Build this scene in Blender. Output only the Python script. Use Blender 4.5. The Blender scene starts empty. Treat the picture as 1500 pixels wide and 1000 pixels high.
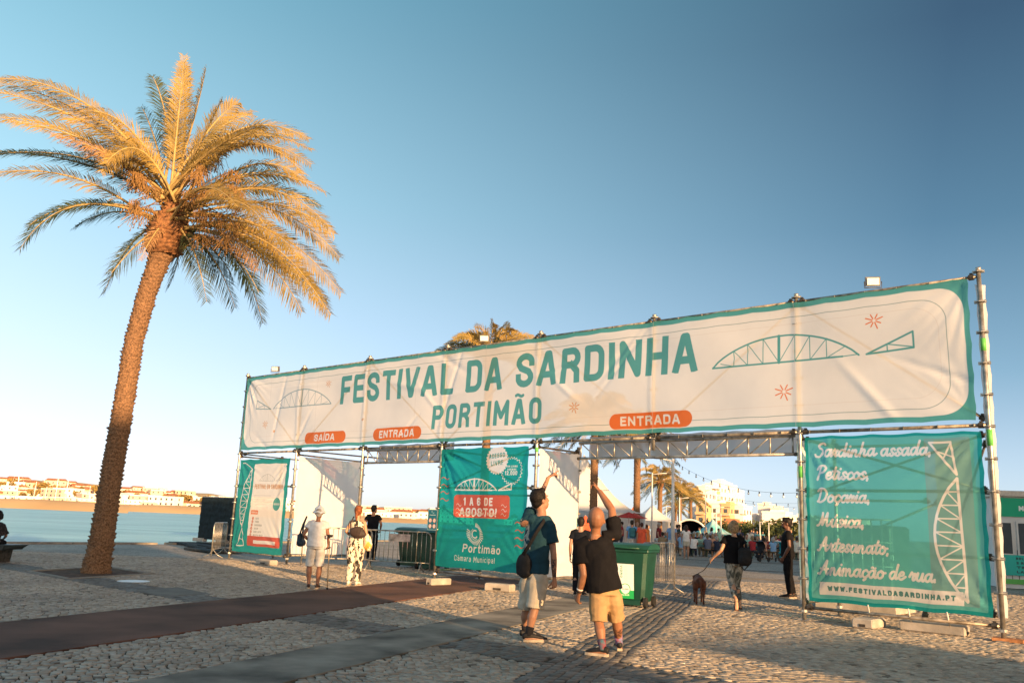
import bpy, math, random
import numpy as np
from mathutils import Vector, Matrix, noise
R = math.radians
random.seed(7); RNG = np.random.default_rng(7)
scene = bpy.context.scene
COL = scene.collection

# ------------------------------------------------------------ camera
F_PX, PITCH, ROLL, EYE = 1277.6, .20496, .042487, 1.42      # focal length in photo pixels, tilt up, roll, eye height
cam = bpy.data.cameras.new('camera'); camo = bpy.data.objects.new('camera', cam); COL.objects.link(camo)
cam.lens = 36 * F_PX / 1500; cam.sensor_width = 36; cam.clip_start = .05; cam.clip_end = 6000
_f = Vector((0, math.cos(PITCH), math.sin(PITCH))); _r0 = Vector((1, 0, 0)); _u0 = _r0.cross(_f)
_r = _r0 * math.cos(ROLL) + _u0 * math.sin(ROLL); _u = _u0 * math.cos(ROLL) - _r0 * math.sin(ROLL)
camo.matrix_world = Matrix((( _r.x, _u.x, -_f.x, 0), (_r.y, _u.y, -_f.y, 0), (_r.z, _u.z, -_f.z, EYE), (0, 0, 0, 1)))
scene.camera = camo
cam.dof.use_dof = False

# ------------------------------------------------------------ world and sun
SUN_AZ = math.atan2(-.857, .515)                              # direction towards the sun, low behind the camera on the right
SUN_EL = R(10.0)
sun_dir = Vector((math.cos(SUN_AZ) * math.cos(SUN_EL), math.sin(SUN_AZ) * math.cos(SUN_EL), math.sin(SUN_EL)))
world = bpy.data.worlds.new('World'); scene.world = world; world.use_nodes = True
wn = world.node_tree.nodes; wl = world.node_tree.links
for n in list(wn): wn.remove(n)
wo = wn.new('ShaderNodeOutputWorld'); bg = wn.new('ShaderNodeBackground')
sky = wn.new('ShaderNodeTexSky'); sky.sky_type = 'NISHITA'; sky.sun_disc = False
sky.sun_elevation = SUN_EL; sky.sun_rotation = math.pi / 2 - SUN_AZ
sky.altitude = 0; sky.air_density = 1.0; sky.dust_density = 1.2; sky.ozone_density = 2.0
SKY_GAIN = .10
# a smooth clear evening sky: pale and hazy low down, deeper overhead, deepest to the right, a quarter turn from the sun
tc = wn.new('ShaderNodeTexCoord'); sep = wn.new('ShaderNodeSeparateXYZ'); wl.new(tc.outputs['Generated'], sep.inputs[0])
def wmath(op, a, b=None, clamp=False):
    n = wn.new('ShaderNodeMath'); n.operation = op; n.use_clamp = clamp
    for i, v in enumerate((a, b)):
        if v is None: continue
        if isinstance(v, (int, float)): n.inputs[i].default_value = v
        else: wl.new(v, n.inputs[i])
    return n.outputs[0]
def wramp(fac, stops):
    n = wn.new('ShaderNodeValToRGB'); cr = n.color_ramp
    while len(cr.elements) < len(stops): cr.elements.new(.5)
    for e, (p, c) in zip(cr.elements, stops): e.position = p; e.color = (*c, 1)
    wl.new(fac, n.inputs[0]); return n.outputs[0]
def s2l(h):
    h = h.lstrip('#'); v = [int(h[i:i+2], 16) / 255 for i in (0, 2, 4)]
    return tuple(x / 12.92 if x <= .04045 else ((x + .055) / 1.055) ** 2.4 for x in v)
elev = wmath('MAXIMUM', sep.outputs[2], 0.0)
def dotdir(az):
    return wmath('ADD', wmath('MULTIPLY', sep.outputs[0], math.cos(az)), wmath('MULTIPLY', sep.outputs[1], math.sin(az)))
SIDE = dotdir(R(-5))                                           # grows to the right of the frame
sideT = wmath('MULTIPLY', wmath('ADD', SIDE, .60), 1 / .95, True)
lo = wramp(elev, [(0, s2l('f6e2d3')), (.07, s2l('efe9e4')), (.19, s2l('d3e9ef')), (.34, s2l('aedfe6')), (.54, s2l('7dc0ce')), (1, s2l('5d99b4'))])
hi = wramp(elev, [(0, s2l('ccced0')), (.06, s2l('b2c0c8')), (.17, s2l('7299a4')), (.32, s2l('3a6b79')), (.50, s2l('103e4c')), (1, s2l('0f3540'))])
mix = wn.new('ShaderNodeMix'); mix.data_type = 'RGBA'; wl.new(sideT, mix.inputs[0]); wl.new(lo, mix.inputs[6]); wl.new(hi, mix.inputs[7])
b2 = wn.new('ShaderNodeBackground'); b2.inputs[1].default_value = .385
# evening glow low in the sky around the sun
glow = wmath('MULTIPLY', wmath('POWER', wmath('MAXIMUM', dotdir(SUN_AZ), 0.0), 1.6), wmath('POWER', wmath('SUBTRACT', 1.0, elev), 2.0))
gm = wn.new('ShaderNodeMix'); gm.data_type = 'RGBA'; gm.blend_type = 'MIX'; wl.new(wmath('MULTIPLY', glow, .95), gm.inputs[0]); wl.new(mix.outputs[2], gm.inputs[6]); gm.inputs[7].default_value = (3.9, 2.2, 1.02, 1)
wl.new(gm.outputs[2], b2.inputs[0])
wl.new(sky.outputs[0], bg.inputs[0]); bg.inputs[1].default_value = .05; sky.air_density = .4; sky.ozone_density = .5
addw = wn.new('ShaderNodeAddShader'); wl.new(bg.outputs[0], addw.inputs[0]); wl.new(b2.outputs[0], addw.inputs[1])
wl.new(addw.outputs[0], wo.inputs[0])
sl = bpy.data.lights.new('sun', 'SUN'); sl.energy = 5.0; sl.angle = R(.6); sl.color = (1.0, .60, .28)
so = bpy.data.objects.new('sun', sl); COL.objects.link(so); so.rotation_euler = sun_dir.to_track_quat('Z', 'Y').to_euler()
vs = scene.view_settings; scene.display_settings.display_device = 'sRGB'
vs.view_transform = 'Standard'; vs.look = 'None'; vs.gamma = 1; vs.exposure = 1.12; vs.use_curve_mapping = False
scene.cycles.max_bounces = 7; scene.cycles.transparent_max_bounces = 12
scene.cycles.use_denoising = True

# ------------------------------------------------------------ helpers: projection, linking, tags
GO = Vector((-8.44, 27.77, 0)); GU = Vector((.7445, -.6676, 0)); GV = Vector((.6676, .7445, 0)); GROT = math.atan2(-.6676, .7445)
def at(px, py, Y):                                             # point of the place seen at a photo pixel at distance Y
    a = px - 750; b = py - 500; cr, sr = math.cos(ROLL), math.sin(ROLL)
    u = a * cr + b * sr; v = a * sr - b * cr; cp, sp = math.cos(PITCH), math.sin(PITCH)
    d = Vector((u / F_PX, cp - sp * v / F_PX, sp + cp * v / F_PX))
    return Vector((0, 0, EYE)) + d * (Y / d.y)
def ground_at(px, py):
    P = at(px, py, 1.0) - Vector((0, 0, EYE)); return Vector((0, 0, EYE)) + P * (-EYE / P.z)
def gpt(u, v, z=0): return GO + GU * u + GV * v + Vector((0, 0, z))
def tag(o, label=None, cat=None, group=None, kind=None):
    if label: o['label'] = label
    if cat: o['category'] = cat
    if group: o['group'] = group
    if kind: o['kind'] = kind
    return o
def empty(name, loc=(0, 0, 0), rz=0, label=None, cat=None, group=None):
    o = bpy.data.objects.new(name, None); COL.objects.link(o); o.location = loc; o.rotation_euler = (0, 0, rz)
    o.empty_display_size = .1
    return tag(o, label, cat, group)
def link_mesh(name, me, mat=None, parent=None, smooth=False):
    o = bpy.data.objects.new(name, me); COL.objects.link(o)
    if mat is not None:
        for m in (mat if isinstance(mat, (list, tuple)) else [mat]): me.materials.append(m)
    if parent is not None: o.parent = parent
    if smooth: me.shade_smooth()
    return o
def copy_tree(o, parent=None):
    c = o.copy(); COL.objects.link(c)
    if parent is not None: c.parent = parent
    for ch in list(o.children): copy_tree(ch, c)
    return c

class MB:
    """collects simple shapes into one mesh"""
    def __init__(s): s.v = []; s.f = []; s.sm = []
    def add(s, vs_, fs, smooth=False):
        n = len(s.v); s.v += [tuple(p) for p in vs_]; s.f += [tuple(i + n for i in f) for f in fs]; s.sm += [smooth] * len(fs); return s
    def box(s, c, d, rz=0, mat=None):
        x, y, z = d[0] / 2, d[1] / 2, d[2] / 2
        P = [Vector(p) for p in ((-x,-y,-z),(x,-y,-z),(x,y,-z),(-x,y,-z),(-x,-y,z),(x,-y,z),(x,y,z),(-x,y,z))]
        M = mat if mat is not None else Matrix.Rotation(rz, 3, 'Z')
        P = [M @ p + Vector(c) for p in P]
        return s.add(P, [(0,3,2,1),(4,5,6,7),(0,1,5,4),(1,2,6,5),(2,3,7,6),(3,0,4,7)])
    def bevbox(s, c, d, b, rz=0):
        """box with chamfered edges all round"""
        x, y, z = d[0]/2, d[1]/2, d[2]/2; rings = []
        for zz, ins in ((-z, b), (-z + b, 0), (z - b, 0), (z, b)):
            X, Y = x - ins, y - ins; k = b if ins == 0 else b * .6
            rings.append([(-X+k,-Y,zz),(X-k,-Y,zz),(X,-Y+k,zz),(X,Y-k,zz),(X-k,Y,zz),(-X+k,Y,zz),(-X,Y-k,zz),(-X,-Y+k,zz)])
        M = Matrix.Rotation(rz, 3, 'Z'); P = [M @ Vector(p) + Vector(c) for r in rings for p in r]
        F = [tuple(range(7, -1, -1)), tuple(range(24, 32))]
        for k in range(3):
            for i in range(8): F.append((k*8+i, k*8+(i+1)%8, k*8+8+(i+1)%8, k*8+8+i))
        return s.add(P, F)
    def tube(s, a, b, r, seg=8, r2=None, caps=True):
        return s.loft([a, b], [r, r if r2 is None else r2], seg=seg, flat=True)
    def path(s, pts, r, seg=8): return s.loft(pts, [r] * len(pts), seg=seg, flat=True)
    def loft(s, pts, rads, lat=None, seg=12, flat=False, smooth=True):
        pts = [Vector(p) for p in pts]; n = len(pts); V = []; prev = None
        for i, p in enumerate(pts):
            t = (pts[min(i+1, n-1)] - pts[max(i-1, 0)])
            t = t.normalized() if t.length > 1e-9 else Vector((0, 0, 1))
            l = Vector(lat) if lat is not None else (prev if prev is not None else (Vector((1, 0, 0)) if abs(t.x) < .8 else Vector((0, 1, 0))))
            a = l - t * l.dot(t)
            if a.length < 1e-5: a = t.orthogonal()
            a.normalize(); b = t.cross(a); prev = a
            rr = rads[i]; rx, ry = (rr, rr) if not isinstance(rr, (tuple, list)) else rr
            for k in range(seg):
                th = 2 * math.pi * k / seg; V.append(p + a * (rx * math.cos(th)) + b * (ry * math.sin(th)))
        F = []
        for i in range(n - 1):
            for k in range(seg): F.append((i*seg+k, i*seg+(k+1)%seg, (i+1)*seg+(k+1)%seg, (i+1)*seg+k))
        m = len(V)
        r0 = rads[0] if not isinstance(rads[0], (tuple, list)) else min(rads[0]); r1 = rads[-1] if not isinstance(rads[-1], (tuple, list)) else min(rads[-1])
        t0 = (pts[0] - pts[1]).normalized(); t1 = (pts[-1] - pts[-2]).normalized()
        V.append(pts[0] + t0 * (0 if flat else r0 * .6)); V.append(pts[-1] + t1 * (0 if flat else r1 * .6))
        for k in range(seg):
            F.append((m, (k+1)%seg, k)); F.append((m+1, (n-1)*seg+k, (n-1)*seg+(k+1)%seg))
        return s.add(V, F, smooth)
    def ball(s, c, r, M=None, nu=14, nv=9):
        rx, ry, rz = r if isinstance(r, (tuple, list)) else (r, r, r); V = []; M = M or Matrix.Identity(3); c = Vector(c)
        for j in range(1, nv):
            ph = math.pi * j / nv
            for i in range(nu):
                th = 2 * math.pi * i / nu
                V.append(c + M @ Vector((rx*math.sin(ph)*math.cos(th), ry*math.sin(ph)*math.sin(th), rz*math.cos(ph))))
        m = len(V); V.append(c + M @ Vector((0, 0, rz))); V.append(c + M @ Vector((0, 0, -rz))); F = []
        for j in range(nv - 2):
            for i in range(nu): F.append((j*nu+i, (j+1)*nu+i, (j+1)*nu+(i+1)%nu, j*nu+(i+1)%nu))
        for i in range(nu):
            F.append((m, i, (i+1)%nu)); F.append((m+1, (nv-2)*nu+(i+1)%nu, (nv-2)*nu+i))
        return s.add(V, F, True)
    def mesh(s, name='mesh'):
        me = bpy.data.meshes.new(name); me.from_pydata(s.v, [], s.f); me.update()
        me.polygons.foreach_set('use_smooth', s.sm); return me
    def build(s, name, mat, parent=None):
        return link_mesh(name, s.mesh(name), mat, parent)

def np_mesh(name, verts, faces, mat=None, parent=None, attr=None):
    """faces: (n,4) or (n,3) int array"""
    me = bpy.data.meshes.new(name); nv = len(verts); nf, k = faces.shape
    me.vertices.add(nv); me.vertices.foreach_set('co', np.asarray(verts, np.float32).ravel())
    me.loops.add(nf * k); me.loops.foreach_set('vertex_index', faces.astype(np.int32).ravel())
    me.polygons.add(nf); me.polygons.foreach_set('loop_start', np.arange(0, nf * k, k, dtype=np.int32))
    me.polygons.foreach_set('loop_total', np.full(nf, k, np.int32)); me.update(calc_edges=True)
    if attr is not None:
        a = me.attributes.new('tone', 'FLOAT', 'POINT'); a.data.foreach_set('value', np.asarray(attr, np.float32))
    return link_mesh(name, me, mat, parent)

# ------------------------------------------------------------ materials
MATS = {}
def nd(nt, t, **kw):
    n = nt.nodes.new(t)
    for k, v in kw.items():
        if k.startswith('i_'): n.inputs[k[2:].replace('_', ' ')].default_value = v
        else: setattr(n, k, v)
    return n
def material(name, col, rough=.7, var=.12, vscale=6, bump=.0, bscale=60, metal=0, spec=.3, col2=None, transl=0, transp=0, coat=0, coord='Object', sss=0):
    """principled surface with noise mottling in colour and roughness and fine relief"""
    if name in MATS: return MATS[name]
    m = bpy.data.materials.new(name); m.use_nodes = True; nt = m.node_tree; nt.nodes.clear(); L = nt.links.new
    out = nd(nt, 'ShaderNodeOutputMaterial'); p = nd(nt, 'ShaderNodeBsdfPrincipled'); p.inputs['Roughness'].default_value = rough
    p.inputs['Metallic'].default_value = metal; p.inputs['Specular IOR Level'].default_value = spec; p.inputs['Coat Weight'].default_value = coat
    t = nd(nt, 'ShaderNodeTexCoord'); n = nd(nt, 'ShaderNodeTexNoise'); n.inputs['Scale'].default_value = vscale; n.inputs['Detail'].default_value = 5
    L(t.outputs[coord], n.inputs[0])
    mx = nd(nt, 'ShaderNodeMix', data_type='RGBA'); c = Vector(col[:3]); d = Vector(col2[:3]) if col2 else c * (1 - 2.2 * var)
    mx.inputs[6].default_value = (*(c * (1 + var)), 1); mx.inputs[7].default_value = (*[max(0, x) for x in d], 1)
    mr = nd(nt, 'ShaderNodeMapRange'); mr.inputs[1].default_value = .35; mr.inputs[2].default_value = .68
    L(n.outputs[0], mr.inputs[0]); L(mr.outputs[0], mx.inputs[0]); L(mx.outputs[2], p.inputs['Base Color'])
    if bump:
        b = nd(nt, 'ShaderNodeBump'); b.inputs['Strength'].default_value = bump; b.inputs['Distance'].default_value = .01
        n2 = nd(nt, 'ShaderNodeTexNoise'); n2.inputs['Scale'].default_value = bscale; n2.inputs['Detail'].default_value = 4; L(t.outputs[coord], n2.inputs[0])
        L(n2.outputs[0], b.inputs['Height']); L(b.outputs[0], p.inputs['Normal'])
    if sss: p.inputs['Subsurface Weight'].default_value = sss; p.inputs['Subsurface Radius'].default_value = (.02, .008, .004)
    sh = p.outputs[0]
    if transl:
        tr = nd(nt, 'ShaderNodeBsdfTranslucent'); L(mx.outputs[2], tr.inputs[0]); ms = nd(nt, 'ShaderNodeMixShader'); ms.inputs[0].default_value = transl
        L(sh, ms.inputs[1]); L(tr.outputs[0], ms.inputs[2]); sh = ms.outputs[0]
    if transp:
        tr = nd(nt, 'ShaderNodeBsdfTransparent'); ms = nd(nt, 'ShaderNodeMixShader'); ms.inputs[0].default_value = transp
        L(sh, ms.inputs[1]); L(tr.outputs[0], ms.inputs[2]); sh = ms.outputs[0]
    L(sh, out.inputs[0]); MATS[name] = m; return m
def obj_mat(o, m):                                             # give a copy its own material while sharing its mesh
    if not o.material_slots: return
    o.material_slots[0].link = 'OBJECT'; o.material_slots[0].material = m

# ------------------------------------------------------------ flat print: a small rasteriser for painted banners and signs
class Canvas:
    def __init__(s, x0, y0, w, h, ppm, bgc):
        s.x0, s.y0, s.ppm = x0, y0, ppm; s.W, s.H = int(round(w * ppm)), int(round(h * ppm)); s.w, s.h = w, h
        s.a = np.empty((s.H, s.W, 4), np.float32); s.a[:] = (*bgc, 1)
    def _win(s, x0, y0, x1, y1):
        i0 = max(0, int((x0 - s.x0) * s.ppm) - 1); i1 = min(s.W, int((x1 - s.x0) * s.ppm) + 2)
        j0 = max(0, int((y0 - s.y0) * s.ppm) - 1); j1 = min(s.H, int((y1 - s.y0) * s.ppm) + 2)
        if i1 <= i0 or j1 <= j0: return None
        X, Y = np.meshgrid((np.arange(i0, i1) + .5) / s.ppm + s.x0, (np.arange(j0, j1) + .5) / s.ppm + s.y0)
        return i0, i1, j0, j1, X, Y
    def _put(s, w, d, col, al=1):
        i0, i1, j0, j1 = w[:4]; c = (np.clip(.5 - d * s.ppm, 0, 1) * al)[..., None]
        s.a[j0:j1, i0:i1, :3] = s.a[j0:j1, i0:i1, :3] * (1 - c) + np.array(col, np.float32) * c
    def rrect(s, x0, y0, x1, y1, r, col, line=None, al=1):
        w = s._win(x0 - .1, y0 - .1, x1 + .1, y1 + .1)
        if w is None: return
        X, Y = w[4:]; cx, cy = (x0+x1)/2, (y0+y1)/2; qx = abs(X-cx) - (x1-x0)/2 + r; qy = abs(Y-cy) - (y1-y0)/2 + r
        d = np.hypot(np.maximum(qx, 0), np.maximum(qy, 0)) + np.minimum(np.maximum(qx, qy), 0) - r
        if line: d = abs(d) - line / 2
        s._put(w, d, col, al)
    def disc(s, x, y, r, col, line=None, teeth=0, amp=0):
        w = s._win(x - r*1.3, y - r*1.3, x + r*1.3, y + r*1.3)
        if w is None: return
        X, Y = w[4:]; rr = r + (amp * np.sin(np.arctan2(Y-y, X-x) * teeth) if teeth else 0); d = np.hypot(X-x, Y-y) - rr
        if line: d = abs(d) - line / 2
        s._put(w, d, col)
    def stroke(s, pts, wd, col, rnd=True, clip=None):
        pts = np.asarray(pts, float); m = wd
        w = s._win(pts[:,0].min()-m, pts[:,1].min()-m, pts[:,0].max()+m, pts[:,1].max()+m)
        if w is None: return
        X, Y = w[4:]; D = np.full(X.shape, 1e9)
        closed = len(pts) > 2 and np.allclose(pts[0], pts[-1])
        for k in range(len(pts) - 1):
            a, b = pts[k], pts[k+1]; v = b - a; L = math.hypot(*v)
            if L < 1e-9: continue
            v = v / L; px_ = (X-a[0])*v[0] + (Y-a[1])*v[1]; py_ = abs((X-a[0])*v[1] - (Y-a[1])*v[0])
            if rnd:
                q = np.clip(px_, 0, L); d = np.hypot(px_ - q, py_) - wd / 2
            else:
                e0 = wd/2 if (k == 0 and not closed) else 0; e1 = wd/2 if (k == len(pts)-2 and not closed) else 0
                d = np.maximum(py_ - wd/2, np.maximum(-e0 - px_, px_ - L - e1))
                if k > 0 or closed: d = np.minimum(d, np.hypot(X-a[0], Y-a[1]) - wd/2)
            D = np.minimum(D, d)
        if clip: D = np.maximum(D, np.maximum(clip[0] - Y, Y - clip[1]))
        s._put(w, D, col)
    def poly(s, pts, col):
        pts = np.asarray(pts, float); w = s._win(*pts.min(0), *pts.max(0))
        if w is None: return
        X, Y = w[4:]; ins = np.zeros(X.shape, bool); D = np.full(X.shape, 1e9)
        for k in range(len(pts)):
            a, b = pts[k], pts[(k+1) % len(pts)]; c = ((a[1] > Y) != (b[1] > Y))
            with np.errstate(divide='ignore', invalid='ignore'): ins ^= c & (X < (b[0]-a[0])*(Y-a[1])/(b[1]-a[1]) + a[0])
            v = b - a; L2 = max(v @ v, 1e-12); t = np.clip(((X-a[0])*v[0] + (Y-a[1])*v[1]) / L2, 0, 1)
            D = np.minimum(D, np.hypot(X-a[0]-t*v[0], Y-a[1]-t*v[1]))
        s._put(w, np.where(ins, -D, D), col)
    def image(s, name):
        im = bpy.data.images.new(name, s.W, s.H, alpha=False, float_buffer=False)
        a = s.a.copy(); a[..., :3] = np.clip(np.where(a[..., :3] <= .0031308, a[..., :3]*12.92, 1.055*np.power(np.maximum(a[..., :3], 1e-6), 1/2.4) - .055), 0, 1)
        im.pixels.foreach_set(a.ravel()); im.update(); im.pack(); return im

def arc(cx, cy, rx, ry, a0, a1, n=8):
    return [(cx + rx*math.cos(R(a0 + (a1-a0)*i/n)), cy + ry*math.sin(R(a0 + (a1-a0)*i/n))) for i in range(n+1)]
# capital letters: (width factor, strokes in a unit box)
def _rr(x0, y0, x1, y1, r=.3, ry=.16): # rounded box loop
    return (arc(x1-r, y1-ry, r, ry, 90, 0, 4) + arc(x1-r, y0+ry, r, ry, 0, -90, 4) + arc(x0+r, y0+ry, r, ry, -90, -180, 4) + arc(x0+r, y1-ry, r, ry, 180, 90, 4) + [(x1-r, y1)])
CAPS = {
 'A': (1.08, [[(0,0),(.42,1),(.58,1),(1,0)], [(.2,.27),(.8,.27)]]),
 'B': (1, [[(0,.52),(0,1)]+arc(.65,.78,.3,.22,90,-90,6)+[(0,.54)], [(0,.54)]+arc(.68,.27,.32,.27,90,-90,6)+[(0,0),(0,.54)]]),
 'C': (1, [[(1,.7)]+arc(.6,.8,.4,.2,0,90,4)+arc(.4,.8,.4,.2,90,180,4)+arc(.4,.2,.4,.2,180,270,4)+arc(.6,.2,.4,.2,270,360,4)+[(1,.3)]]),
 'D': (1, [[(0,0),(0,1)]+arc(.55,.75,.45,.25,90,0,5)+arc(.55,.25,.45,.25,0,-90,5)+[(0,0)]]),
 'E': (.85, [[(1,1),(0,1),(0,0),(1,0)], [(0,.52),(.85,.52)]]),
 'F': (.85, [[(1,1),(0,1),(0,0)], [(0,.5),(.85,.5)]]),
 'G': (1, [[(1,.72)]+arc(.6,.8,.4,.2,0,90,4)+arc(.4,.8,.4,.2,90,180,4)+arc(.4,.2,.4,.2,180,270,4)+arc(.6,.2,.4,.2,270,360,4)+[(1,.48),(.6,.48)]]),
 'H': (1, [[(0,0),(0,1)],[(1,0),(1,1)],[(0,.5),(1,.5)]]),
 'I': (0, [[(.5,0),(.5,1)]]),
 'J': (.8, [[(1,1),(1,.25)]+arc(.5,.22,.5,.22,0,-180,6)]),
 'L': (.8, [[(0,1),(0,0),(1,0)]]),
 'M': (1.35, [[(0,0),(0,1),(.5,.3),(1,1),(1,0)]]),
 'N': (1.05, [[(0,0),(0,1),(1,0),(1,1)]]),
 'O': (1, [_rr(0,0,1,1,.42,.24)]),
 'P': (1, [[(0,0),(0,1)]+arc(.6,.74,.4,.26,90,-90,8)+[(0,.48)]]),
 'R': (1, [[(0,0),(0,1)]+arc(.6,.76,.4,.24,90,-90,8)+[(0,.52)], [(.55,.52),(.95,.3),(1,0)]]),
 'S': (1, [[(1,.76)]+arc(.5,.78,.5,.22,10,90,4)+arc(.5,.77,.5,.23,90,190,5)+[(.2,.58),(.8,.44)]+arc(.5,.23,.5,.23,20,-90,5)+arc(.5,.22,.5,.22,-90,-190,4)]),
 'T': (.95, [[(0,1),(1,1)],[(.5,1),(.5,0)]]),
 'U': (1, [[(0,1),(0,.24)]+arc(.5,.24,.5,.24,180,360,8)+[(1,1)]]),
 'V': (1.05, [[(0,1),(.44,0),(.56,0),(1,1)]]),
 'W': (1.5, [[(0,1),(.25,0),(.5,.8),(.75,0),(1,1)]]),
 'Z': (.95, [[(0,1),(1,1),(0,0),(1,0)]]),
 '0': (1, [_rr(0,0,1,1,.42,.24)]),
 '1': (.45, [[(0,.8),(.7,1),(.7,0)]]),
 '2': (1, [[(0,.74)]+arc(.5,.76,.5,.24,180,0,6)+[(.9,.55),(0,.02),(1,0)]]),
 '3': (1, [[(0,1),(1,1),(.45,.6)]+arc(.5,.28,.5,.28,90,-160,8)]),
 '4': (1, [[(.75,0),(.75,1),(0,.3),(1,.3)]]), '5': (1, [[(.95,1),(.1,1),(.05,.55)]+arc(.5,.3,.5,.3,90,-160,8)]),
 '6': (1, [[(.95,.8)]+arc(.5,.78,.5,.22,20,180,5)+[(0,.3)]+arc(.5,.28,.5,.28,180,540,12)+[(.02,.4)]]),
 '9': (1, [[(.05,.2)]+arc(.5,.22,.5,.22,200,360,5)+[(1,.7)]+arc(.5,.72,.5,.28,0,360,12)]),
 '8': (1, [arc(.5,.76,.44,.24,0,360,12), arc(.5,.26,.5,.26,0,360,12)]),
 '-': (.6, [[(0,.5),(1,.5)]]), '.': (0, [[(.5,0),(.5,.02)]]), ':': (0, [[(.5,.2),(.5,.22)],[(.5,.75),(.5,.77)]]), '|': (0, [[(.5,-.05),(.5,1.05)]]),
 '!': (0, [[(.5,1),(.5,.35)],[(.5,0),(.5,.02)]]), '/': (.6, [[(0,0),(1,1)]]), ' ': (.55, []),
 # lower case with the same square hand; x height .72
 'a': (.8, [[(.05,.6)]+arc(.5,.5,.5,.22,150,0,5)+[(1,0)], [(1,.38)]+arc(.45,.19,.45,.19,90,270,6)+[(.9,.06)]]),
 'c': (.75, [arc(.5,.36,.5,.36,50,310,10)]), 'e': (.8, [[(.05,.36),(1,.38)]+arc(.5,.36,.5,.36,0,315,10)]),
 'i': (0, [[(.5,0),(.5,.7)],[(.5,.96),(.5,.98)]]), 'l': (0, [[(.5,0),(.5,1)]]),
 'm': (1.35, [[(0,0),(0,.72)], [(0,.55)]+arc(.25,.5,.25,.22,180,0,6)+[(.5,0)], [(.5,.5)]+arc(.75,.5,.25,.22,180,0,6)+[(1,0)]]),
 'n': (.8, [[(0,0),(0,.72)], [(0,.5)]+arc(.5,.48,.5,.24,180,0,6)+[(1,0)]]),
 'o': (.85, [arc(.5,.36,.5,.36,0,360,14)]), 'p': (.85, [[(0,.72),(0,-.28)], arc(.5,.36,.5,.36,0,360,14)]),
 'r': (.55, [[(0,0),(0,.72)], [(0,.45),(.4,.68),(1,.72)]]), 't': (.55, [[(.4,1),(.4,.15),(.6,0),(1,.02)], [(0,.7),(1,.7)]]),
 'u': (.8, [[(0,.72),(0,.24)]+arc(.5,.24,.5,.24,180,360,6)+[(1,.72)], [(1,.3),(1,0)]]),
}
ACC = {'Í': ('I', 'ac'), 'Ã': ('A', 'til'), 'Ç': ('C', 'ced'), 'Á': ('A', 'ac'), 'â': ('a', 'circ'), 'ã': ('a', 'til'), 'ú': ('u', 'ac'), 'ç': ('c', 'ced')}
def caps_width(txt, h, t, cw, sp):
    x = 0
    for ch in txt:
        b = ACC.get(ch, (ch,))[0]; x += CAPS[b][0] * (cw - t) + (t if b != ' ' else 0) + sp
    return x - sp
def caps(cv, txt, x, y, h, t, col, cw=None, sp=None, width=None, slant=0, centre=False, ang=0):
    """draw text with its baseline at x, y; width stretches or squeezes the letters to fit"""
    cw = cw or h * .55; sp = h * .13 if sp is None else sp
    if width:
        lo_, hi_ = t * 1.2, h * 3
        for _ in range(30):
            cw = (lo_ + hi_) / 2
            if caps_width(txt, h, t, cw, sp) > width: hi_ = cw
            else: lo_ = cw
    if centre: x -= caps_width(txt, h, t, cw, sp) / 2
    X0, Y0 = x, y; ca, sa = math.cos(ang), math.sin(ang)
    def tf(q): 
        dx, dy = q[0] - X0 + slant * (q[1] - Y0), q[1] - Y0
        return (X0 + dx*ca - dy*sa, Y0 + dx*sa + dy*ca)
    for ch in txt:
        b, acc = (ACC[ch] if ch in ACC else (ch, None)); wf, st = CAPS[b]; w = wf * (cw - t)
        clip = (y, y + h) if (not ang and b.isupper()) else None
        for s_ in st:
            cv.stroke([tf((x + t/2 + px_*w if wf else x + t/2, y + t/2 + py_*(h - t))) for px_, py_ in s_], t, col, rnd=not b.isupper(), clip=clip)
        cx = x + t/2 + w/2; top = y + h * (1.12 if b.isupper() else .95)
        if acc == 'til': cv.stroke([tf((cx + (q-.5)*h*.36, top + h*.035*math.sin(q*6.28))) for q in np.linspace(0, 1, 9)], t*.6, col)
        if acc == 'ac': cv.stroke([tf((cx - h*.02, top - h*.02)), tf((cx + h*.1, top + h*.1))], t*.6, col)
        if acc == 'circ': cv.stroke([tf((cx - h*.12, top - h*.04)), tf((cx, top + h*.06)), tf((cx + h*.12, top - h*.04))], t*.5, col)
        if acc == 'ced': cv.stroke([tf((cx, y)), tf((cx + h*.05, y - h*.08)), tf((cx - h*.04, y - h*.16))], t*.6, col)
        x += w + (t if b != ' ' else 0) + sp
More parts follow.
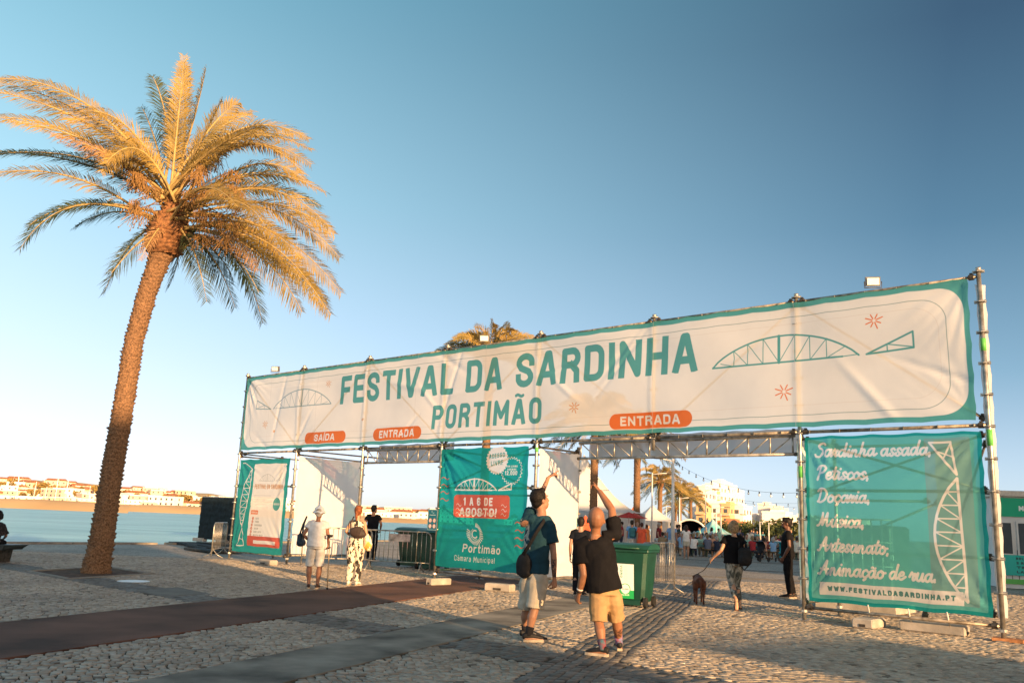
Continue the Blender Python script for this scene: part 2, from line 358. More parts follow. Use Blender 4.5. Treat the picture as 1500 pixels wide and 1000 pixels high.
# brush script, x height 1, strokes with round ends
def _cr(pts, n=6):
    P = [np.array(p, float) for p in pts]; out = []
    for i in range(len(P) - 1):
        p0, p1, p2, p3 = P[max(i-1,0)], P[i], P[i+1], P[min(i+2, len(P)-1)]
        for k in range(n):
            t = k / n; out.append(.5*((2*p1)+(-p0+p2)*t+(2*p0-5*p1+4*p2-p3)*t*t+(-p0+3*p1-3*p2+p3)*t**3))
    out.append(P[-1]); return out
_a = [[(.82,.82),(.5,1),(.15,.75),(.08,.3),(.32,0),(.62,.25),(.82,.9)], [(.85,1),(.8,.4),(.92,.02),(1.25,.3)]]
SCR = {
 'S': (1.25, [[(1.15,1.75),(.85,2),(.4,1.85),(.3,1.45),(.75,1.1),(.95,.6),(.6,.08),(.1,.05),(-.15,.35)]]),
 'P': (1.3, [[(.45,1.75),(.3,.9),(.1,-.05)], [(-.05,1.45),(.3,1.9),(.9,1.95),(1.2,1.55),(.9,1.05),(.4,.95)]]),
 'D': (1.45, [[(.4,1.85),(.3,1),(.15,.1)], [(-.1,1.6),(.3,1.95),(.9,1.8),(1.25,1.2),(1.05,.4),(.5,0),(.05,.1)]]),
 'M': (1.9, [[(-.1,.1),(.2,.3),(.5,1.3),(.55,1.9),(.6,.8),(.65,.2),(1.0,1.2),(1.25,1.9),(1.25,.9),(1.35,.1),(1.7,.3)]]),
 'A': (1.6, [[(-.2,.1),(.1,.15),(.6,1.2),(.95,1.95),(.95,1.0),(1.05,.05),(1.4,.3)], [(.15,.8),(.7,.72),(1.25,.8)]]),
 'a': (1.12, _a), 'ç': (.92, [[(.8,.75),(.55,1),(.2,.75),(.1,.3),(.35,0),(.65,.08),(.95,.4)], [(.45,0),(.55,-.2),(.3,-.4)]]),
 'c': (.85, [[(.8,.75),(.55,1),(.2,.75),(.1,.3),(.35,0),(.65,.08),(.95,.4)]]),
 'd': (1.15, [_a[0], [(1.0,1.95),(.85,.8),(.85,.05),(1.25,.3)]]),
 'e': (.85, [[(.1,.45),(.6,.6),(.65,.92),(.4,1.0),(.12,.6),(.15,.15),(.45,0),(.95,.4)]]),
 'h': (1.1, [[(.35,1.95),(.2,1.0),(.08,0)], [(.12,.4),(.45,.95),(.68,.8),(.62,.2),(.8,0),(1.15,.35)]]),
 'i': (.6, [[(-.05,.35),(.3,1),(.2,.3),(.35,0),(.7,.35)], [(.38,1.45),(.4,1.5)]]),
 'm': (1.65, [[(-.05,.5),(.2,.95),(.12,.5),(.08,0)], [(.12,.4),(.45,.95),(.62,.75),(.55,0)], [(.6,.4),(.95,.95),(1.12,.75),(1.08,.15),(1.3,0),(1.7,.35)]]),
 'n': (1.15, [[(-.05,.5),(.2,.95),(.12,.5),(.08,0)], [(.12,.4),(.48,.95),(.68,.75),(.62,.15),(.82,0),(1.2,.35)]]),
 'o': (1.0, [[(.5,1),(.15,.7),(.12,.2),(.42,0),(.75,.25),(.78,.75),(.5,1),(.7,.72),(1.1,.75)]]),
 'r': (.78, [[(-.05,.45),(.2,1.05),(.26,.82),(.62,.90)], [(.60,.90),(.40,.45),(.46,.02),(.85,.35)]]),
 's': (.80, [[(.68,.82),(.50,1.04),(.24,.88),(.34,.56),(.58,.28),(.36,-.02),(.02,.14)], [(.52,.12),(.90,.38)]]),
 't': (.7, [[(.45,1.7),(.28,.8),(.22,.2),(.42,0),(.8,.35)], [(0,1.12),(.75,1.15)]]),
 'u': (1.1, [[(-.05,.5),(.2,1),(.12,.35),(.3,0),(.6,.2),(.78,.95)], [(.82,1),(.75,.3),(.9,0),(1.15,.3)]]),
 '.': (.45, [[(.15,.02),(.17,.04)]]), ',': (.45, [[(.2,.05),(.15,-.2)]]), ' ': (.65, []),
}
def script(cv, txt, x, y, xh, t, col, width=None, slant=.16):
    sx = 1.0
    adv = sum(SCR[{'ã':'a','ú':'u'}.get(c, c)][0] for c in txt)
    if width: sx = width / (adv * xh)
    for ch in txt:
        b = {'ã':'a','ú':'u'}.get(ch, ch); w, st = SCR[b]
        for s_ in st: cv.stroke([(x + (q[0]*sx + slant*q[1])*xh, y + q[1]*xh) for q in _cr(s_)], t, col)
        if ch == 'ã': cv.stroke([(x + (.3 + q*.55*sx + slant*1.3)*xh, y + (1.35 + .1*math.sin(q*6.28))*xh) for q in np.linspace(0,1,8)], t*.8, col)
        if ch == 'ú': cv.stroke([(x + .55*xh*sx + .2*xh, y + 1.3*xh), (x + .8*xh*sx + .2*xh, y + 1.65*xh)], t*.8, col)
        x += w * sx * xh
def print_material(name, cv, transl=.35, transp=.0, rough=.55, weave=True):
    """printed sheet: artwork drawn above, fine weave relief and slight sun bleaching"""
    m = bpy.data.materials.new(name); m.use_nodes = True; nt = m.node_tree; nt.nodes.clear(); L = nt.links.new
    out = nd(nt, 'ShaderNodeOutputMaterial'); p = nd(nt, 'ShaderNodeBsdfPrincipled'); p.inputs['Roughness'].default_value = rough; p.inputs['Specular IOR Level'].default_value = .25
    uv = nd(nt, 'ShaderNodeUVMap'); im = nd(nt, 'ShaderNodeTexImage'); im.image = cv.image(name + '_art'); im.extension = 'EXTEND'; L(uv.outputs[0], im.inputs[0])
    tc_ = nd(nt, 'ShaderNodeTexCoord'); n = nd(nt, 'ShaderNodeTexNoise'); n.inputs['Scale'].default_value = 1.3; n.inputs['Detail'].default_value = 6; L(tc_.outputs['Object'], n.inputs[0])
    hs = nd(nt, 'ShaderNodeMix', data_type='RGBA', blend_type='MULTIPLY'); hs.inputs[0].default_value = 1
    mr = nd(nt, 'ShaderNodeMapRange'); mr.inputs[1].default_value = .3; mr.inputs[2].default_value = .7; mr.inputs[3].default_value = .93; mr.inputs[4].default_value = 1.03
    L(n.outputs[0], mr.inputs[0]); L(im.outputs[0], hs.inputs[6]); L(mr.outputs[0], hs.inputs[7]); L(hs.outputs[2], p.inputs['Base Color'])
    if weave:
        b = nd(nt, 'ShaderNodeBump'); b.inputs['Strength'].default_value = .15; b.inputs['Distance'].default_value = .01
        n2 = nd(nt, 'ShaderNodeTexNoise'); n2.inputs['Scale'].default_value = 9; n2.inputs['Detail'].default_value = 5; L(tc_.outputs['Object'], n2.inputs[0]); L(n2.outputs[0], b.inputs['Height']); L(b.outputs[0], p.inputs['Normal'])
    sh = p.outputs[0]
    if transl:
        tr = nd(nt, 'ShaderNodeBsdfTranslucent'); L(hs.outputs[2], tr.inputs[0]); ms = nd(nt, 'ShaderNodeMixShader'); ms.inputs[0].default_value = transl
        L(sh, ms.inputs[1]); L(tr.outputs[0], ms.inputs[2]); sh = ms.outputs[0]
    if transp:
        tr = nd(nt, 'ShaderNodeBsdfTransparent'); tr.inputs[0].default_value = (1, 1, 1, 1); ms = nd(nt, 'ShaderNodeMixShader'); ms.inputs[0].default_value = transp
        # the tint of the print colours what is seen through the mesh fabric
        L(im.outputs[0], tr.inputs[0]); L(sh, ms.inputs[1]); L(tr.outputs[0], ms.inputs[2]); sh = ms.outputs[0]
    L(sh, out.inputs[0]); return m

# ============================================================ THE SETTING
# ---- stone paving materials
def stone_material(name, c1, c2, c3):
    m = bpy.data.materials.new(name); m.use_nodes = True; nt = m.node_tree; nt.nodes.clear(); L = nt.links.new
    out = nd(nt, 'ShaderNodeOutputMaterial'); p = nd(nt, 'ShaderNodeBsdfPrincipled'); p.inputs['Roughness'].default_value = .62; p.inputs['Specular IOR Level'].default_value = .35
    at_ = nd(nt, 'ShaderNodeAttribute', attribute_name='tone'); r = nd(nt, 'ShaderNodeValToRGB'); cr = r.color_ramp
    cr.elements.new(.5); cr.elements.new(.9)
    for e, (q, c) in zip(cr.elements, ((0, c1), (.45, c2), (.85, c3), (1, tuple(x*.62 for x in c1)))): e.position = q; e.color = (*c, 1)
    L(at_.outputs['Fac'], r.inputs[0])
    tcd = nd(nt, 'ShaderNodeTexCoord'); n = nd(nt, 'ShaderNodeTexNoise'); n.inputs['Scale'].default_value = 14; n.inputs['Detail'].default_value = 8; L(tcd.outputs['Object'], n.inputs[0])
    n3 = nd(nt, 'ShaderNodeTexNoise'); n3.inputs['Scale'].default_value = .55; n3.inputs['Detail'].default_value = 5; L(tcd.outputs['Object'], n3.inputs[0])
    mr = nd(nt, 'ShaderNodeMapRange'); mr.inputs[1].default_value = .3; mr.inputs[2].default_value = .7; mr.inputs[3].default_value = .72; mr.inputs[4].default_value = 1.12; L(n.outputs[0], mr.inputs[0])
    mr2 = nd(nt, 'ShaderNodeMapRange'); mr2.inputs[1].default_value = .3; mr2.inputs[2].default_value = .7; mr2.inputs[3].default_value = .74; mr2.inputs[4].default_value = 1.08; L(n3.outputs[0], mr2.inputs[0])
    mm = nd(nt, 'ShaderNodeMath', operation='MULTIPLY'); L(mr.outputs[0], mm.inputs[0]); L(mr2.outputs[0], mm.inputs[1])
    mx = nd(nt, 'ShaderNodeMix', data_type='RGBA', blend_type='MULTIPLY'); mx.inputs[0].default_value = 1; L(r.outputs[0], mx.inputs[6]); L(mm.outputs[0], mx.inputs[7])
    L(mx.outputs[2], p.inputs['Base Color'])
    b = nd(nt, 'ShaderNodeBump'); b.inputs['Strength'].default_value = .35; b.inputs['Distance'].default_value = .006
    n2 = nd(nt, 'ShaderNodeTexNoise'); n2.inputs['Scale'].default_value = 45; n2.inputs['Detail'].default_value = 5; L(tcd.outputs['Object'], n2.inputs[0]); L(n2.outputs[0], b.inputs['Height']); L(b.outputs[0], p.inputs['Normal'])
    L(p.outputs[0], out.inputs[0]); return m
M_LIME = stone_material('limestone_setts', (.28, .228, .172), (.41, .348, .272), (.52, .452, .365))
M_GREY = stone_material('grey_setts', (.12, .11, .095), (.175, .16, .14), (.23, .21, .185))
def paving_material():
    """calcada beyond the built setts: cell pattern of joints too far off to tell apart"""
    m = bpy.data.materials.new('distant_paving'); m.use_nodes = True; nt = m.node_tree; nt.nodes.clear(); L = nt.links.new
    out = nd(nt, 'ShaderNodeOutputMaterial'); p = nd(nt, 'ShaderNodeBsdfPrincipled'); p.inputs['Roughness'].default_value = .7
    t = nd(nt, 'ShaderNodeTexCoord'); mp = nd(nt, 'ShaderNodeMapping'); mp.inputs['Rotation'].default_value[2] = .7; L(t.outputs['Object'], mp.inputs[0])
    v = nd(nt, 'ShaderNodeTexVoronoi'); v.feature = 'DISTANCE_TO_EDGE'; v.inputs['Scale'].default_value = 9; L(mp.outputs[0], v.inputs[0])
    v2 = nd(nt, 'ShaderNodeTexVoronoi'); v2.inputs['Scale'].default_value = 9; L(mp.outputs[0], v2.inputs[0])
    r = nd(nt, 'ShaderNodeValToRGB'); r.color_ramp.elements[0].color = (.10, .08, .06, 1); r.color_ramp.elements[1].position = .09; r.color_ramp.elements[1].color = (.41, .348, .272, 1); L(v.outputs[0], r.inputs[0])
    n3 = nd(nt, 'ShaderNodeTexNoise'); n3.inputs['Scale'].default_value = .35; n3.inputs['Detail'].default_value = 7; L(t.outputs['Object'], n3.inputs[0])
    mr = nd(nt, 'ShaderNodeMapRange'); mr.inputs[1].default_value = .3; mr.inputs[2].default_value = .7; mr.inputs[3].default_value = .62; mr.inputs[4].default_value = 1.1; L(n3.outputs[0], mr.inputs[0])
    hv = nd(nt, 'ShaderNodeSeparateColor'); L(v2.outputs['Color'], hv.inputs[0]); mr3 = nd(nt, 'ShaderNodeMapRange'); mr3.inputs[3].default_value = .75; mr3.inputs[4].default_value = 1.15; L(hv.outputs[0], mr3.inputs[0])
    mm = nd(nt, 'ShaderNodeMath', operation='MULTIPLY'); L(mr.outputs[0], mm.inputs[0]); L(mr3.outputs[0], mm.inputs[1])
    mx = nd(nt, 'ShaderNodeMix', data_type='RGBA', blend_type='MULTIPLY'); mx.inputs[0].default_value = 1; L(r.outputs[0], mx.inputs[6]); L(mm.outputs[0], mx.inputs[7]); L(mx.outputs[2], p.inputs['Base Color'])
    b = nd(nt, 'ShaderNodeBump'); b.inputs['Strength'].default_value = .5; b.inputs['Distance'].default_value = .012; L(v.outputs[0], b.inputs['Height']); L(b.outputs[0], p.inputs['Normal'])
    L(p.outputs[0], out.inputs[0]); return m
M_PAVE = paving_material()
M_JOINT = material('joint_sand', (.065, .052, .036), .95, .25, 5, .6, 90)
M_CONC = material('old_concrete', (.27, .26, .235), .85, .14, 2.2, .5, 70)
M_KERB = material('kerb_stone', (.27, .245, .21), .8, .12, 4, .4, 50)
M_SOIL = material('reddish_soil', (.10, .058, .036), .95, .3, 6, 1.0, 40)

# land as one sheet with the quay as its edge, water beyond
QUAY = [(-90, -82), (-40, -4), (-17.5, 31.3), (-13.9, 36.8), (-7.3, 57.0), (6, 110), (16, 160), (60, 420), (160, 900)]
land = [(x, y, 0) for x, y in QUAY] + [(2600, 900, 0), (2600, -700, 0), (-90, -700, 0)]
mb = MB(); n = len(land); mb.add([(x, y, -.014) for x, y, z in land] + [(x, y, -3.5) for x, y, z in land], [tuple(range(n))[::-1]] + [(i, i+1, n+i+1, n+i) for i in range(len(QUAY)-1)])
ground = mb.build('pavement', M_PAVE); tag(ground, kind='structure')
# near zone bed of sand under the built setts
bed = np.array([[-9.5, 5, -.008], [9.5, 5, -.008], [19.5, 27, -.008], [-16.2, 27, -.008]]); 
sand = np_mesh('joint_sand_bed', bed, np.array([[0, 1, 2, 3]]), M_JOINT); tag(sand, kind='structure')
# quay kerb stones
q = MB()
for (x0, y0), (x1, y1) in zip(QUAY[1:-2], QUAY[2:-1]):
    a, b = Vector((x0, y0, 0)), Vector((x1, y1, 0)); L_ = (b-a).length; k = int(L_ / 1.2); d = (b-a).normalized(); rz = math.atan2(d.y, d.x); nrm = Vector((d.y, -d.x, 0))
    for i in range(min(k, 60)):
        q.bevbox(a + d*(i+.5)*1.2 + nrm*.2 + Vector((0, 0, .01)), (1.185, .42, .1), .012, rz)
qk = q.build('quay_edge', M_KERB); tag(qk, kind='structure')

def water_mat():
    m = bpy.data.materials.new('river_water'); m.use_nodes = True; nt = m.node_tree; nt.nodes.clear(); L = nt.links.new
    out = nd(nt, 'ShaderNodeOutputMaterial'); p = nd(nt, 'ShaderNodeBsdfPrincipled'); p.inputs['Base Color'].default_value = (.035, .16, .19, 1); p.inputs['Roughness'].default_value = .3; p.inputs['Specular IOR Level'].default_value = .28
    t = nd(nt, 'ShaderNodeTexCoord'); mp = nd(nt, 'ShaderNodeMapping'); mp.inputs['Scale'].default_value = (.5, 1.2, 1); L(t.outputs['Object'], mp.inputs[0])
    n = nd(nt, 'ShaderNodeTexNoise'); n.inputs['Scale'].default_value = .9; n.inputs['Detail'].default_value = 8; n.inputs['Roughness'].default_value = .62; L(mp.outputs[0], n.inputs[0])
    b = nd(nt, 'ShaderNodeBump'); b.inputs['Strength'].default_value = .9; b.inputs['Distance'].default_value = .35; L(n.outputs[0], b.inputs['Height']); L(b.outputs[0], p.inputs['Normal'])
    n4 = nd(nt, 'ShaderNodeTexNoise'); n4.inputs['Scale'].default_value = .09; n4.inputs['Detail'].default_value = 9; n4.inputs['Roughness'].default_value = .7; mp2 = nd(nt, 'ShaderNodeMapping'); mp2.inputs['Rotation'].default_value[2] = .35; mp2.inputs['Scale'].default_value = (.35, 1.6, 1); L(t.outputs['Object'], mp2.inputs[0]); L(mp2.outputs[0], n4.inputs[0])
    mx = nd(nt, 'ShaderNodeMix', data_type='RGBA'); mx.inputs[6].default_value = (.07, .28, .30, 1); mx.inputs[7].default_value = (.32, .58, .57, 1)
    mr = nd(nt, 'ShaderNodeMapRange'); mr.inputs[1].default_value = .35; mr.inputs[2].default_value = .65; L(n4.outputs[0], mr.inputs[0]); L(mr.outputs[0], mx.inputs[0]); L(mx.outputs[2], p.inputs['Base Color'])
    L(p.outputs[0], out.inputs[0]); return m
w = np_mesh('river_water', np.array([[-3500, -600, -1.5], [3500, -600, -1.5], [3500, 3500, -1.5], [-3500, 3500, -1.5]]), np.array([[0, 1, 2, 3]]), water_mat()); tag(w, kind='structure')

# ---- which kind of paving lies at a point
def gate_uv(x, y): dx, dy = x - GO.x, y - GO.y; return dx*GU.x + dy*GU.y, dx*GV.x + dy*GV.y
def in_quad(x, y, q_):
    r = np.ones(np.shape(x), bool)
    for i in range(len(q_)):
        (ax, ay), (bx, by) = q_[i], q_[(i+1) % len(q_)]; r &= ((bx-ax)*(y-ay) - (by-ay)*(x-ax)) <= 0
    return r
PIT = [(-10.05, 19.15), (-9.35, 21.5), (-7.7, 19.9), (-8.4, 17.6)]
SLAB = [(-6.33, 15.75), (-5.99, 16.77), (-5.01, 15.71), (-5.61, 14.97)]
def surf(x, y):
    """0 limestone, 1 band along the gate, 2 slanting band, 9 something else"""
    u_, v_ = gate_uv(x, y); c = np.zeros(np.shape(x), int)
    n3 = .956*x - .292*y
    c[(v_ > -7.68) & (v_ < -6.82)] = 1
    c[(n3 > -2.35) & (n3 < -1.6)] = 2
    n1 = .937*x - .349*y; c[(n1 > -9.42) & (n1 < -7.21) & (v_ < 1.6)] = 9
    n2 = .926*x - .378*y; c[(n2 > -5.70) & (n2 < -4.66) & (v_ < 2.6)] = 9
    c[in_quad(x, y, PIT)] = 9; c[in_quad(x, y, SLAB)] = 9
    c[(x + 7.2)**2 + (y - 17.72)**2 < .1] = 9
    return c
def field(kind, ang, rh, lm, lv, gap, wav):
    ca, sa = math.cos(ang), math.sin(ang)
    B = np.array([[-10, 6.6], [11, 6.6], [20, 27.5], [-17, 27.5]]); a = B @ [ca, sa]; b = B @ [-sa, ca]
    nr = int((b.max() - b.min()) / rh) + 1; ncol = int((a.max() - a.min()) / lm) + 8
    lens = lm + RNG.uniform(-lv, lv, (nr, ncol)); e = np.cumsum(lens, 1) + a.min() - RNG.uniform(0, lm, (nr, 1)) * 2
    A0, A1 = e[:, :-1], e[:, 1:]; b0 = (np.arange(nr) * rh + b.min())[:, None] + np.zeros_like(A0)
    jj = lambda: RNG.normal(0, .0065, A0.shape)
    cor = []
    for aa, bb, sx_, sy_ in ((A0, b0, 1, 1), (A1, b0, -1, 1), (A1, b0 + rh, -1, -1), (A0, b0 + rh, 1, -1)):
        p = aa + sx_ * gap + jj(); q_ = bb + sy_ * gap + jj()
        w1 = wav * (np.sin(p*1.7 + q_*.6) + .6*np.sin(p*3.1 - q_*1.3 + 1)); w2 = wav * .7 * (np.sin(q_*1.9 + p*.5) + .5*np.sin(q_*3.7 + p*.9 + 2))
        P, Q = p + w2, q_ + w1; cor.append(np.stack([P*ca - Q*sa, P*sa + Q*ca], -1))
    C = np.stack(cor, 2).reshape(-1, 4, 2); m = C.mean(1); x, y = m[:, 0], m[:, 1]
    keep = (surf(x, y) == kind) & (y > 6.9) & (y < 26.8)
    # inside the picture, with a margin for a step to the side
    keep &= (x > -.66*y - 1.2) & (x < .66*y + 1.2)
    C = C[keep]; m = m[keep]
    k = len(C); tone = RNG.beta(2.2, 2.2, k); d = RNG.random(k) < .04; tone[d] = 1
    z = RNG.normal(0, .002, k); tilt = RNG.normal(0, .013, (k, 2))
    V = np.zeros((k, 8, 3)); cen = m[:, None, :]
    V[:, :4, :2] = cen + (C - cen) * .925; V[:, 4:, :2] = C
    V[:, :4, 2] = (z + .004)[:, None] + ((C - cen) * tilt[:, None, :]).sum(2); V[:, 4:, 2] = -.004
    V[:, 4:, 2] -= .008
    return V, np.repeat(tone[:, None], 8, 1), m
FQ = np.array([[0,1,2,3],[0,4,5,1],[1,5,6,2],[2,6,7,3],[3,7,4,0]])
near = []
def lay(kind, mat, name, *a):
    V, T, m = field(kind, *a); near.append((V, T, m, mat)); return V, T, m
F1 = lay(0, M_LIME, 'l', R(24), .088, .094, .026, .0056, .040)
F2 = lay(1, M_GREY, 'g', GROT, .108, .165, .04, .0045, .014)
F3 = lay(2, M_GREY, 'g', R(73), .112, .15, .04, .0042, .016)
# the 300 stones that show largest become objects of their own, the rest stay one mass
allm = [(f, i, math.hypot(p[0], p[1])) for f, (V, T, m, mt) in enumerate(near) for i, p in enumerate(m) if abs(p[0]) < .585*p[1] and p[1] > 7.35]
allm.sort(key=lambda t: t[2]); pick = allm[:298]; used = [set(), set(), set()]
for f, i, d in pick: used[f].add(i)
for f, (V, T, m, mt) in enumerate(near):
    for i in sorted(used[f]):
        c = Vector((m[i][0], m[i][1], 0)); vv = V[i] - np.array(c)
        s_ = np_mesh('cobblestone', vv, FQ, mt, ground, T[i]); s_.location = c
    keep = np.array([i for i in range(len(V)) if i not in used[f]])
    Vk = V[keep]; k = len(Vk); FF = (np.arange(k)[:, None, None] * 8 + FQ[None]).reshape(-1, 4)
    s_ = np_mesh('cobblestones', Vk.reshape(-1, 3), FF, mt, None, T[keep].ravel()); tag(s_, kind='stuff')
    s_['label'] = ['pale limestone setts of the promenade floor', 'grey setts in the band running along the gate', 'grey setts in the slanting band across the floor'][f]

# ---- strips laid over the setts
def line_poly(nx, ny, n0, n1, pts_y):
    out = []
    for y in pts_y: out.append(((n0 + ny*y)/nx, y))
    for y in reversed(pts_y): out.append(((n1 + ny*y)/nx, y))
    return out
def sheet(name, poly, z, h, mat, kind='structure', sub=None):
    n = len(poly); P = [(x, y, z + h) for x, y in poly] + [(x, y, z - .02) for x, y in poly]
    m_ = MB().add(P, [tuple(range(n))] + [(i, n+i, n+(i+1) % n, (i+1) % n) for i in range(n)]); o = m_.build(name, mat); tag(o, kind=kind); return o
M_RUST = material('rust_red_cycle_lane', (.135, .064, .042), .85, .26, .9, .7, 150)
ys = list(np.linspace(5.5, 23.8, 28))
pl = line_poly(.937, .349, -9.40, -7.23, ys); pl = [(x + random.uniform(-.008, .008), y) for x, y in pl]
sheet('cycle_lane', pl, 0, .012, M_RUST)
M_STRIP = material('worn_concrete_strip', (.24, .215, .175), .85, .3, 1.4, .5, 90)
pl = line_poly(.926, .378, -5.68, -4.68, list(np.linspace(5.5, 21.5, 24))); pl = [(x + random.uniform(-.006, .006), y) for x, y in pl]
sheet('concrete_strip', pl, 0, .010, M_STRIP)
sheet('stone_slab', [tuple(p) for p in SLAB], 0, .008, material('dark_slab', (.16, .15, .13), .8, .1, 3, .3, 50))
sheet('tree_pit', PIT, 0, -.005, M_SOIL)
pk = MB()
for i in range(4):
    a = Vector((*PIT[i], 0)); b = Vector((*PIT[(i+1) % 4], 0)); d = (b-a).normalized()
    pk.box((a+b)/2 + Vector((0, 0, .004)), ((b-a).length + .1, .1, .03), math.atan2(d.y, d.x))
tag(pk.build('tree_pit_kerb', M_KERB), kind='structure')
mh = MB(); mh.loft([(-7.2, 17.72, -.01), (-7.2, 17.72, .006)], [.3, .3], lat=(1, 0, 0), seg=28, flat=True, smooth=False)
tag(mh.build('manhole_cover', material('light_steel_cover', (.5, .5, .48), .35, .1, 8, .3, 60, metal=.6)), 'round pale metal manhole cover set in the paving beside the tall palm', 'manhole cover')
# drainage seams across the plaza behind the gate
sm = MB()
for y_ in (25.5, 29.5, 36, 46):
    for k in range(12):
        a = Vector((1.0 + y_*.08 + k*1.0, y_ - k*.12, .0)); sm.box(a, (.985, .16, .012), -.12)
tag(sm.build('drain_strip', material('drain_grey', (.13, .125, .115), .8, .1, 5, .3, 50)), kind='structure')

# ---- far bank: sand spit, low hill with the white town, trees
M_SAND = material('far_sand', (.62, .42, .22), .95, .08, .02, 0)
def strip_hill(name, pts, mat, zb=-2.2, back=140, rough=1.2, nseg=90):
    """low hill: ridge heights along a line at given pixel columns"""
    V = []; F = []; rows = 7
    P = []
    for i in range(len(pts) - 1):
        (x0, y0, Y0), (x1, y1, Y1) = pts[i], pts[i+1]
        for k in range(12): t = k/12; P.append((x0+(x1-x0)*t, y0+(y1-y0)*t, Y0+(Y1-Y0)*t))
    P.append(pts[-1]); n = len(P)
    for i, (x, y, Y) in enumerate(P):
        top = at(x, y, Y); base = Vector((top.x, top.y, zb)); dirv = Vector((top.x, top.y, 0)).normalized()
        top.z += rough * noise.noise(Vector((i*.35, Y*.01, 3)))
        for r_ in range(rows):
            t = r_/(rows-1); h = zb + (top.z - zb) * (1 - (1-t)**1.6); p = base + dirv*back*(t - .6); V.append((p.x, p.y, h + rough*.5*noise.noise(Vector((i*.5, r_*.9, 1))) * (t > 0)))
    for i in range(n-1):
        for r_ in range(rows-1): a = i*rows+r_; F.append((a, a+rows, a+rows+1, a+1))
    me = bpy.data.meshes.new(name); me.from_pydata(V, [], F); me.shade_smooth(); o = link_mesh(name, me, mat); return tag(o, kind='structure')
strip_hill('sand_spit', [(-260, 728, 430), (-60, 728, 430), (60, 731, 430), (140, 735, 430), (189, 741, 430)], M_SAND, -1.9, 26, .25)
M_HILL = material('dry_hill', (.58, .42, .22), .95, .1, .06, 0, col2=(.34, .24, .11))
strip_hill('far_hill', [(-400, 712, 760), (-100, 700, 760), (20, 699, 740), (100, 704, 740), (220, 714, 740), (320, 723, 740), (420, 735, 760), (520, 742, 760), (560, 741, 760), (640, 750, 780), (740, 758, 820), (900, 762, 860)], M_HILL, -2.2, 150, 1.5)
# opposite beach line
strip_hill('far_beach', [(120, 736.5, 600), (260, 740, 600), (420, 748, 600), (560, 757, 610), (700, 763, 640), (900, 771, 700)], M_SAND, -1.9, 30, .2)
M_WH = material('white_render', (.80, .77, .72), .8, .03, .3, 0)
M_WH2 = material('cream_render', (.70, .60, .46), .8, .05, .3, 0)
M_TILE = material('terracotta_tiles', (.42, .18, .09), .85, .15, 1, 0)
M_GLASS = material('dark_window', (.06, .075, .09), .15, .1, 1, 0, spec=.6)
M_DGRN = material('dry_foliage', (.30, .20, .06), .9, .2, .5, 0, col2=(.15, .12, .04))
# town houses: walls with window openings, roof
def house(nw, nf, w_, d_, h_, roofkind):
    r = empty('house')
    b = MB(); b.box((0, 0, h_/2), (w_, d_, h_)); b.build('wall', M_WH if nw % 4 else M_WH2, r)
    rf = MB()
    if roofkind:
        e = .4; rf.add([(-w_/2-e,-d_/2-e,h_),(w_/2+e,-d_/2-e,h_),(w_/2+e,d_/2+e,h_),(-w_/2-e,d_/2+e,h_),(-w_/2+1,0,h_+1.7),(w_/2-1,0,h_+1.7)], [(0,3,2,1),(0,1,5,4),(2,3,4,5),(1,2,5),(3,0,4)])
        rf.build('roof', M_TILE, r)
    else:
        rf.box((0, 0, h_+.2), (w_+.2, d_+.2, .5)); rf.build('roof', M_WH, r)
    fl = max(1, int(h_/3)); wn_ = MB()
    for f_ in range(fl):
        for k in range(nw):
            for sy in (-1,): wn_.box((-w_/2 + (k+.5)*w_/nw, sy*(d_/2+.03), f_*3+1.7), (1.2, .12, 1.4))
        wn_.box((w_/2+.03, 0, f_*3+1.7), (.12, 1.3, 1.4))
    wn_.build('windows', M_GLASS, r)['kind'] = 'stuff'
    return r
protos = [house(3, 2, 12, 9, 6.2, 0), house(4, 2, 15, 9, 6.4, 1), house(5, 3, 20, 10, 9.2, 0), house(2, 1, 9, 8, 3.6, 1), house(6, 2, 26, 10, 6.2, 0)]
rh = random.Random(3); cols = []
houses = []
for row, (dy, Y) in enumerate(((1.0, 640), (-7, 672), (-14, 704), (-19, 728), (-24, 750))):
    x = -230
    while x < (760, 660, 420, 330, 270)[row]:
        t = (x+100)/800; yb = 737 + .040*x - (.5, 8, 15, 21, 27)[row] * max(.3, 1 - max(0, x-100)/620) - rh.uniform(-1, 2); x += rh.uniform(8, 19)
        if (470 < x < 520) or (x > 560 and rh.random() < .45) or (270 < x < 350 and row > 0 and rh.random() < .4): continue
        houses.append((x, yb, Y + rh.uniform(-12, 12), rh.randrange(5) if row < 2 else rh.choice((0, 1, 3, 3, 0)), row))
first = [True]*5
for x, yb, Y, k, row in houses:
    o = protos[k] if first[k] else copy_tree(protos[k]); first[k] = False
    p = at(x, yb, Y); o.location = (p.x, p.y, p.z - 1.5); o.rotation_euler.z = rh.uniform(-.5, .9); o.scale = [rh.uniform(.7, 1.15)]*3
    for ch in o.children:
        if ch.name.startswith('wall') and rh.random() < .5: obj_mat(ch, rh.choice((M_WH2, M_WH, material('rose_render', (.66, .46, .36), .8), material('sand_render', (.72, .58, .40), .8))))
    zone = 'at the far left edge' if x < 45 else 'left of the tall palm' if x < 130 else 'behind the tall palm trunk' if x < 200 else 'between palm and fence panel' if x < 285 else 'behind the cream menu panel' if x < 500 else 'seen through the narrow entrance'
    tag(o, ['white flat roofed house', 'white house with red tiled roof', 'white three storey house', 'small low white house', 'long white house'][k] + (' on the waterfront, ', ' just above the waterfront, ', ' on the middle slope, ', ' high on the slope, ', ' along the hilltop, ')[row] + zone, 'house', 'houses of the town across the river')
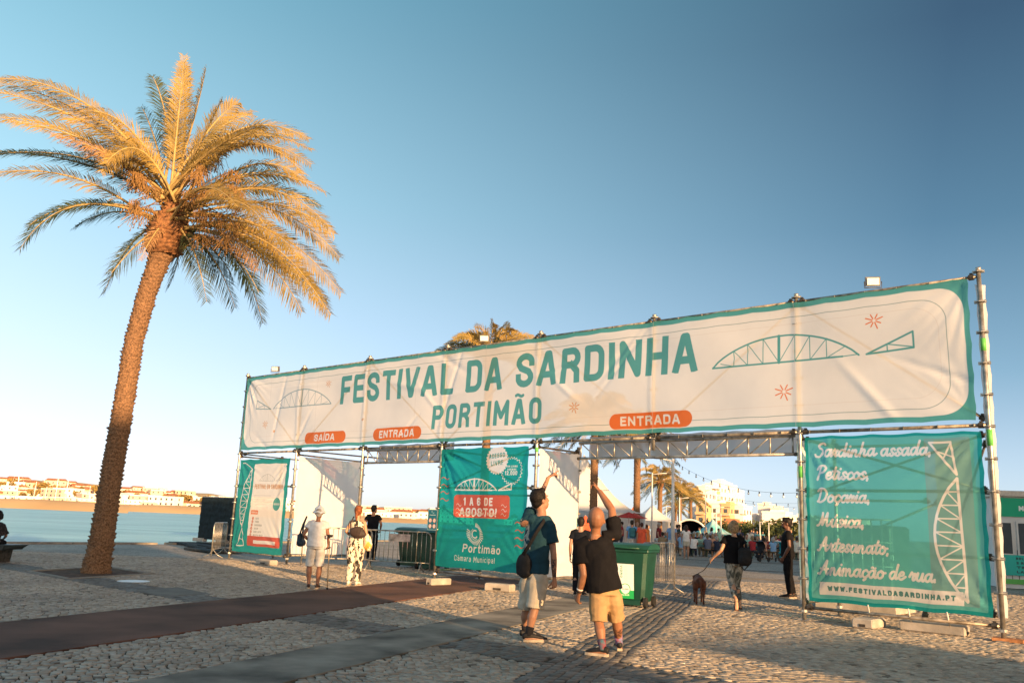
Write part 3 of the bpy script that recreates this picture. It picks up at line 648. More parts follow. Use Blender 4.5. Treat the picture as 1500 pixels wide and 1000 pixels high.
def blob_tree(name, w_, h_, mat, nleaf=260, leaf=.6, seed=0, trunk=True, dens=.5):
    rr = random.Random(seed); r = empty(name)
    V = []; F = []; centres = [(Vector((rr.uniform(-.36, .36)*w_, rr.uniform(-.36, .36)*w_, h_*rr.uniform(.42, .86))), w_*rr.uniform(.16, .3)) for _ in range(9)]
    for i in range(nleaf):
        c, rad = rr.choice(centres); d = Vector((rr.gauss(0, 1), rr.gauss(0, 1), rr.gauss(0, .8))).normalized() * rad * rr.uniform(.55, 1.05); p = c + d
        a = Vector((rr.gauss(0, 1), rr.gauss(0, 1), rr.gauss(0, 1))).normalized(); b = a.orthogonal().normalized(); s_ = leaf * rr.uniform(.5, 1.2); n = len(V)
        V += [p - a*s_ , p + b*s_*.6, p + a*s_, p - b*s_*.6]; F.append((n, n+1, n+2, n+3))
    me = bpy.data.meshes.new('crown'); me.from_pydata([tuple(v) for v in V], [], F); link_mesh('crown', me, mat, r)
    if trunk:
        t = MB(); t.loft([(0, 0, -.3), (.02*w_, 0, h_*.3), (-.01*w_, .02*w_, h_*.6)], [w_*.05, w_*.035, w_*.02], seg=7)
        for k in range(4): t.loft([(0, 0, h_*.3), (w_*.2*math.cos(k*1.6), w_*.2*math.sin(k*1.6), h_*.6)], [w_*.025, w_*.01], seg=5)
        t.build('trunk', M_BARK, r)
    return r
M_BARK = material('grey_bark', (.16, .12, .085), .9, .2, 6, .6, 30)
tp = [blob_tree('tree', 11, 7.5, M_DGRN, 420, 1.1, 1), blob_tree('tree', 8, 9, M_DGRN, 380, .9, 2)]
used_t = [False, False]
for i in range(120):
    x = rh.uniform(-200, 860); k = rh.randrange(2)
    yb = 733 + .040*x - rh.uniform(-2, 25)*max(.15, 1 - max(0, x-100)/560)
    if x > 200: yb = max(yb, 727 + .043*x - 4)
    o = copy_tree(tp[k]) if used_t[k] else tp[k]; used_t[k] = True
    p = at(x, yb, rh.uniform(650, 735)); o.location = (p.x, p.y, p.z - 1.5); o.scale = [rh.uniform(.45, .9)]*3; o.rotation_euler.z = rh.uniform(0, 6)
    zone = 'at the far left edge' if x < 45 else 'left of the tall palm' if x < 130 else 'behind the tall palm trunk' if x < 200 else 'between palm and dark fence panel' if x < 285 else 'behind the menu panel' if x < 500 else 'seen through the narrow entrance'
    tag(o, ['broad low dry tree among the houses across the river, ', 'rounded dry tree among the houses across the river, '][k] + zone, 'tree', 'trees of the far bank')
# moored yachts along the far marina
M_HULL = material('white_hull', (.78, .78, .76), .3, .03, 2, 0, coat=.3)
M_MAST = material('pale_mast', (.85, .82, .78), .4, .03, 2, 0)
def yacht():
    r = empty('sailing_yacht'); h = MB()
    xs = [-5.5, -4.5, -2, 1, 3.5, 5.2, 6.3]; wd = [1.0, 1.35, 1.6, 1.55, 1.1, .5, .05]; V = []
    for x, w_ in zip(xs, wd): V += [(x, -w_, 1.2), (x, -w_*.75, .3), (x, 0, -.2), (x, w_*.75, .3), (x, w_, 1.2)]
    F = [(i*5+k, i*5+5+k, i*5+6+k, i*5+1+k) for i in range(6) for k in range(4)] + [(i*5+4, i*5+9, i*5+5, i*5) for i in range(6)] + [(0, 1, 2, 3, 4)]
    h.add(V, F).build('hull', M_HULL, r); MB().bevbox((-.3, 0, 1.5), (4, 1.8, .7), .15).build('cabin', M_HULL, r)
    m_ = MB(); m_.tube((.8, 0, 1.2), (.8, 0, 19), .22, 6); m_.tube((.8, 0, 2.6), (-4.5, 0, 2.7), .15, 6); m_.tube((.8, 0, 18.8), (6, 0, 1.3), .03, 4); m_.tube((.8, 0, 18.8), (-5.3, 0, 1.3), .03, 4); m_.build('mast', M_MAST, r)
    return r
y0_ = yacht()
for i, (x, Y, s_) in enumerate(((22, 560, 1.35), (78, 570, 1.15), (94, 585, 1.1), (47, 600, .9), (130, 580, .8), (66, 560, .7))):
    o = copy_tree(y0_) if i else y0_; p = at(x, 731.5, Y); o.location = (p.x, p.y, -1.5); o.scale = [s_]*3; o.rotation_euler = (R([8, -2, 1, 3, 0, 2][i]), R([-3, 2, 0, 1, 0, 1][i]), R(30 + i*23))
    tag(o, ['leftmost white yacht with the tallest leaning mast in the far marina', 'white yacht with a tall mast second from the palm trunk, far marina', 'white yacht with tall mast nearest left of the palm trunk', 'small white yacht between the tallest mast and the next, far marina', 'small white yacht just behind the palm trunk in the far marina', 'smallest white yacht moored in the far marina'][i], 'yacht', 'yachts moored in the far marina')
# small white buoy on the water in the left opening
bu = empty('buoy', at(577, 776, 110) * 1); bu.location.z = -1.5
MB().ball((0, 0, .25), .42).build('float', M_HULL, bu); MB().tube((0, 0, .5), (0, 0, 1.0), .04).build('ring_post', M_MAST, bu); tag(bu, 'small white buoy floating in the river behind the security man', 'buoy')

# ---- blocks of flats behind the viewer that shade the near promenade
S_ = Vector((math.cos(SUN_AZ), math.sin(SUN_AZ), 0)); N_ = Vector((-.857, -.515, 0))
def back_block(s0, n0, n1, h_, dep, label):
    w_ = abs(n1 - n0); c = S_ * (s0 + dep/2) + N_ * ((n0 + n1)/2); r = empty('apartment_block', (c.x, c.y, 0), math.atan2(N_.y, N_.x), label, 'building')
    b = MB(); b.box((0, 0, h_/2 - .1), (w_, dep, h_ - .2)); b.build('wall', M_WH2, r)
    MB().box((0, 0, h_ - .1 + .002), (w_, dep, .2)).build('roof', M_TILE, r)
    k = int(w_/3)
    for f_ in range(int(h_/3)):
        for i in range(k):
            MB().box((-w_/2 + (i+.5)*w_/k, -dep/2 - .02, f_*3 + 1.7), (1.4, .1, 1.5)).build('window', M_GLASS, r)
    return r
back_block(33, -6.08, 62, 12.9, 12, 'long block of flats behind the viewer shading the left promenade')
back_block(30, -11.4, -7.9, 6.9, 9, 'unseen block added behind the viewer to shade the paving near the right')  # added block, shaped for the shadow it throws on the paving
back_block(5, -72, -26, 12, 10, 'block of flats off to the right shading the food court')

# ============================================================ THE GATEWAY
M_STEEL = material('galvanised_tube', (.44, .42, .38), .42, .22, 9, .15, 40, metal=.75, spec=.5)
M_STEEL2 = material('weathered_tube', (.36, .31, .25), .5, .3, 7, .2, 40, metal=.55, spec=.4)
M_CLAMP = material('dark_clamp', (.10, .085, .07), .55, .25, 14, .3, 60, metal=.6)
M_TAPE = material('green_tape', (.12, .45, .10), .5, .05, 5)
TEAL = (.10, .40, .385); TEALD = (.015, .34, .345); WHITE = (.90, .86, .81); LET = (.11, .38, .37); ORANGE = (.80, .19, .05); CORAL = (.62, .13, .09)
BAY = 3.054
sc = empty('scaffold_gateway', GO, GROT, 'tall galvanised tube scaffold forming the festival gateway with three openings', 'scaffold')
def standard_mesh(z0, z1, key, taped=False):
    m_ = MB(); m_.tube((0, 0, z0 + .02), (0, 0, z1), .036, 10)
    k = math.ceil((z0 + .3) * 2) / 2
    zz = .7
    while zz < z1:
        if zz > z0 + .1:
            m_.loft([(0, 0, zz-.006), (0, 0, zz+.006)], [.085, .085], lat=(1, 0, 0), seg=8, flat=True, smooth=False); m_.box((.06, 0, zz), (.06, .025, .05)); m_.box((-.06, 0, zz), (.06, .025, .05))
        zz += .5
    m_.tube((0, 0, z1), (0, 0, z1 + .05), .044, 8)
    if z0 < .1: m_.tube((0, 0, .0), (0, 0, .25), .02, 8); m_.box((0, 0, .012), (.17, .17, .012)); m_.loft([(0, 0, .14), (0, 0, .18)], [.055, .055], lat=(1,0,0), seg=6, flat=True, smooth=False)
    return m_.mesh(key)
FULL = standard_mesh(0, 5.72, 'standard'); UPPER = standard_mesh(2.95, 5.72, 'standard'); LOWR = standard_mesh(0, 3.2, 'standard')
for me_ in (FULL, UPPER, LOWR): me_.materials.append(M_STEEL)
def std(me_, u, v): o = link_mesh('standard', me_, None, sc); o.location = (u, v, 0); return o
for k in range(8): std(UPPER if k == 5 else FULL, k * BAY, 0)
for u, v in ((9.16, 1.57), (12.2, 1.57), (18.32, 1.57), (3.06, 2.5), (0, 1.57)): std(LOWR, u, v)
def bar(name, a, b, r=.026, mat=None, parent=None, clamps=True):
    m_ = MB(); m_.tube(a, b, r, 8)
    o = m_.build(name, mat or M_STEEL2, parent or sc)
    if clamps:
        A, B = Vector(a), Vector(b); d = (B - A).normalized(); c = MB()
        for p in (A + d*.07, B - d*.07): c.loft([p - d*.04, p + d*.04], [.048, .048], seg=6, flat=True, smooth=False); c.box(p + Vector((0, 0, .045)), (.04, .05, .05))
        c.build('clamp', M_CLAMP, o)
    return o
for k in range(7):
    a, b = k*BAY + .04, (k+1)*BAY - .04
    bar('ledger', (a, 0, 5.62), (b, 0, 5.62), .026)
    bar('ledger', (a, 0, 3.22), (b, 0, 3.22), .03)
    if k in (0, 3, 6): bar('ledger', (a, 0, .22), (b, 0, .22), .028)
    if k in (0, 3, 6):
        bar('ledger', (a, .03, 2.2), (b, .03, 2.2), .026); bar('ledger', (a, .03, 1.2), (b, .03, 1.2), .026) if k != 0 else None
    bar('brace', ((a if k % 2 else b), .06, 3.3), ((b if k % 2 else a), .06, 5.55), .022)
for a, b in (((9.2, .09, 2.2), (12.15, .09, 3.15)), ((12.15, .12, 2.15), (9.2, .12, 3.1)), ((9.2, .09, 1.75), (12.1, .09, .3)), ((12.1, .12, 1.1), (9.2, .12, .45)), ((9.16, 1.57, .4), (12.2, 1.57, 3.0)),
             ((18.36, .09, 3.1), (21.3, .09, 2.2)), ((18.36, .12, 2.1), (21.3, .12, 3.1)), ((18.4, 1.5, 1.3), (20.2, 1.5, 2.1)), ((18.36, .09, 1.75), (21.3, .09, .35)), ((20.2, .2, .2), (21.3, .14, 3.0)),
             ((.05, .08, 3.2), (1.8, 1.5, 3.05)), ((3.05, .06, 3.25), (6.05, 1.2, 3.02))):
    bar('brace', a, b, .021, M_STEEL2)
for a, b in (((9.16, 1.57, 3.1), (12.2, 1.57, 3.1)), ((18.3, 1.57, 3.1), (20.0, 1.57, 3.1)), ((18.3, 1.57, 2.1), (20.0, 1.57, 2.1)), ((9.16, 1.57, 2.1), (12.2, 1.57, 2.1)), ((12.2, 0, 3.12), (12.2, 1.57, 3.12)), ((18.32, 0, 3.12), (18.32, 1.57, 3.12)), 
             ((9.16, 0, 3.12), (9.16, 1.57, 3.12)), ((3.06, 0, 3.12), (3.06, 2.5, 3.1)), ((3.06, 0, .25), (3.06, 2.5, .25)), ((0, 0, 3.12), (0, 1.57, 3.12)), ((12.2, 0, .25), (12.2, 1.57, .25)), ((18.32, 0, .3), (18.32, 1.57, .3)), ((9.16, 0, .25), (9.16, 1.57, .25))):
    bar('ledger', a, b, .024)
def truss(u0, u1, v, zt, zb, n):
    t = MB(); t.tube((u0, v, zt), (u1, v, zt), .030, 8); t.tube((u0, v, zb), (u1, v, zb), .030, 8); o = t.build('truss', M_STEEL, sc)
    for i in range(n + 1):
        u = u0 + .05 + (u1 - u0 - .1) * i / n; MB().tube((u, v, zb), (u, v, zt), .018, 7).build('strut', M_STEEL, o)
        if i < n:
            w_ = (u1 - u0 - .1) / n; a, b = ((u, v, zt), (u + w_, v, zb)) if (i < n/2) else ((u, v, zb), (u + w_, v, zt))
            MB().tube(a, b, .013, 6).build('lattice_bar', M_STEEL, o)
    e = MB(); e.tube((u1 - .02, v, zb), (u1 + .03, v, zb), .036, 8); e.tube((u0 - .03, v, zb), (u0 + .02, v, zb), .036, 8); e.build('end_cap', M_CLAMP, o)
truss(13.34, 18.2, .09, 3.17, 2.84, 11); truss(6.16, 9.06, .09, 3.17, 2.84, 7)
for k, z, h_ in ((6, 2.42, .2), (7, 2.9, .25), (7, 4.4, .2), (4, 3.0, .1)):
    MB().tube((k*BAY, 0, z), (k*BAY, 0, z + h_), .041, 8).build('tape', M_TAPE, sc)
# cable ties holding the sheets on
tie = MB()
for k in range(40): u = .5 + k*.53; tie.box((u, -.04, 5.60), (.008, .07, .05)); tie.box((u, -.02, 3.22), (.008, .06, .06))
tie.build('cable_ties', material('dark_tie', (.12, .12, .12), .6), sc)['kind'] = 'stuff'

# ---- printed sheets
def cloth(name, u0, u1, z0, z1, mat, label, cat, v=-.045, step=.055, amp=.03, seed=0, sag=None, rot=None, group=None, billow=.0, tens=(1, 1, 1, 1)):
    """sheet stretched between tubes: pulled corners, slack folds, creases at the posts"""
    w_, h_ = u1 - u0, z1 - z0; nu, nz = int(w_/step) + 1, int(h_/step) + 1; V = np.zeros((nz, nu, 3)); UV = np.zeros((nz, nu, 2))
    s_ = np.linspace(0, 1, nu)[None, :] + np.zeros((nz, 1)); t_ = np.linspace(0, 1, nz)[:, None] + np.zeros((1, nu)); U_ = u0 + s_*w_; Z_ = z0 + t_*h_
    D = np.zeros_like(U_); rg = np.random.default_rng(seed + 5)
    for k in range(14):
        fx, fz, ph = rg.normal(0, 1.6), rg.normal(0, 1.8), rg.uniform(0, 6.3); D += amp * .16 * np.sin(fx*U_ + fz*Z_*1.2 + ph)
    corners = [(u0, z1, tens[0]), (u1, z1, tens[1]), (u0, z0, tens[2]), (u1, z0, tens[3])]
    for cu, cz, tw in corners:                                # fans of tension folds
        r_ = np.hypot(U_ - cu, Z_ - cz); a_ = np.arctan2(Z_ - cz, U_ - cu)
        D += tw * amp * .55 * np.sin(a_ * 17 + 2.2*np.sin(a_*5 + rg.uniform(0, 6)) + rg.uniform(0, 6)) * np.exp(-((r_ - .42) / .55)**2)
        D += tw * amp * .2 * np.sin(a_ * 31 + 3*np.sin(a_*4 + r_*2)) * np.exp(-((r_ - .7) / .6)**2)
    for k in range(int(w_/1.2) + 2):                          # diagonal pulls between ties
        cx = rg.uniform(u0, u1); cz = rg.uniform(z0, z1); an = rg.uniform(-.9, .9) + (math.pi/2 if rg.random() < .2 else 0); ca, sa = math.cos(an), math.sin(an)
        p_ = (U_-cx)*ca + (Z_-cz)*sa; q_ = -(U_-cx)*sa + (Z_-cz)*ca; L_ = rg.uniform(.35, 1.0); W_ = rg.uniform(.025, .07)
        D += amp * rg.choice([-1, 1]) * .8 * np.exp(-(p_/L_)**2 - (q_/W_)**2)
    for k in range(8):                                         # posts press through
        d = abs(U_ - k*BAY); D += -.012 * np.exp(-(d/.05)**2) + .02*(np.exp(-(d/.5)**2))
    edge = np.minimum(np.minimum(s_*w_, (1-s_)*w_), np.minimum(t_*h_, (1-t_)*h_)); D *= np.clip(edge/.12, .25, 1)
    D += billow * np.sin(math.pi*s_) * np.sin(math.pi*t_)
    top = .022 * np.abs(np.sin(U_*math.pi/.7)) * t_**6; bot = .02 * np.abs(np.sin(U_*math.pi/.9 + 1)) * (1-t_)**6
    side = .02 * np.abs(np.sin(Z_*math.pi/.5)); V[..., 0] = U_ + side*(np.exp(-s_*w_/.1) - np.exp(-(1-s_)*w_/.1)); V[..., 1] = v + D; V[..., 2] = Z_ - top + bot
    V[..., 0] -= u0; V[..., 2] -= z0; V[..., 1] -= v
    idx = (np.arange(nz-1)[:, None]*nu + np.arange(nu-1)[None, :]).ravel(); F = np.stack([idx, idx+1, idx+nu+1, idx+nu], 1)
    o = np_mesh(name, V.reshape(-1, 3), F, mat); me = o.data; uvl = me.uv_layers.new(name='UVMap'); li = F.ravel()
    uv = np.stack([s_.ravel()[li], t_.ravel()[li]], 1); uvl.data.foreach_set('uv', uv.astype(np.float32).ravel()); me.shade_smooth()
    P = GO + GU*u0 + GV*v; o.location = (P.x, P.y, z0); o.rotation_euler.z = GROT
    if rot is not None: o.rotation_euler.z = GROT + rot
    tag(o, label, cat, group); return o

def bridge(cv, x, y, w_, h_, t, col, gap=True, side='r'):
    """arched railway bridge drawn as a truss, with its short broken-off end"""
    L_ = w_ * .755; X0 = x if side == 'r' else x + w_*.245
    f = lambda q: y + h_ * (1 - (2*q-1)**2)**.85
    fl = (lambda px_: 2*x + w_ - px_) if side == 'l' else (lambda px_: px_)
    qs = np.linspace(0, 1, 26); A = [(fl(x + q*L_), f(q)) for q in qs]; cv.stroke(A, t, col); cv.stroke([(fl(x), y), (fl(x + L_*.9), y)], t, col); cv.stroke([(fl(x+L_*.9), y), (fl(x + L_), y + h_*.03)], t*.5, col)
    xs = [.16, .26, .37, .48, .59, .69, .8]
    for i, q in enumerate(xs): cv.stroke([(fl(x + q*L_), y), (fl(x + q*L_), f(q))], t*(1.7 if i == 3 else .5), col)
    for i in range(len(xs) - 1):
        a, b = xs[i], xs[i+1]
        if i < 3: cv.stroke([(fl(x + a*L_), f(a)), (fl(x + b*L_), y)], t*.45, col)
        else: cv.stroke([(fl(x + a*L_), y), (fl(x + b*L_), f(b))], t*.45, col)
    cv.stroke([(fl(x+.06*L_), f(.06)*.5+y*.5), (fl(x+.16*L_), y)], t*.45, col); cv.stroke([(fl(x+.8*L_), y), (fl(x+.92*L_), f(.92))], t*.45, col)
    a, b = x + w_*.79, x + w_; cv.stroke([(fl(a), y), (fl(b), y + h_*.62), (fl(b), y + h_*.08), (fl(a), y)], t, col); cv.stroke([(fl(a + (b-a)*.45), y + h_*.04), (fl(a + (b-a)*.45), y + h_*.28), (fl(b), y + h_*.1)], t*.6, col)
def star(cv, x, y, r, col, t=.022):
    for k, a in enumerate((62, 20, -25, -70, 118, 160, -118, -160)): cv.stroke([(x + .25*r*math.cos(R(a)), y + .25*r*math.sin(R(a))), (x + r*(1 if k % 2 else .8)*math.cos(R(a)), y + r*(1 if k % 2 else .8)*math.sin(R(a)))], t, col)
def wave(cv, x, y, w_, col, t=.02): cv.stroke([(x + w_*q, y + .03*math.sin(q*6.28*1.0)) for q in np.linspace(0, 1, 14)], t, col)

# main banner
B0, B1, Z0, Z1 = .16, 21.24, 3.29, 5.60
cv = Canvas(B0, Z0, B1 - B0, Z1 - Z0, 150, TEAL)
cv.rrect(B0 + .08, Z0 + .09, B1 - .09, Z1 - .10, .42, WHITE)
cv.rrect(B0 + .40, Z0 + .22, B1 - .36, Z1 - .27, .40, (.25, .36, .35), line=.011)
cv.rrect(B0 + .52, Z0 + .40, B1 - .48, Z1 - .40, .40, (.78, .70, .62), line=.006)
caps(cv, 'FESTIVAL DA SARDINHA', 5.02, 4.47, .80, .155, LET, width=11.3, sp=.115, slant=.03)
caps(cv, 'PORTIMÃO', 8.84, 3.62, .60, .115, LET, width=3.54, sp=.10, slant=.03)
for x0, x1, s_ in ((3.50, 5.42, 'SAÍDA'), (6.60, 8.50, 'ENTRADA'), (14.25, 16.2, 'ENTRADA')):
    cv.rrect(x0, 3.395, x1, 3.725, .165, ORANGE); 
    w_ = (x1-x0)*(.72 if s_ == 'ENTRADA' else .5); caps(cv, s_, (x0+x1-w_)/2, 3.462, .2, .042, (.85, .83, .80), width=w_, sp=.04)
bridge(cv, 16.66, 4.50, 3.70, .50, .032, LET); bridge(cv, .86, 4.52, 3.75, .50, .028, (.28, .42, .46), side='l')
for x, y, r, c in ((19.74, 5.07, .15, ORANGE), (18.09, 3.95, .17, ORANGE), (13.33, 3.93, .14, (.75, .33, .12)), (1.42, 4.06, .14, (.80, .42, .2)), (4.44, 5.11, .12, (.75, .42, .25)), (1.93, 3.83, .05, (.80, .42, .2)), (6.1, 4.0, .04, (.7, .45, .3))): star(cv, x, y, r, c, .02)
for x in (1.55, 3.95, 6.05, 8.2, 10.6, 15.3, 18.3): cv.stroke([(x, Z0), (x, Z1)], .006, (.66, .62, .58))          # weld seams of the sheet
M_BAN = print_material('main_banner_print', cv, .32, .17)
cloth('banner', B0, B1, Z0, Z1, M_BAN, 'long cream banner with teal border lettered festival da sardinha portimao', 'banner', v=-.10, step=.045, amp=.030, seed=3, tens=(1.3, .45, .3, .3))

# right panel
P0, P1, Q0, Q1 = 18.42, 21.28, .33, 3.14
cv = Canvas(P0, Q0, P1-P0, Q1-Q0, 230, TEALD); CR = (.82, .80, .77)
cv.rrect(P0 + .06, Q0 + .06, P1 - .07, Q1 - .05, .02, (.13, .50, .48)); cv.rrect(20.42, Q0+.12, 21.10, Q1 - .09, .02, (.20, .42, .40))
for i, (s_, w_) in enumerate((('Sardinha assada,', 2.06), ('Petiscos,', .98), ('Doçaria,', .98), ('Música,', .86), ('Artesanato,', 1.27), ('Animação de rua.', 2.02))):
    script(cv, s_, 18.62, (2.79, 2.40, 2.01, 1.60, 1.19, .80)[i] - .01, .118, .037, CR, width=w_*.93)
cv.rrect(18.62, .455, 20.88, .665, .012, CR); caps(cv, 'WWW.FESTIVALDASARDINHA.PT', 18.76, .52, .085, .026, (.10, .26, .25), width=2.0, sp=.02)
def vbridge(cv, pts_o, pts_i, t, col):
    """bridge drawn upright, outer bow and inner chord"""
    cv.stroke(pts_o, t, col); cv.stroke(pts_i, t, col)
    n = 9
    def lerp(P, q):
        q *= len(P) - 1; i = min(int(q), len(P) - 2); f_ = q - i; return (P[i][0]*(1-f_) + P[i+1][0]*f_, P[i][1]*(1-f_) + P[i+1][1]*f_)
    for k in range(1, n):
        q = k/n; cv.stroke([lerp(pts_o, q), lerp(pts_i, q)], t*.55, col)
        q2 = (k + 1)/n if k < n-1 else .97
        cv.stroke([lerp(pts_o, q), lerp(pts_i, q2)] if k < n/2 else [lerp(pts_i, q), lerp(pts_o, q2)], t*.5, col)
bow = [(20.88 - .40*math.sin(math.pi*q)**.8 + .05*q, 2.40 - 1.88*q) for q in np.linspace(0, 1, 14)]; cho = [(20.88 + .0*q + .05*q, 2.40 - 1.88*q) for q in np.linspace(0, 1, 14)]
vbridge(cv, bow, cho, .04, CR); cv.stroke([(20.50, 2.98), (20.82, 2.98), (20.88, 2.46), (20.50, 2.98)], .035, CR); cv.stroke([(20.82, 2.95), (20.70, 2.72)], .025, CR); cv.stroke([(20.60, 2.84), (20.84, 2.74)], .022, CR)
M_PR = print_material('right_panel_print', cv, .32, .34)
cloth('banner', P0, P1, Q0, Q1, M_PR, 'teal panel listing sardinha assada and petiscos in white script on the far right', 'banner', amp=.026, seed=11, step=.05)

# middle panel
P0, P1, Q0, Q1 = 9.20, 12.03, .33, 3.14
cv = Canvas(P0, Q0, P1-P0, Q1-Q0, 230, (.012, .36, .365))
def W2(px, py): # photo pixel to panel coordinates on the gate plane
    d = at(px, py, 1) - Vector((0, 0, EYE)); O_ = GO - Vector((0, 0, EYE)); t = O_.dot(GV) / d.dot(GV); P = d*t + Vector((0, 0, EYE)); return (P - GO).dot(GU), P.z
bx, by = W2(730, 673); cv.disc(bx, by, .33, CR, teeth=26, amp=.015); caps(cv, 'ACESSO', bx - .25, by + .03, .11, .020, (.05, .34, .32), width=.49, sp=.02, ang=.06); caps(cv, 'LIVRE', bx - .18, by - .14, .11, .020, (.05, .34, .32), width=.38, sp=.02, ang=.06)
cx_, cy_ = W2(751, 689); cv.disc(cx_, cy_, .30, CR, line=.022, teeth=24, amp=.02); caps(cv, '12.000', cx_ - .2, cy_ - .10, .10, .02, CR, width=.36, sp=.015); caps(cv, 'COM LIVRE', cx_ - .17, cy_ + .08, .045, .011, CR, width=.33, sp=.012); caps(cv, 'ACESSO', cx_ - .13, cy_ + .01, .045, .011, CR, width=.26, sp=.012)
x0, y0 = W2(667, 716); x1, y1 = W2(750, 716); bridge(cv, x0, y0 - .02, x1 - x0, .26, .03, CR)
x0, y1 = W2(666, 724); x1, y0 = W2(747, 760); cv.rrect(x0, y0, x1, y1, .09, CORAL)
caps(cv, '1 A 6 DE', x0 + .32, y1 - .25, .19, .042, CR, width=.98, sp=.04); caps(cv, 'AGOSTO!', x0 + .20, y1 - .50, .20, .042, CR, width=1.22, sp=.04); caps(cv, 'HORÁRIO | 19H00 - 00H00', x0 + .32, y0 + .065, .07, .016, (.75, .62, .52), width=1.05, sp=.018)
for k in range(3): wave(cv, x0 + .09, y1 - .24 - k*.1, .15, CR, .01); wave(cv, x1 - .24, y1 - .24 - k*.1, .15, CR, .01)
cx_, cy_ = W2(697, 782)
for k in range(28):
    a = R(85 - k*10.6); r0 = .17; r1 = .245 - .03*math.sin(k*.4); cv.stroke([(cx_ + r0*math.cos(a), cy_ + r0*math.sin(a)), (cx_ + r1*math.cos(a), cy_ + r1*math.sin(a))], .022, CR)
cv.stroke(arc(cx_, cy_, .085, .085, 60, 320, 14), .03, CR); cv.stroke(arc(cx_, cy_, .13, .13, 120, 300, 14), .014, CR)
x0, y0 = W2(679, 807); x1, _ = W2(734, 812); caps(cv, 'Portimão', x0, y0 - .02, .19, .032, CR, width=x1 - x0, sp=.035, slant=.08)
x0, y0 = W2(668, 819); x1, _ = W2(726, 822); caps(cv, 'Câmara Municipal', x0, y0 - .03, .13, .014, CR, width=x1 - x0, sp=.028)
for k in range(4): wave(cv, 9.24, 2.42 - k*.17, .25, CORAL, .02); wave(cv, 11.70, 1.42 - k*.17, .26, CORAL, .022)
M_PM = print_material('middle_panel_print', cv, .30, .26)
cloth('banner', P0, P1, Q0, Q1, M_PM, 'teal middle panel with the festival dates in a coral box and the town logo', 'banner', amp=.034, seed=21, step=.05, tens=(2.2, .6, .4, .5))

# left panel
P0, P1, Q0, Q1 = .16, 2.84, .22, 3.02
cv = Canvas(P0, Q0, P1-P0, Q1-Q0, 170, (.03, .36, .34))
cv.rrect(.98, .42, 2.66, 2.88, .03, WHITE); cv.rrect(.98, .42, 2.66, .72, .02, CORAL); cv.rrect(1.30, .50, 2.45, .60, .01, CR)
cho = [(.92 - .22*q, 2.55 - 1.15*q) for q in np.linspace(0, 1, 10)]; cho = [(.86 + .05*math.sin(3*q) - .22*q, 2.72 - 1.75*q) for q in np.linspace(0, 1, 12)]; bow = [(.86 - .34*math.sin(math.pi*q)**.8 - .22*q, 2.72 - 1.75*q) for q in np.linspace(0, 1, 12)]
vbridge(cv, bow, cho, .04, CR); cv.stroke([(.66, .93), (.80, .42), (.42, .40), (.66, .93)], .032, CR); cv.stroke([(.52, .62), (.74, .60)], .02, CR); cv.stroke([(.86, 2.72), (.45, 2.92), (.30, 2.92)], .03, CR)
bridge(cv, 1.30, 2.36, 1.1, .2, .014, (.5, .52, .5)); caps(cv, 'FESTIVAL DA SARDINHA', 1.08, 2.12, .14, .020, (.62, .26, .08), width=1.5, sp=.018)
for y_, w_ in ((1.92, .9), (1.86, 1.1), (1.80, .7), (1.74, 1.0)): cv.stroke([(1.1, y_), (1.1 + w_, y_)], .012, (.6, .58, .54))
cv.disc(2.33, 1.68, .19, (.10, .38, .36)); cv.stroke([(2.2, 1.68), (2.46, 1.68)], .06, (.45, .58, .55))
cv.rrect(1.06, 1.36, 1.42, 1.48, .02, ORANGE); caps(cv, 'CERVEJA', 1.09, 1.39, .06, .014, CR, width=.3, sp=.01)
for k in range(6):
    y_ = 1.24 - k*.098; cv.disc(1.20 - k*.012, y_, .045, (.66, .15, .06)); caps(cv, str(k+1) if str(k+1) in CAPS else 'I', 1.19 - k*.012, y_ - .025, .05, .01, CR, cw=.03)
    caps(cv, ('CAFÉ', 'VINHO', 'SARDINHAS', 'CALDO', 'DOCE LISTA', 'BATATA FRITA')[k].replace('É', 'E'), 1.34 - k*.012, y_ - .03, .06, .014, (.42, .42, .38), sp=.012)
M_PL = print_material('left_panel_print', cv, .30, .12)
cloth('banner', P0, P1, Q0, Q1, M_PL, 'narrow cream and teal menu panel at the left end of the gateway', 'banner', amp=.03, seed=31, step=.05)

# ---- white return sheets and backing sheets
M_SHEET = material('white_tarpaulin', (.87, .87, .88), .6, .02, 1.5, .12, 6, transl=.42, transp=.03)
def side_sheet(u, v0, v1, z0, z1, label, seed, ang=0):
    o = cloth('tarpaulin', 0, v1 - v0, z0, z1, M_SHEET, label, 'tarpaulin', v=0, amp=.022, seed=seed, step=.07, rot=R(90) + ang)
    P = GO + GU*u + GV*v0; o.location = (P.x, P.y, z0); return o
side_sheet(12.26, .05, 1.55, .28, 3.08, 'white tarpaulin side wall to the right of the middle teal panel', 41)
side_sheet(3.12, .05, 2.48, .28, 3.08, 'white tarpaulin side wall of the exit, behind the hatted woman', 42)
side_sheet(18.24, .04, .55, .25, 3.12, 'white tarpaulin strip along the left post of the right teal panel', 43)
side_sheet(21.31, .01, .17, .32, 5.5, 'white tarpaulin edge along the rightmost post of the gateway', 44, R(-62))
def back_sheet(u0, u1, v, z0, z1, label, seed, mat=None, amp=.03): return cloth('tarpaulin', u0, u1, z0, z1, mat or M_SHEET, label, 'tarpaulin', v=v, amp=amp, seed=seed, step=.09)
back_sheet(20.35, 20.98, .7, .4, 3.1, 'narrow white tarpaulin strip hanging behind the right teal panel', 45)
M_SHG = material('grey_white_sheet', (.62, .64, .66), .7, .03, 1.2, .1, 5, transl=.5, transp=.10)
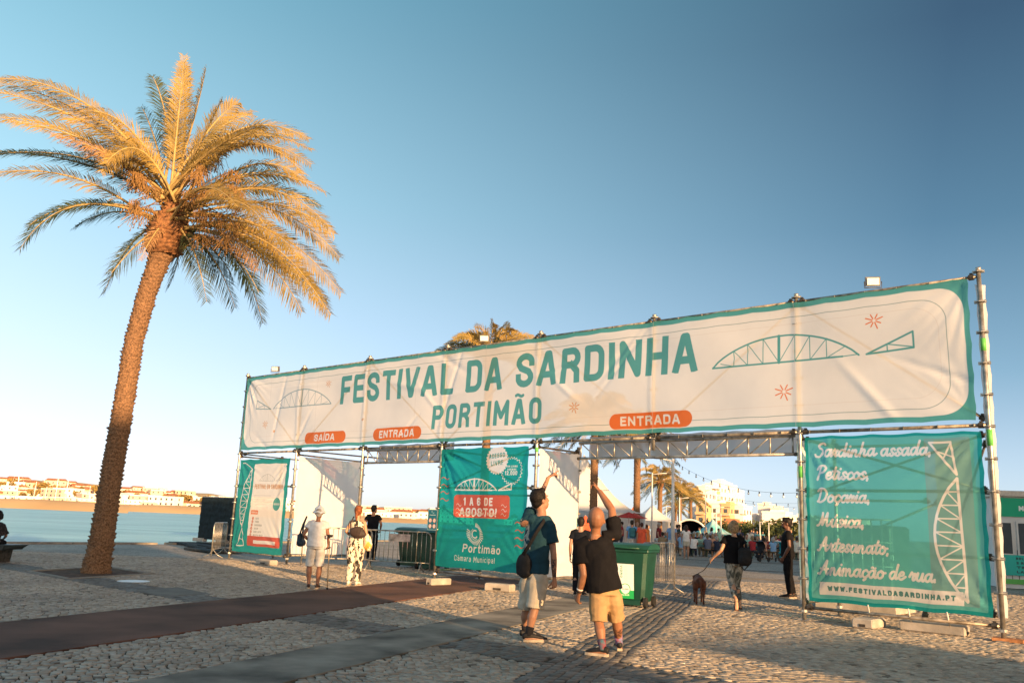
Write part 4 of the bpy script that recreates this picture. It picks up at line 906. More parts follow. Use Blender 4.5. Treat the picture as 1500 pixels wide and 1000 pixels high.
back_sheet(13.3, 18.2, .5, 2.86, 3.36, 'grey white sheet strip behind the truss over the wide entrance', 46, M_SHG, .012)
back_sheet(6.15, 9.1, .5, 2.88, 3.36, 'grey white sheet strip behind the truss over the narrow entrance', 47, M_SHG, .012)
# ---- ballast blocks and timber
def ballast(u, v, L_, w_, h_, rz, label, slots=True):
    P = gpt(u, v); r = empty('ballast_block', (P.x, P.y, 0), GROT + rz, label, 'concrete block', 'concrete ballast blocks under the gateway')
    b = MB(); b.bevbox((0, 0, h_/2 + .004), (L_, w_, h_), .022); b.build('block', M_BLOCK, r)
    s_ = MB(); s_.box((0, -w_/2 - .002, h_*.35), (L_*.3, .01, h_*.28)) if slots else s_.box((L_/2 + .001, 0, h_*.35), (.01, w_*.5, h_*.25))
    s_.build('slot', M_CLAMP, r); return r
M_BLOCK = material('cast_concrete', (.42, .38, .33), .88, .12, 4, .6, 60)
ballast(19.42, -.02, .34, .62, .15, 0, 'short concrete block under the right teal panel')
ballast(20.35, .20, .98, .26, .16, 0, 'long concrete block under the right teal panel', False)
ballast(10.35, -1.0, .20, .62, .15, .0, 'concrete block lying in front of the left post of the middle teal panel')
ballast(12.05, -.85, .62, .26, .16, .25, 'concrete block in front of the right half of the middle teal panel')
ballast(3.15, -.72, .72, .26, .14, 0, 'concrete block beside the foot of the cream menu panel')
pb = gpt(21.42, .08); pr = empty('timber_pad', (pb.x, pb.y, 0), GROT + .1, 'orange brown timber pad under the rightmost scaffold post', 'timber pad')
MB().bevbox((0, 0, .03), (.42, .24, .05), .008).build('plank', material('orange_plank', (.42, .19, .08), .8, .2, 8, .4, 30), pr)
# strings tying the panels down
def line_thing(name, pts, r, mat, label, cat): 
    m_ = MB(); m_.path(pts, r, 6); o = m_.build(name, mat); return tag(o, label, cat)
M_ROPE = material('white_rope', (.7, .68, .62), .9)
for i, (u, l) in enumerate(((19.42, 'white tie rope from the right teal panel to the short block'), (20.05, 'white tie rope left on the long concrete block'), (20.62, 'white tie rope right on the long concrete block'))):
    line_thing('rope', [gpt(u, -.04, .36), gpt(u + .01, -.02, .25), gpt(u, .08, .15)], .012, M_ROPE, l, 'rope')

# ---- floodlights on the top tube
M_LAMPB = material('floodlight_grey', (.20, .20, .20), .5, .1, 8, .1, 40, metal=.4); M_LAMPG = material('floodlight_glass', (.82, .84, .84), .5, .03, 4, spec=.5)
def floodlight(u, yaw, tilt, label):
    P = gpt(u, -.02, 5.66); r = empty('floodlight', P, GROT + yaw, label, 'floodlight', 'floodlights clamped on top of the gateway')
    MM = Matrix.Rotation(-tilt, 3, 'X')
    b = MB(); b.box((0, 0, 0) , (.28, .05, .19), mat=MM); b.build('housing', M_LAMPB, r).location = (0, 0, .15); r.scale = (.85,)*3
    g = MB(); g.box(MM @ Vector((0, -.04, 0)), (.23, .01, .14), mat=MM); g.build('glass', M_LAMPG, r).location = (0, 0, .15)
    for k in range(6): f_ = MB(); f_.box(MM @ Vector((-.14 + k*.056, .05, 0)), (.008, .04, .2), mat=MM); f_.build('fin', M_LAMPB, r).location = (0, 0, .15)
    MB().path([(-.165, 0, .15), (-.165, 0, .02), (.165, 0, .02), (.165, 0, .15)], .01, 6).build('bracket', M_CLAMP, r); return r
floodlight(19.72, .5, R(-12), 'floodlight on the top tube near the right end of the long banner')
floodlight(10.45, .6, R(-14), 'floodlight on the top tube in front of the palm crown')
floodlight(1.55, .5, R(-8), 'floodlight on the top tube near the left end of the long banner')
# ---- small notice signs
def notice(u, v, z, w_, h_, label):
    P = gpt(u, v, z); cvs = Canvas(0, 0, w_, h_, 500, (.02, .16, .22)); cvs.rrect(.012, .012, w_-.012, h_-.012, .01, (.60, .66, .66), line=.006)
    for j in (0, 1):
        for i in (0, 1): cvs.disc(w_*(.29 + .42*i), h_*(.2 + .27*j), w_*.15, (.80, .74, .68)); cvs.disc(w_*(.29 + .42*i), h_*(.2 + .27*j), w_*.13, (.65, .10, .05), line=.010); cvs.stroke([(w_*(.24 + .42*i), h_*(.23 + .27*j)), (w_*(.34 + .42*i), h_*(.17 + .27*j))], .01, (.12, .1, .08))
    cvs.stroke([(w_*.2, h_*.73), (w_*.8, h_*.73)], .014, (.5, .62, .64)); wave(cvs, w_*.35, h_*.86, w_*.3, (.5, .7, .7), .008)
    m_ = print_material('notice_print', cvs, 0, 0, .4, False)
    r = empty('notice_sign', P, GROT, label, 'sign')
    b = MB(); b.box((0, .006, 0), (w_, .01, h_)); b.build('board', M_STEEL, r)
    pl_ = np_mesh('print', np.array([[-w_/2, 0, -h_/2], [w_/2, 0, -h_/2], [w_/2, 0, h_/2], [-w_/2, 0, h_/2]]), np.array([[0, 1, 2, 3]]), m_, r)
    u_ = pl_.data.uv_layers.new(name='UVMap'); u_.data.foreach_set('uv', np.array([0, 0, 1, 0, 1, 1, 0, 1], np.float32)); pl_.location.y = -.004
    return r
notice(9.06, -.08, 1.42, .34, .50, 'dark blue notice with four round prohibition symbols left of the middle teal panel')
notice(12.24, 1.50, 1.38, .28, .46, 'dark blue notice with round prohibition symbols behind the bald man')

# ============================================================ PALMS
def leaf_mat(name, c1, c2, tr=.3):
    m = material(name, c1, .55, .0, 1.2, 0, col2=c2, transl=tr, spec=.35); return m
M_FROND = leaf_mat('palm_frond_sunlit', (.44, .30, .085), (.18, .14, .04))  # leaf colour warmed to the gold of fronds in low sun
M_FRSHADE = leaf_mat('palm_frond_shaded', (.085, .10, .04), (.03, .055, .028))  # dark copy: shade on frond undersides put into the colour
M_FRDRY = leaf_mat('palm_frond_dry', (.45, .26, .12), (.24, .13, .06), .15)
M_RACH = material('frond_stalk', (.42, .30, .12), .6, .15, 5)
M_DATES = material('date_stalks', (.26, .145, .05), .75, .2, 12)
M_PTRUNK = material('palm_trunk', (.23, .13, .07), .92, .2, 30, 1.0, 28, col2=(.075, .046, .028))
def frond_mesh(P0, P1, P2, ll, twist, rr, spacing=.035, wid=.018, bare=.22):
    """one pinnate frond along a curved stalk; returns leaflet mesh and stalk mesh"""
    V = []; F = []; L_ = (P1-P0).length + (P2-P1).length; n = max(20, int(L_/spacing)); pts = []
    for i in range(n+1):
        t = i/n; pts.append(P0*(1-t)**2 + P1*2*t*(1-t) + P2*t*t)
    up = Vector((math.sin(twist)*.9, math.cos(twist)*.9, .6)).normalized()
    for i in range(n):
        t = i/n
        if t < bare: continue
        p = pts[i]; tg = (pts[i+1] - pts[i]).normalized(); N = (up - tg*up.dot(tg)).normalized(); S = tg.cross(N)
        q = (t - bare)/(1 - bare); ln = ll * (.45 + .75*math.sin(math.pi*min(1, q*.85 + .12))) * (1 if q < .9 else .8)
        for sd in (-1, 1):
            if rr.random() < .06: continue
            l = ln * rr.uniform(.8, 1.12); d = (tg*(.75 + .5*q) + S*sd*.95 + N*rr.uniform(.05, .45)).normalized()
            w_ = tg * wid*rr.uniform(.7, 1.2) + N*rr.uniform(-.006, .006); m_ = p + d*l*.5 + Vector((0, 0, -.05*l)); e = p + d*l*.92 + Vector((rr.uniform(-.03, .03), rr.uniform(-.03, .03), -l*rr.uniform(.14, .38)))
            k = len(V); V += [p - w_*.5, p + w_*.5, m_ + w_*.75, m_ - w_*.75, e]; F += [(k, k+1, k+2, k+3), (k+3, k+2, k+4)]
    me = bpy.data.meshes.new('frond'); me.from_pydata([tuple(v) for v in V], [], F)
    st = MB(); st.loft(pts[::max(1, n//14)] + [pts[-1]], [max(.004, .038*(1 - .85*i/15)) * (ll/.45) for i in range(len(pts[::max(1, n//14)]) + 1)], seg=5)
    return me, st.mesh('stalk')
def add_frond(root, P0, P1, P2, ll, twist, rr, mat, base, **kw):
    me, st = frond_mesh(P0 - base, P1 - base, P2 - base, ll, twist, rr, **kw)
    o = link_mesh('frond', me, mat, root); link_mesh('stalk', st, M_RACH, o); return o
def trunk_mesh(pts, rads, ring, nper=40, depth=.03, seed=0):
    """ringed palm trunk with the stubs of old leaves standing proud in a rough spiral"""
    P = [Vector(p) for p in pts]; L_ = sum((P[i+1]-P[i]).length for i in range(len(P)-1)); nr = int(L_/ring*5); V = []
    cum = [0]; 
    for i in range(len(P)-1): cum.append(cum[-1] + (P[i+1]-P[i]).length)
    for j in range(nr+1):
        s_ = L_*j/nr; i = min(max(k for k in range(len(cum)) if cum[k] <= s_ + 1e-9), len(P)-2); f_ = (s_-cum[i])/(cum[i+1]-cum[i]); p = P[i].lerp(P[i+1], f_); r = rads[i]*(1-f_) + rads[i+1]*f_
        for k in range(nper):
            th = 2*math.pi*k/nper; ph = s_/ring + th/(2*math.pi)*1.0 + .22*math.sin(th*5 + seed) + 0.5*noise.noise(Vector((math.cos(th)*1.6, math.sin(th)*1.6, s_*2.2 + seed))) + .10*math.sin(th*11 + math.floor(s_/ring)*2.4)
            saw = (ph % 1.0); dz = depth*(saw**1.6)*(.35 + 1.3*abs(noise.noise(Vector((math.cos(th)*5, math.sin(th)*5, math.floor(ph)*1.7 + seed))))*2)
            rr_ = r - depth*.4 + dz + .015*noise.noise(Vector((math.cos(th)*3, math.sin(th)*3, s_*8)))
            V.append((p.x + rr_*math.cos(th), p.y + rr_*math.sin(th), p.z))
    F = [(j*nper+k, j*nper+(k+1)%nper, (j+1)*nper+(k+1)%nper, (j+1)*nper+k) for j in range(nr) for k in range(nper)]
    me = bpy.data.meshes.new('trunk'); me.from_pydata(V, [], F); me.shade_smooth(); return me
# ---- the tall palm on the left
rp = random.Random(11); PB = Vector((-8.8, 19.6, 0)); PY = 19.6
palm = empty('palm_tree', PB, 0, 'tall leaning date palm with golden fronds standing in a soil square', 'palm tree')
axis = [(140, 840, .33), (142, 828, .285), (149, 790, .25), (163, 700, .225), (180, 600, .215), (196, 500, .205), (215, 430, .205), (232, 385, .24), (238, 372, .29)]
link_mesh('trunk', trunk_mesh([at(x, y, PY) - PB if i else Vector((0, 0, -.05)) for i, (x, y, r) in enumerate(axis)], [a[2] for a in axis], .095, 60, .036), M_PTRUNK, palm)
link_mesh('leaf_base_crown', trunk_mesh([at(238, 374, PY) - PB, at(241, 362, PY) - PB, at(246, 342, PY) - PB, at(251, 322, PY) - PB, at(258, 296, PY) - PB], [.31, .44, .47, .38, .2], .11, 44, .09, 5), material('palm_leaf_bases', (.24, .115, .05), .9, .25, 14, 1.0, 22, col2=(.08, .04, .022)), palm)
C0 = at(250, 315, PY)
FR = [ # control x, y, tip x, y, depth offset of the tip, kind 0 sunlit gold 1 shaded dark 2 dry
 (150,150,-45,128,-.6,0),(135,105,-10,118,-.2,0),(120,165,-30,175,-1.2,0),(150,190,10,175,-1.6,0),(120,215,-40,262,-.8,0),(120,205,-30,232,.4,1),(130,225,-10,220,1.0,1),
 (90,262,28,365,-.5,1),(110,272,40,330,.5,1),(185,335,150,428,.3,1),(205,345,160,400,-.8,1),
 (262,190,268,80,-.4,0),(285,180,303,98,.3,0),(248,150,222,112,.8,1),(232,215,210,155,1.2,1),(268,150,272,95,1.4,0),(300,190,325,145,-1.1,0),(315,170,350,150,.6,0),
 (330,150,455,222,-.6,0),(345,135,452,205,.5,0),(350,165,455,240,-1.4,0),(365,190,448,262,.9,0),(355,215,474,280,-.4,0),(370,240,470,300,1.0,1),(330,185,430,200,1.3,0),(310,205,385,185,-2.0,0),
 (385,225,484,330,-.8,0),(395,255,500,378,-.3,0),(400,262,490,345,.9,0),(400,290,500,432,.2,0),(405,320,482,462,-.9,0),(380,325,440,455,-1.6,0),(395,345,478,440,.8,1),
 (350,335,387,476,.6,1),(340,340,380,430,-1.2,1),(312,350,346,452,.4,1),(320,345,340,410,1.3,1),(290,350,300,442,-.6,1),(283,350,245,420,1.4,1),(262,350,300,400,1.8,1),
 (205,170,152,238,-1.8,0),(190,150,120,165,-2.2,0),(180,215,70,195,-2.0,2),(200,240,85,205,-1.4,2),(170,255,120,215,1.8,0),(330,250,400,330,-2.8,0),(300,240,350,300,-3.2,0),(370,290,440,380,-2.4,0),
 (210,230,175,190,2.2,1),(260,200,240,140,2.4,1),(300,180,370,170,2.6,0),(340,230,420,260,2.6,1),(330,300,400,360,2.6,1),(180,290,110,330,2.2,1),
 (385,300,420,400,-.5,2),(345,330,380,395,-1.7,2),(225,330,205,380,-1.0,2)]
for i, (cx, cy, tx, ty, dy, kd) in enumerate(FR):
    for rep in range(2 if (kd == 0 and i % 5 == 0) else 1):
        j = lambda s_: rp.uniform(-s_, s_); e = 0 if rep == 0 else 16
        P1 = at(cx + j(5+e), cy + j(5+e), PY + dy*.45 + j(.2)); P2 = at(tx + j(3+e), ty + j(3+e), PY + dy + j(.3 + rep*.5)); b0 = C0 + Vector((j(.22), j(.3), j(.2))) + Vector((0, 0, (.35 if ty < 250 else -.25)))
        add_frond(palm, b0, P1, P2, .47 if kd != 2 else .3, math.pi + rp.uniform(-1.0, 1.0), rp, (M_FROND, M_FRSHADE, M_FRDRY)[kd], PB, spacing=.038, wid=.019, bare=.2 if ty < 260 else .26)
# date stalks and dry spathes
for i in range(34):
    sx = 1 if i < 24 else -1; tx = 250 + sx*rp.uniform(20, 105 if sx > 0 else 60); ty = 300 + rp.uniform(-70, 55) if sx > 0 else 290 + rp.uniform(-60, 20); dy = rp.uniform(-1.6, .4)
    P2 = at(tx, ty, PY + dy) - PB; P0 = C0 - PB + Vector((0, 0, rp.uniform(-.1, .3))); P1 = (P0+P2)/2 + Vector((0, 0, .35)); m_ = MB()
    cur = [P0*(1-t)**2 + P1*2*t*(1-t) + P2*t*t for t in np.linspace(0, 1, 8)]; m_.path(cur, .012, 4)
    for k in range(34):
        a = P2 + Vector((rp.gauss(0, .07), rp.gauss(0, .07), 0)); l = rp.uniform(.1, .38); e = a + Vector((rp.gauss(0, .12), rp.gauss(0, .12), -l)); s_ = .009
        m_.add([a, a + Vector((s_, 0, 0)), e + Vector((s_, s_, 0)), e], [(0, 1, 2, 3)])
        if k % 2: m_.add([e + Vector(v)*.022 for v in ((1,0,0),(0,1,0),(-1,0,0),(0,-1,0),(0,0,1),(0,0,-1))], [(0,1,4),(1,2,4),(2,3,4),(3,0,4),(1,0,5),(2,1,5),(3,2,5),(0,3,5)])
    m_.build('date_stalk', M_DATES, palm)

# ---- palms of the promenade row behind the gateway
def small_palm(name, h_, rad, nfr, seed, tr=.22, lean=0, fall=125):
    rr = random.Random(seed); r = empty(name); pts = [(lean*(k/6)**1.5, 0, h_*k/6) for k in range(7)]
    link_mesh('trunk', trunk_mesh(pts, [tr*1.25] + [tr]*5 + [tr*1.15], .16, 16, .03, seed), M_PTRUNK, r); top = Vector(pts[-1])
    MB().loft([top + Vector((0, 0, -.5)), top, top + Vector((0, 0, .5))], [tr*1.2, tr*1.9, tr*.8], seg=12).build('leaf_bases', MATS['palm_leaf_bases'], r)
    for i in range(nfr):
        a = i*2.39996; el = R(80 - fall*(i/nfr)**1.1) ; L_ = rad*rr.uniform(.85, 1.1); d = Vector((math.cos(a)*math.cos(el), math.sin(a)*math.cos(el), math.sin(el)))
        P1 = top + d*L_*.55 + Vector((0, 0, .15*L_)); P2 = top + d*L_*.85 + Vector((math.cos(a)*.22*L_, math.sin(a)*.22*L_, -.32*L_ if el > R(-10) else -.25*L_))
        me, st = frond_mesh(top, P1, P2, rad*.15, rr.uniform(0, 6.3), rr, spacing=rad*.017, wid=rad*.011, bare=.15)
        o = link_mesh('frond', me, M_FROND if i < nfr*.75 else M_FRSHADE, r); link_mesh('stalk', st, M_RACH, o)
    return r
def set_palm(r, px, py_top, Y, h0, label, rz=0):
    top = at(px, py_top, Y); r.location = (top.x, top.y, 0); r.scale = (top.z/h0,)*3; r.rotation_euler.z = rz; tag(r, label, 'palm tree', 'palms in a row along the promenade'); return r
pA = small_palm('palm_tree', 9.6, 3.4, 30, 5, fall=62)
set_palm(pA, 718, 532, 48, 9.6, 'palm rising behind the gateway with its crown above the long banner')
pB = small_palm('palm_tree', 7.2, 3.2, 38, 6)
set_palm(pB, 872, 622, 48, 7.2, 'palm with a dark trunk just right of the white side wall, crown behind the banner')
o = copy_tree(pB); set_palm(o, 934, 640, 60, 7.2, 'second palm trunk in the wide opening, right of the first, crown behind the truss', 1.3)
pC = small_palm('palm_tree', 5.2, 2.5, 36, 8, tr=.2)
set_palm(pC, 967, 706, 88, 5.2, 'short palm with its full golden crown visible in the wide opening', .6)
o = copy_tree(pC); set_palm(o, 996, 722, 150, 5.2, 'palm left of the pair of far overlapping crowns in the wide opening', 2.1)
o = copy_tree(pC); set_palm(o, 1012, 730, 165, 5.2, 'palm right of the pair of far overlapping crowns in the wide opening', 3.9)
o = copy_tree(pC); set_palm(o, 949, 757, 170, 5.2, 'small distant palm low between the first two lamp columns', 1.9)
o = copy_tree(pC); set_palm(o, 990, 745, 160, 5.2, 'distant palm low beneath the overlapping golden crowns', 5)

# ============================================================ FURNITURE
M_BIN = material('green_bin_plastic', (.005, .050, .032), .42, .12, 3, .15, 60, spec=.45)
M_BINL = material('green_lid_plastic', (.008, .070, .040), .4, .1, 3, .15, 60, spec=.45)
M_RUB = material('black_rubber', (.02, .02, .02), .75, .1, 9)
def wheelie_bin(P, rz, label, sticker=False, w_=1.0, dp=.85, h_=1.12):
    r = empty('waste_container', P, rz, label, 'waste bin'); m_ = MB()
    lv = [(.09, .80), (.3, .86), (.75, .94), (.98, 1.0)]; V = []
    for z, s_ in lv:
        X, Y = w_/2*s_, dp/2*s_; c = .06; V += [(-X+c,-Y,z*h_),(X-c,-Y,z*h_),(X,-Y+c,z*h_),(X,Y-c,z*h_),(X-c,Y,z*h_),(-X+c,Y,z*h_),(-X,Y-c,z*h_),(-X,-Y+c,z*h_)]
    F = [tuple(range(7,-1,-1)), tuple(range(24, 32))] + [(k*8+i, k*8+(i+1)%8, k*8+8+(i+1)%8, k*8+8+i) for k in range(3) for i in range(8)]
    m_.add(V, F); m_.bevbox((0, 0, h_*.955), (w_*1.06, dp*1.06, .07), .015); m_.bevbox((0, -dp*.40, h_*.08), (w_*.7, .05, .1), .01); m_.build('body', M_BIN, r)
    for sx in (-1, 1): MB().bevbox((sx*w_*.30, -dp*.455, h_*.55), (.05, .04, h_*.7), .008).build('rib', M_BIN, r) if not sticker else None
    l = MB(); W_, D_ = w_*1.08, dp*1.1; sec = []
    for k in range(9):
        a = k/8; y = -D_/2 + D_*a; z = h_*1.0 + .10*math.sin(math.pi*min(1, a*1.0))**.5*.9; sec.append((y, z))
    V = [(sx*W_/2*(1 if 0 < k < 8 else .99), y, z) for k, (y, z) in enumerate(sec) for sx in (-1, 1)] + [(sx*W_/2, y, h_*.985) for (y, z) in sec for sx in (-1, 1)]
    F = [(2*k, 2*k+1, 2*k+3, 2*k+2) for k in range(8)] + [(18+2*k, 18+2*k+2, 18+2*k+3, 18+2*k+1) for k in range(8)] + [(2*k, 2*k+2, 20+2*k, 18+2*k) for k in range(8)] + [(2*k+1, 19+2*k, 21+2*k, 2*k+3) for k in range(8)] + [(0, 18, 19, 1), (16, 17, 35, 34)]
    l.add(V, F); l.build('lid', M_BINL, r)
    MB().path([(-w_*.35, -D_/2 - .01, h_*1.0), (-w_*.35, -D_/2 - .05, h_*1.0), (w_*.35, -D_/2 - .05, h_*1.0), (w_*.35, -D_/2 - .01, h_*1.0)], .015, 6).build('handle', M_BINL, r)
    for sx in (-1, 1):
        for sy in (-1, 1):
            wv = MB(); wv.loft([(sx*w_*.44 - .025, sy*dp*.36, .095), (sx*w_*.44 + .025, sy*dp*.36, .095)], [.095, .095], seg=16, flat=True, smooth=False); wh = wv.build('wheel', M_RUB, r)
            MB().box((sx*w_*.42, sy*dp*.36, .14), (.03, .06, .1)).build('fork', M_STEEL, wh)
    return r
b = wheelie_bin((2.42, 17.0, 0), R(-26), 'big green wheeled bin with a white sticker standing in the wide opening', True, .86, .72, 1.06)
cvs = Canvas(0, 0, .40, .62, 420, (.72, .76, .76)); cvs.rrect(-.1, -.1, .6, .15, .0, (.02, .36, .10)); cvs.disc(.235, .17, .10, (.72, .76, .76)); cvs.disc(.235, .17, .092, (.02, .36, .10), line=.014); caps(cvs, 'ALGAR', .175, .155, .026, .006, (.1, .2, .15), width=.12, sp=.005); caps(cvs, 'ALGAR', .16, .05, .03, .008, (.6, .8, .6), width=.15, sp=.006)
caps(cvs, 'VIDRO', .135, .59, .045, .012, (.12, .34, .24), width=.22, sp=.012, ang=-math.pi/2); caps(cvs, 'VERDE', .215, .59, .06, .011, (.62, .67, .67), width=.30, sp=.014, ang=-math.pi/2)
ms = print_material('bin_sticker', cvs, 0, 0, .35, False); stv = np.array([[-.20, 0, -.31], [.20, 0, -.31], [.20, 0, .31], [-.20, 0, .31]]); st = np_mesh('sticker', stv, np.array([[0, 1, 2, 3]]), ms, b)
u_ = st.data.uv_layers.new(name='UVMap'); u_.data.foreach_set('uv', np.array([0, 0, 1, 0, 1, 1, 0, 1], np.float32)); st.location = (-.02, -.346, .46); st.rotation_euler.x = R(3.6)
wheelie_bin((-2.58, 27.4, 0), R(-35), 'dark green wheeled bin behind the metal barrier beside the middle teal panel', False, 1.15, .85, 1.08)
wheelie_bin((-2.05, 26.2, 0), R(-30), 'dark green wheeled bin partly hidden behind the middle teal panel', False, .8, .7, 1.05)

def barrier(P, rz, label, L_=2.2, h_=1.08, plate=False, tilt=0):
    r = empty('crowd_barrier', P, rz, label, 'barrier', 'galvanised crowd barriers'); c = .16
    fr = [(-L_/2, 0, .06), (-L_/2, 0, h_-c)] + [(-L_/2 + c - c*math.cos(a), 0, h_ - c + c*math.sin(a)) for a in (.5, 1.0, 1.57)] + [(L_/2 - c + c*math.sin(a), 0, h_ - c + c*math.cos(a)) for a in (0, .5, 1.0, 1.57)] + [(L_/2, 0, .06)]
    m_ = MB(); m_.path(fr, .019, 8); m_.tube((-L_/2, 0, .26), (L_/2, 0, .26), .017, 7); m_.build('frame', M_STEEL, r)
    n = int(L_/.13)
    for i in range(1, n): x = -L_/2 + L_*i/n; MB().tube((x, 0, .26), (x, 0, h_), .008, 6).build('bar', M_STEEL, r)
    for sx in (-1, 1):
        MB().path([(sx*(L_/2 - .25), -.3, .012), (sx*(L_/2 - .25), -.12, .1), (sx*(L_/2-.25), 0, .24), (sx*(L_/2-.25), .12, .1), (sx*(L_/2 - .25), .3, .012)], .016, 6).build('foot', M_STEEL, r)
    if plate: MB().box((.1, -.025, h_ - .18), (.62, .012, .2)).build('name_plate', M_STEEL, r)
    r.rotation_euler.x = tilt; return r
barrier((-2.95, 24.6, 0), R(-12), 'metal barrier with a blank plate in front of the dark green bin', plate=True, L_=2.0)
barrier((-4.6, 24.9, 0), R(18), 'metal barrier continuing left behind the pony tailed woman', L_=1.9)
barrier((3.52, 20.2, 0), R(62), 'metal barrier seen almost end on beside the big green bin', L_=2.3, h_=1.12)
# narrow hoop at the left end of the gateway and its dark panel
barrier((-8.95, 28.3, 0), R(96), 'metal barrier end standing at the left foot of the gateway', L_=2.0, h_=1.05)
dp = empty('dark_fence_panel', (-13.0, 40.6, 0), R(-33), 'black shade cloth fence panel on concrete feet at the water edge', 'fence panel')
V = []; nu, nv = 34, 22
for j in range(nv):
    for i in range(nu): V.append((i/(nu-1)*3.1 - 1.3, .012*math.sin(j*1.9 + .6*math.sin(i*.4)) + .03*noise.noise(Vector((i*.3, j*.8, 0))), .12 + j/(nv-1)*1.88))
F = np.array([(j*nu+i, j*nu+i+1, (j+1)*nu+i+1, (j+1)*nu+i) for j in range(nv-1) for i in range(nu-1)])
o = np_mesh('shade_cloth', np.array(V), F, material('black_shade_cloth', (.006, .014, .02), .7, .3, 6, .5, 30), dp); o.data.shade_smooth()
MB().path([(-1.32, .06, 0.1), (-1.32, .06, 2.02), (1.82, .06, 2.02), (1.82, .06, .1)], .025, 6).build('frame', M_STEEL, dp)
for x in (-1.2, .4, 1.7): MB().bevbox((x, .05, .08), (.75, .25, .16), .02).build('foot', M_BLOCK, dp)
# timber and mats lying by the left foot
M_DKW = material('dark_decking', (.028, .035, .038), .8, .2, 4, .3, 30)
for i, (x, y, L_, w_, a, lb, mt) in enumerate(((-11.9, 36.2, 5.0, 1.4, -50, 'dark wet looking board lying on the quay behind the menu panel', M_DKW), (-11.0, 33.4, 4.6, .5, -56, 'long dark plank lying on the paving left of the gateway', M_DKW), (-10.2, 31.6, 2.4, 1.1, -48, 'dark board lying behind the left foot of the gateway', M_DKW), (-10.6, 34.2, 1.0, .3, 0, 'short pale timber offcut on the dark boards', M_BLOCK))):
    r = empty('board', (x, y, 0), R(a), lb, 'board'); MB().bevbox((0, 0, .04 + .004*i), (L_, w_, .07), .008).build('deck_board', mt, r)
    if L_ > 2: MB().bevbox((L_*.1, w_*.1, .1), (L_*.8, .1, .05), .006).build('batten', mt, r)
# dark bench at the left edge
bn = empty('bench', (-12.3, 21.6, 0), R(-3), 'low dark bench with a splayed end at the left edge', 'bench')
m_ = MB(); m_.add([(-2.2,-.42,.30),(.55,-.42,.30),(.80,.0,.34),(.55,.42,.30),(-2.2,.42,.30),(-2.2,-.42,.42),(.60,-.42,.42),(.95,.0,.44),(.60,.42,.42),(-2.2,.42,.42)], [(4,3,2,1,0),(5,6,7,8,9),(0,1,6,5),(1,2,7,6),(2,3,8,7),(3,4,9,8),(4,0,5,9)]); m_.build('seat', material('dark_bench', (.035, .05, .055), .45, .2, 3, .1, 40), bn)
for x in (-1.6, .1): m_ = MB(); m_.add([(x-.3,-.3,0),(x+.25,-.3,0),(x+.25,.3,0),(x-.3,.3,0),(x-.3,-.32,.298),(x+.28,-.32,.298),(x+.28,.32,.298),(x-.3,.32,.298)], [(3,2,1,0),(4,5,6,7),(0,1,5,4),(1,2,6,5),(2,3,7,6),(3,0,4,7)]); m_.build('leg', M_CLAMP, bn)

# ---- grey cage container seen through the right panel
P = gpt(18.2, 3.2); r = empty('cage_container', P, GROT, 'green cage container standing behind the right teal panel', 'container')
MB().bevbox((0, 0, .95), (1.5, 1.1, 1.45), .05).build('tank', M_BIN, r); MB().box((0, 0, .1), (1.55, 1.15, .14)).build('pallet', M_BLOCK, r)
for k in range(9): x = -.77 + k*.1925; MB().tube((x, -.58, .2), (x, -.58, 1.78), .015, 5).build('cage_bar', M_STEEL, r)
for z in (.4, .9, 1.35, 1.78): MB().tube((-.77, -.59, z), (.77, -.59, z), .015, 5).build('cage_bar', M_STEEL, r)

# ---- white booth at the right edge
bo = empty('booth', (17.6, 29.6, 0), R(-14), 'white container booth with a green multibanco band at the right edge', 'booth')
M_BW = material('white_cladding', (.62, .63, .62), .5, .04, 3, .05, 20)
W_, D_, H_ = 6.2, 2.5, 3.0
MB().box((W_/2 - 1.0, D_/2, H_/2), (W_, D_, H_)).build('wall', M_BW, bo)
for k in range(30): MB().box((-1.0 + .1 + k*.2, -.012, .72), (.012, .02, 1.05)).build('panel_groove', M_CLAMP, bo) if k < 12 else None
MB().bevbox((W_/2 - 1.0, D_/2, H_ + .09), (W_ + .2, D_ + .2, .2), .02).build('roof', material('cream_roof_edge', (.62, .56, .48), .7), bo)
for k in range(9):
    x = -.85 + k*.62; f_ = MB(); f_.box((x, -.02, 1.62), (.52, .05, 1.12)); f_ = f_.build('window', M_BW, bo); MB().box((x, -.05, 1.62), (.40, .02, 1.0)).build('pane', M_GLASS, f_)
def sign_plate(root, name, x0, x1, z0, z1, y, cv_, key):
    m_ = print_material(key, cv_, 0, 0, .5, False); o = np_mesh(name, np.array([[x0, y, z0], [x1, y, z0], [x1, y, z1], [x0, y, z1]]), np.array([[0, 1, 2, 3]]), m_, root); u_ = o.data.uv_layers.new(name='UVMap'); u_.data.foreach_set('uv', np.array([0, 0, 1, 0, 1, 1, 0, 1], np.float32)); return o
cvs = Canvas(0, 0, 4.0, .62, 200, (.01, .40, .22)); caps(cvs, 'MULTIBANCO', .62, .20, .17, .05, (.8, .85, .82), width=1.5, sp=.03); sign_plate(bo, 'sign_band', -.99, 3.0, 2.33, 2.95, -.03, cvs, 'booth_band')
cvs = Canvas(0, 0, 2.2, .78, 200, (.03, .45, .38))
for i, s_ in enumerate(('MULTIBANCO', '2 REC', 'TERMOS', 'LAVABO')): caps(cvs, s_, .38, .6 - i*.17, .10, .03, (.03, .10, .10), width=(.75, .4, .95, .7)[i], sp=.02)
sign_plate(bo, 'lower_sign', -.95, 1.25, .42, .98 + .1, -.05, cvs, 'booth_lower')
MB().box((2.1, -.02, .22), (6.1, .02, .16)).build('green_stripe', MATS['green_tape'], bo)

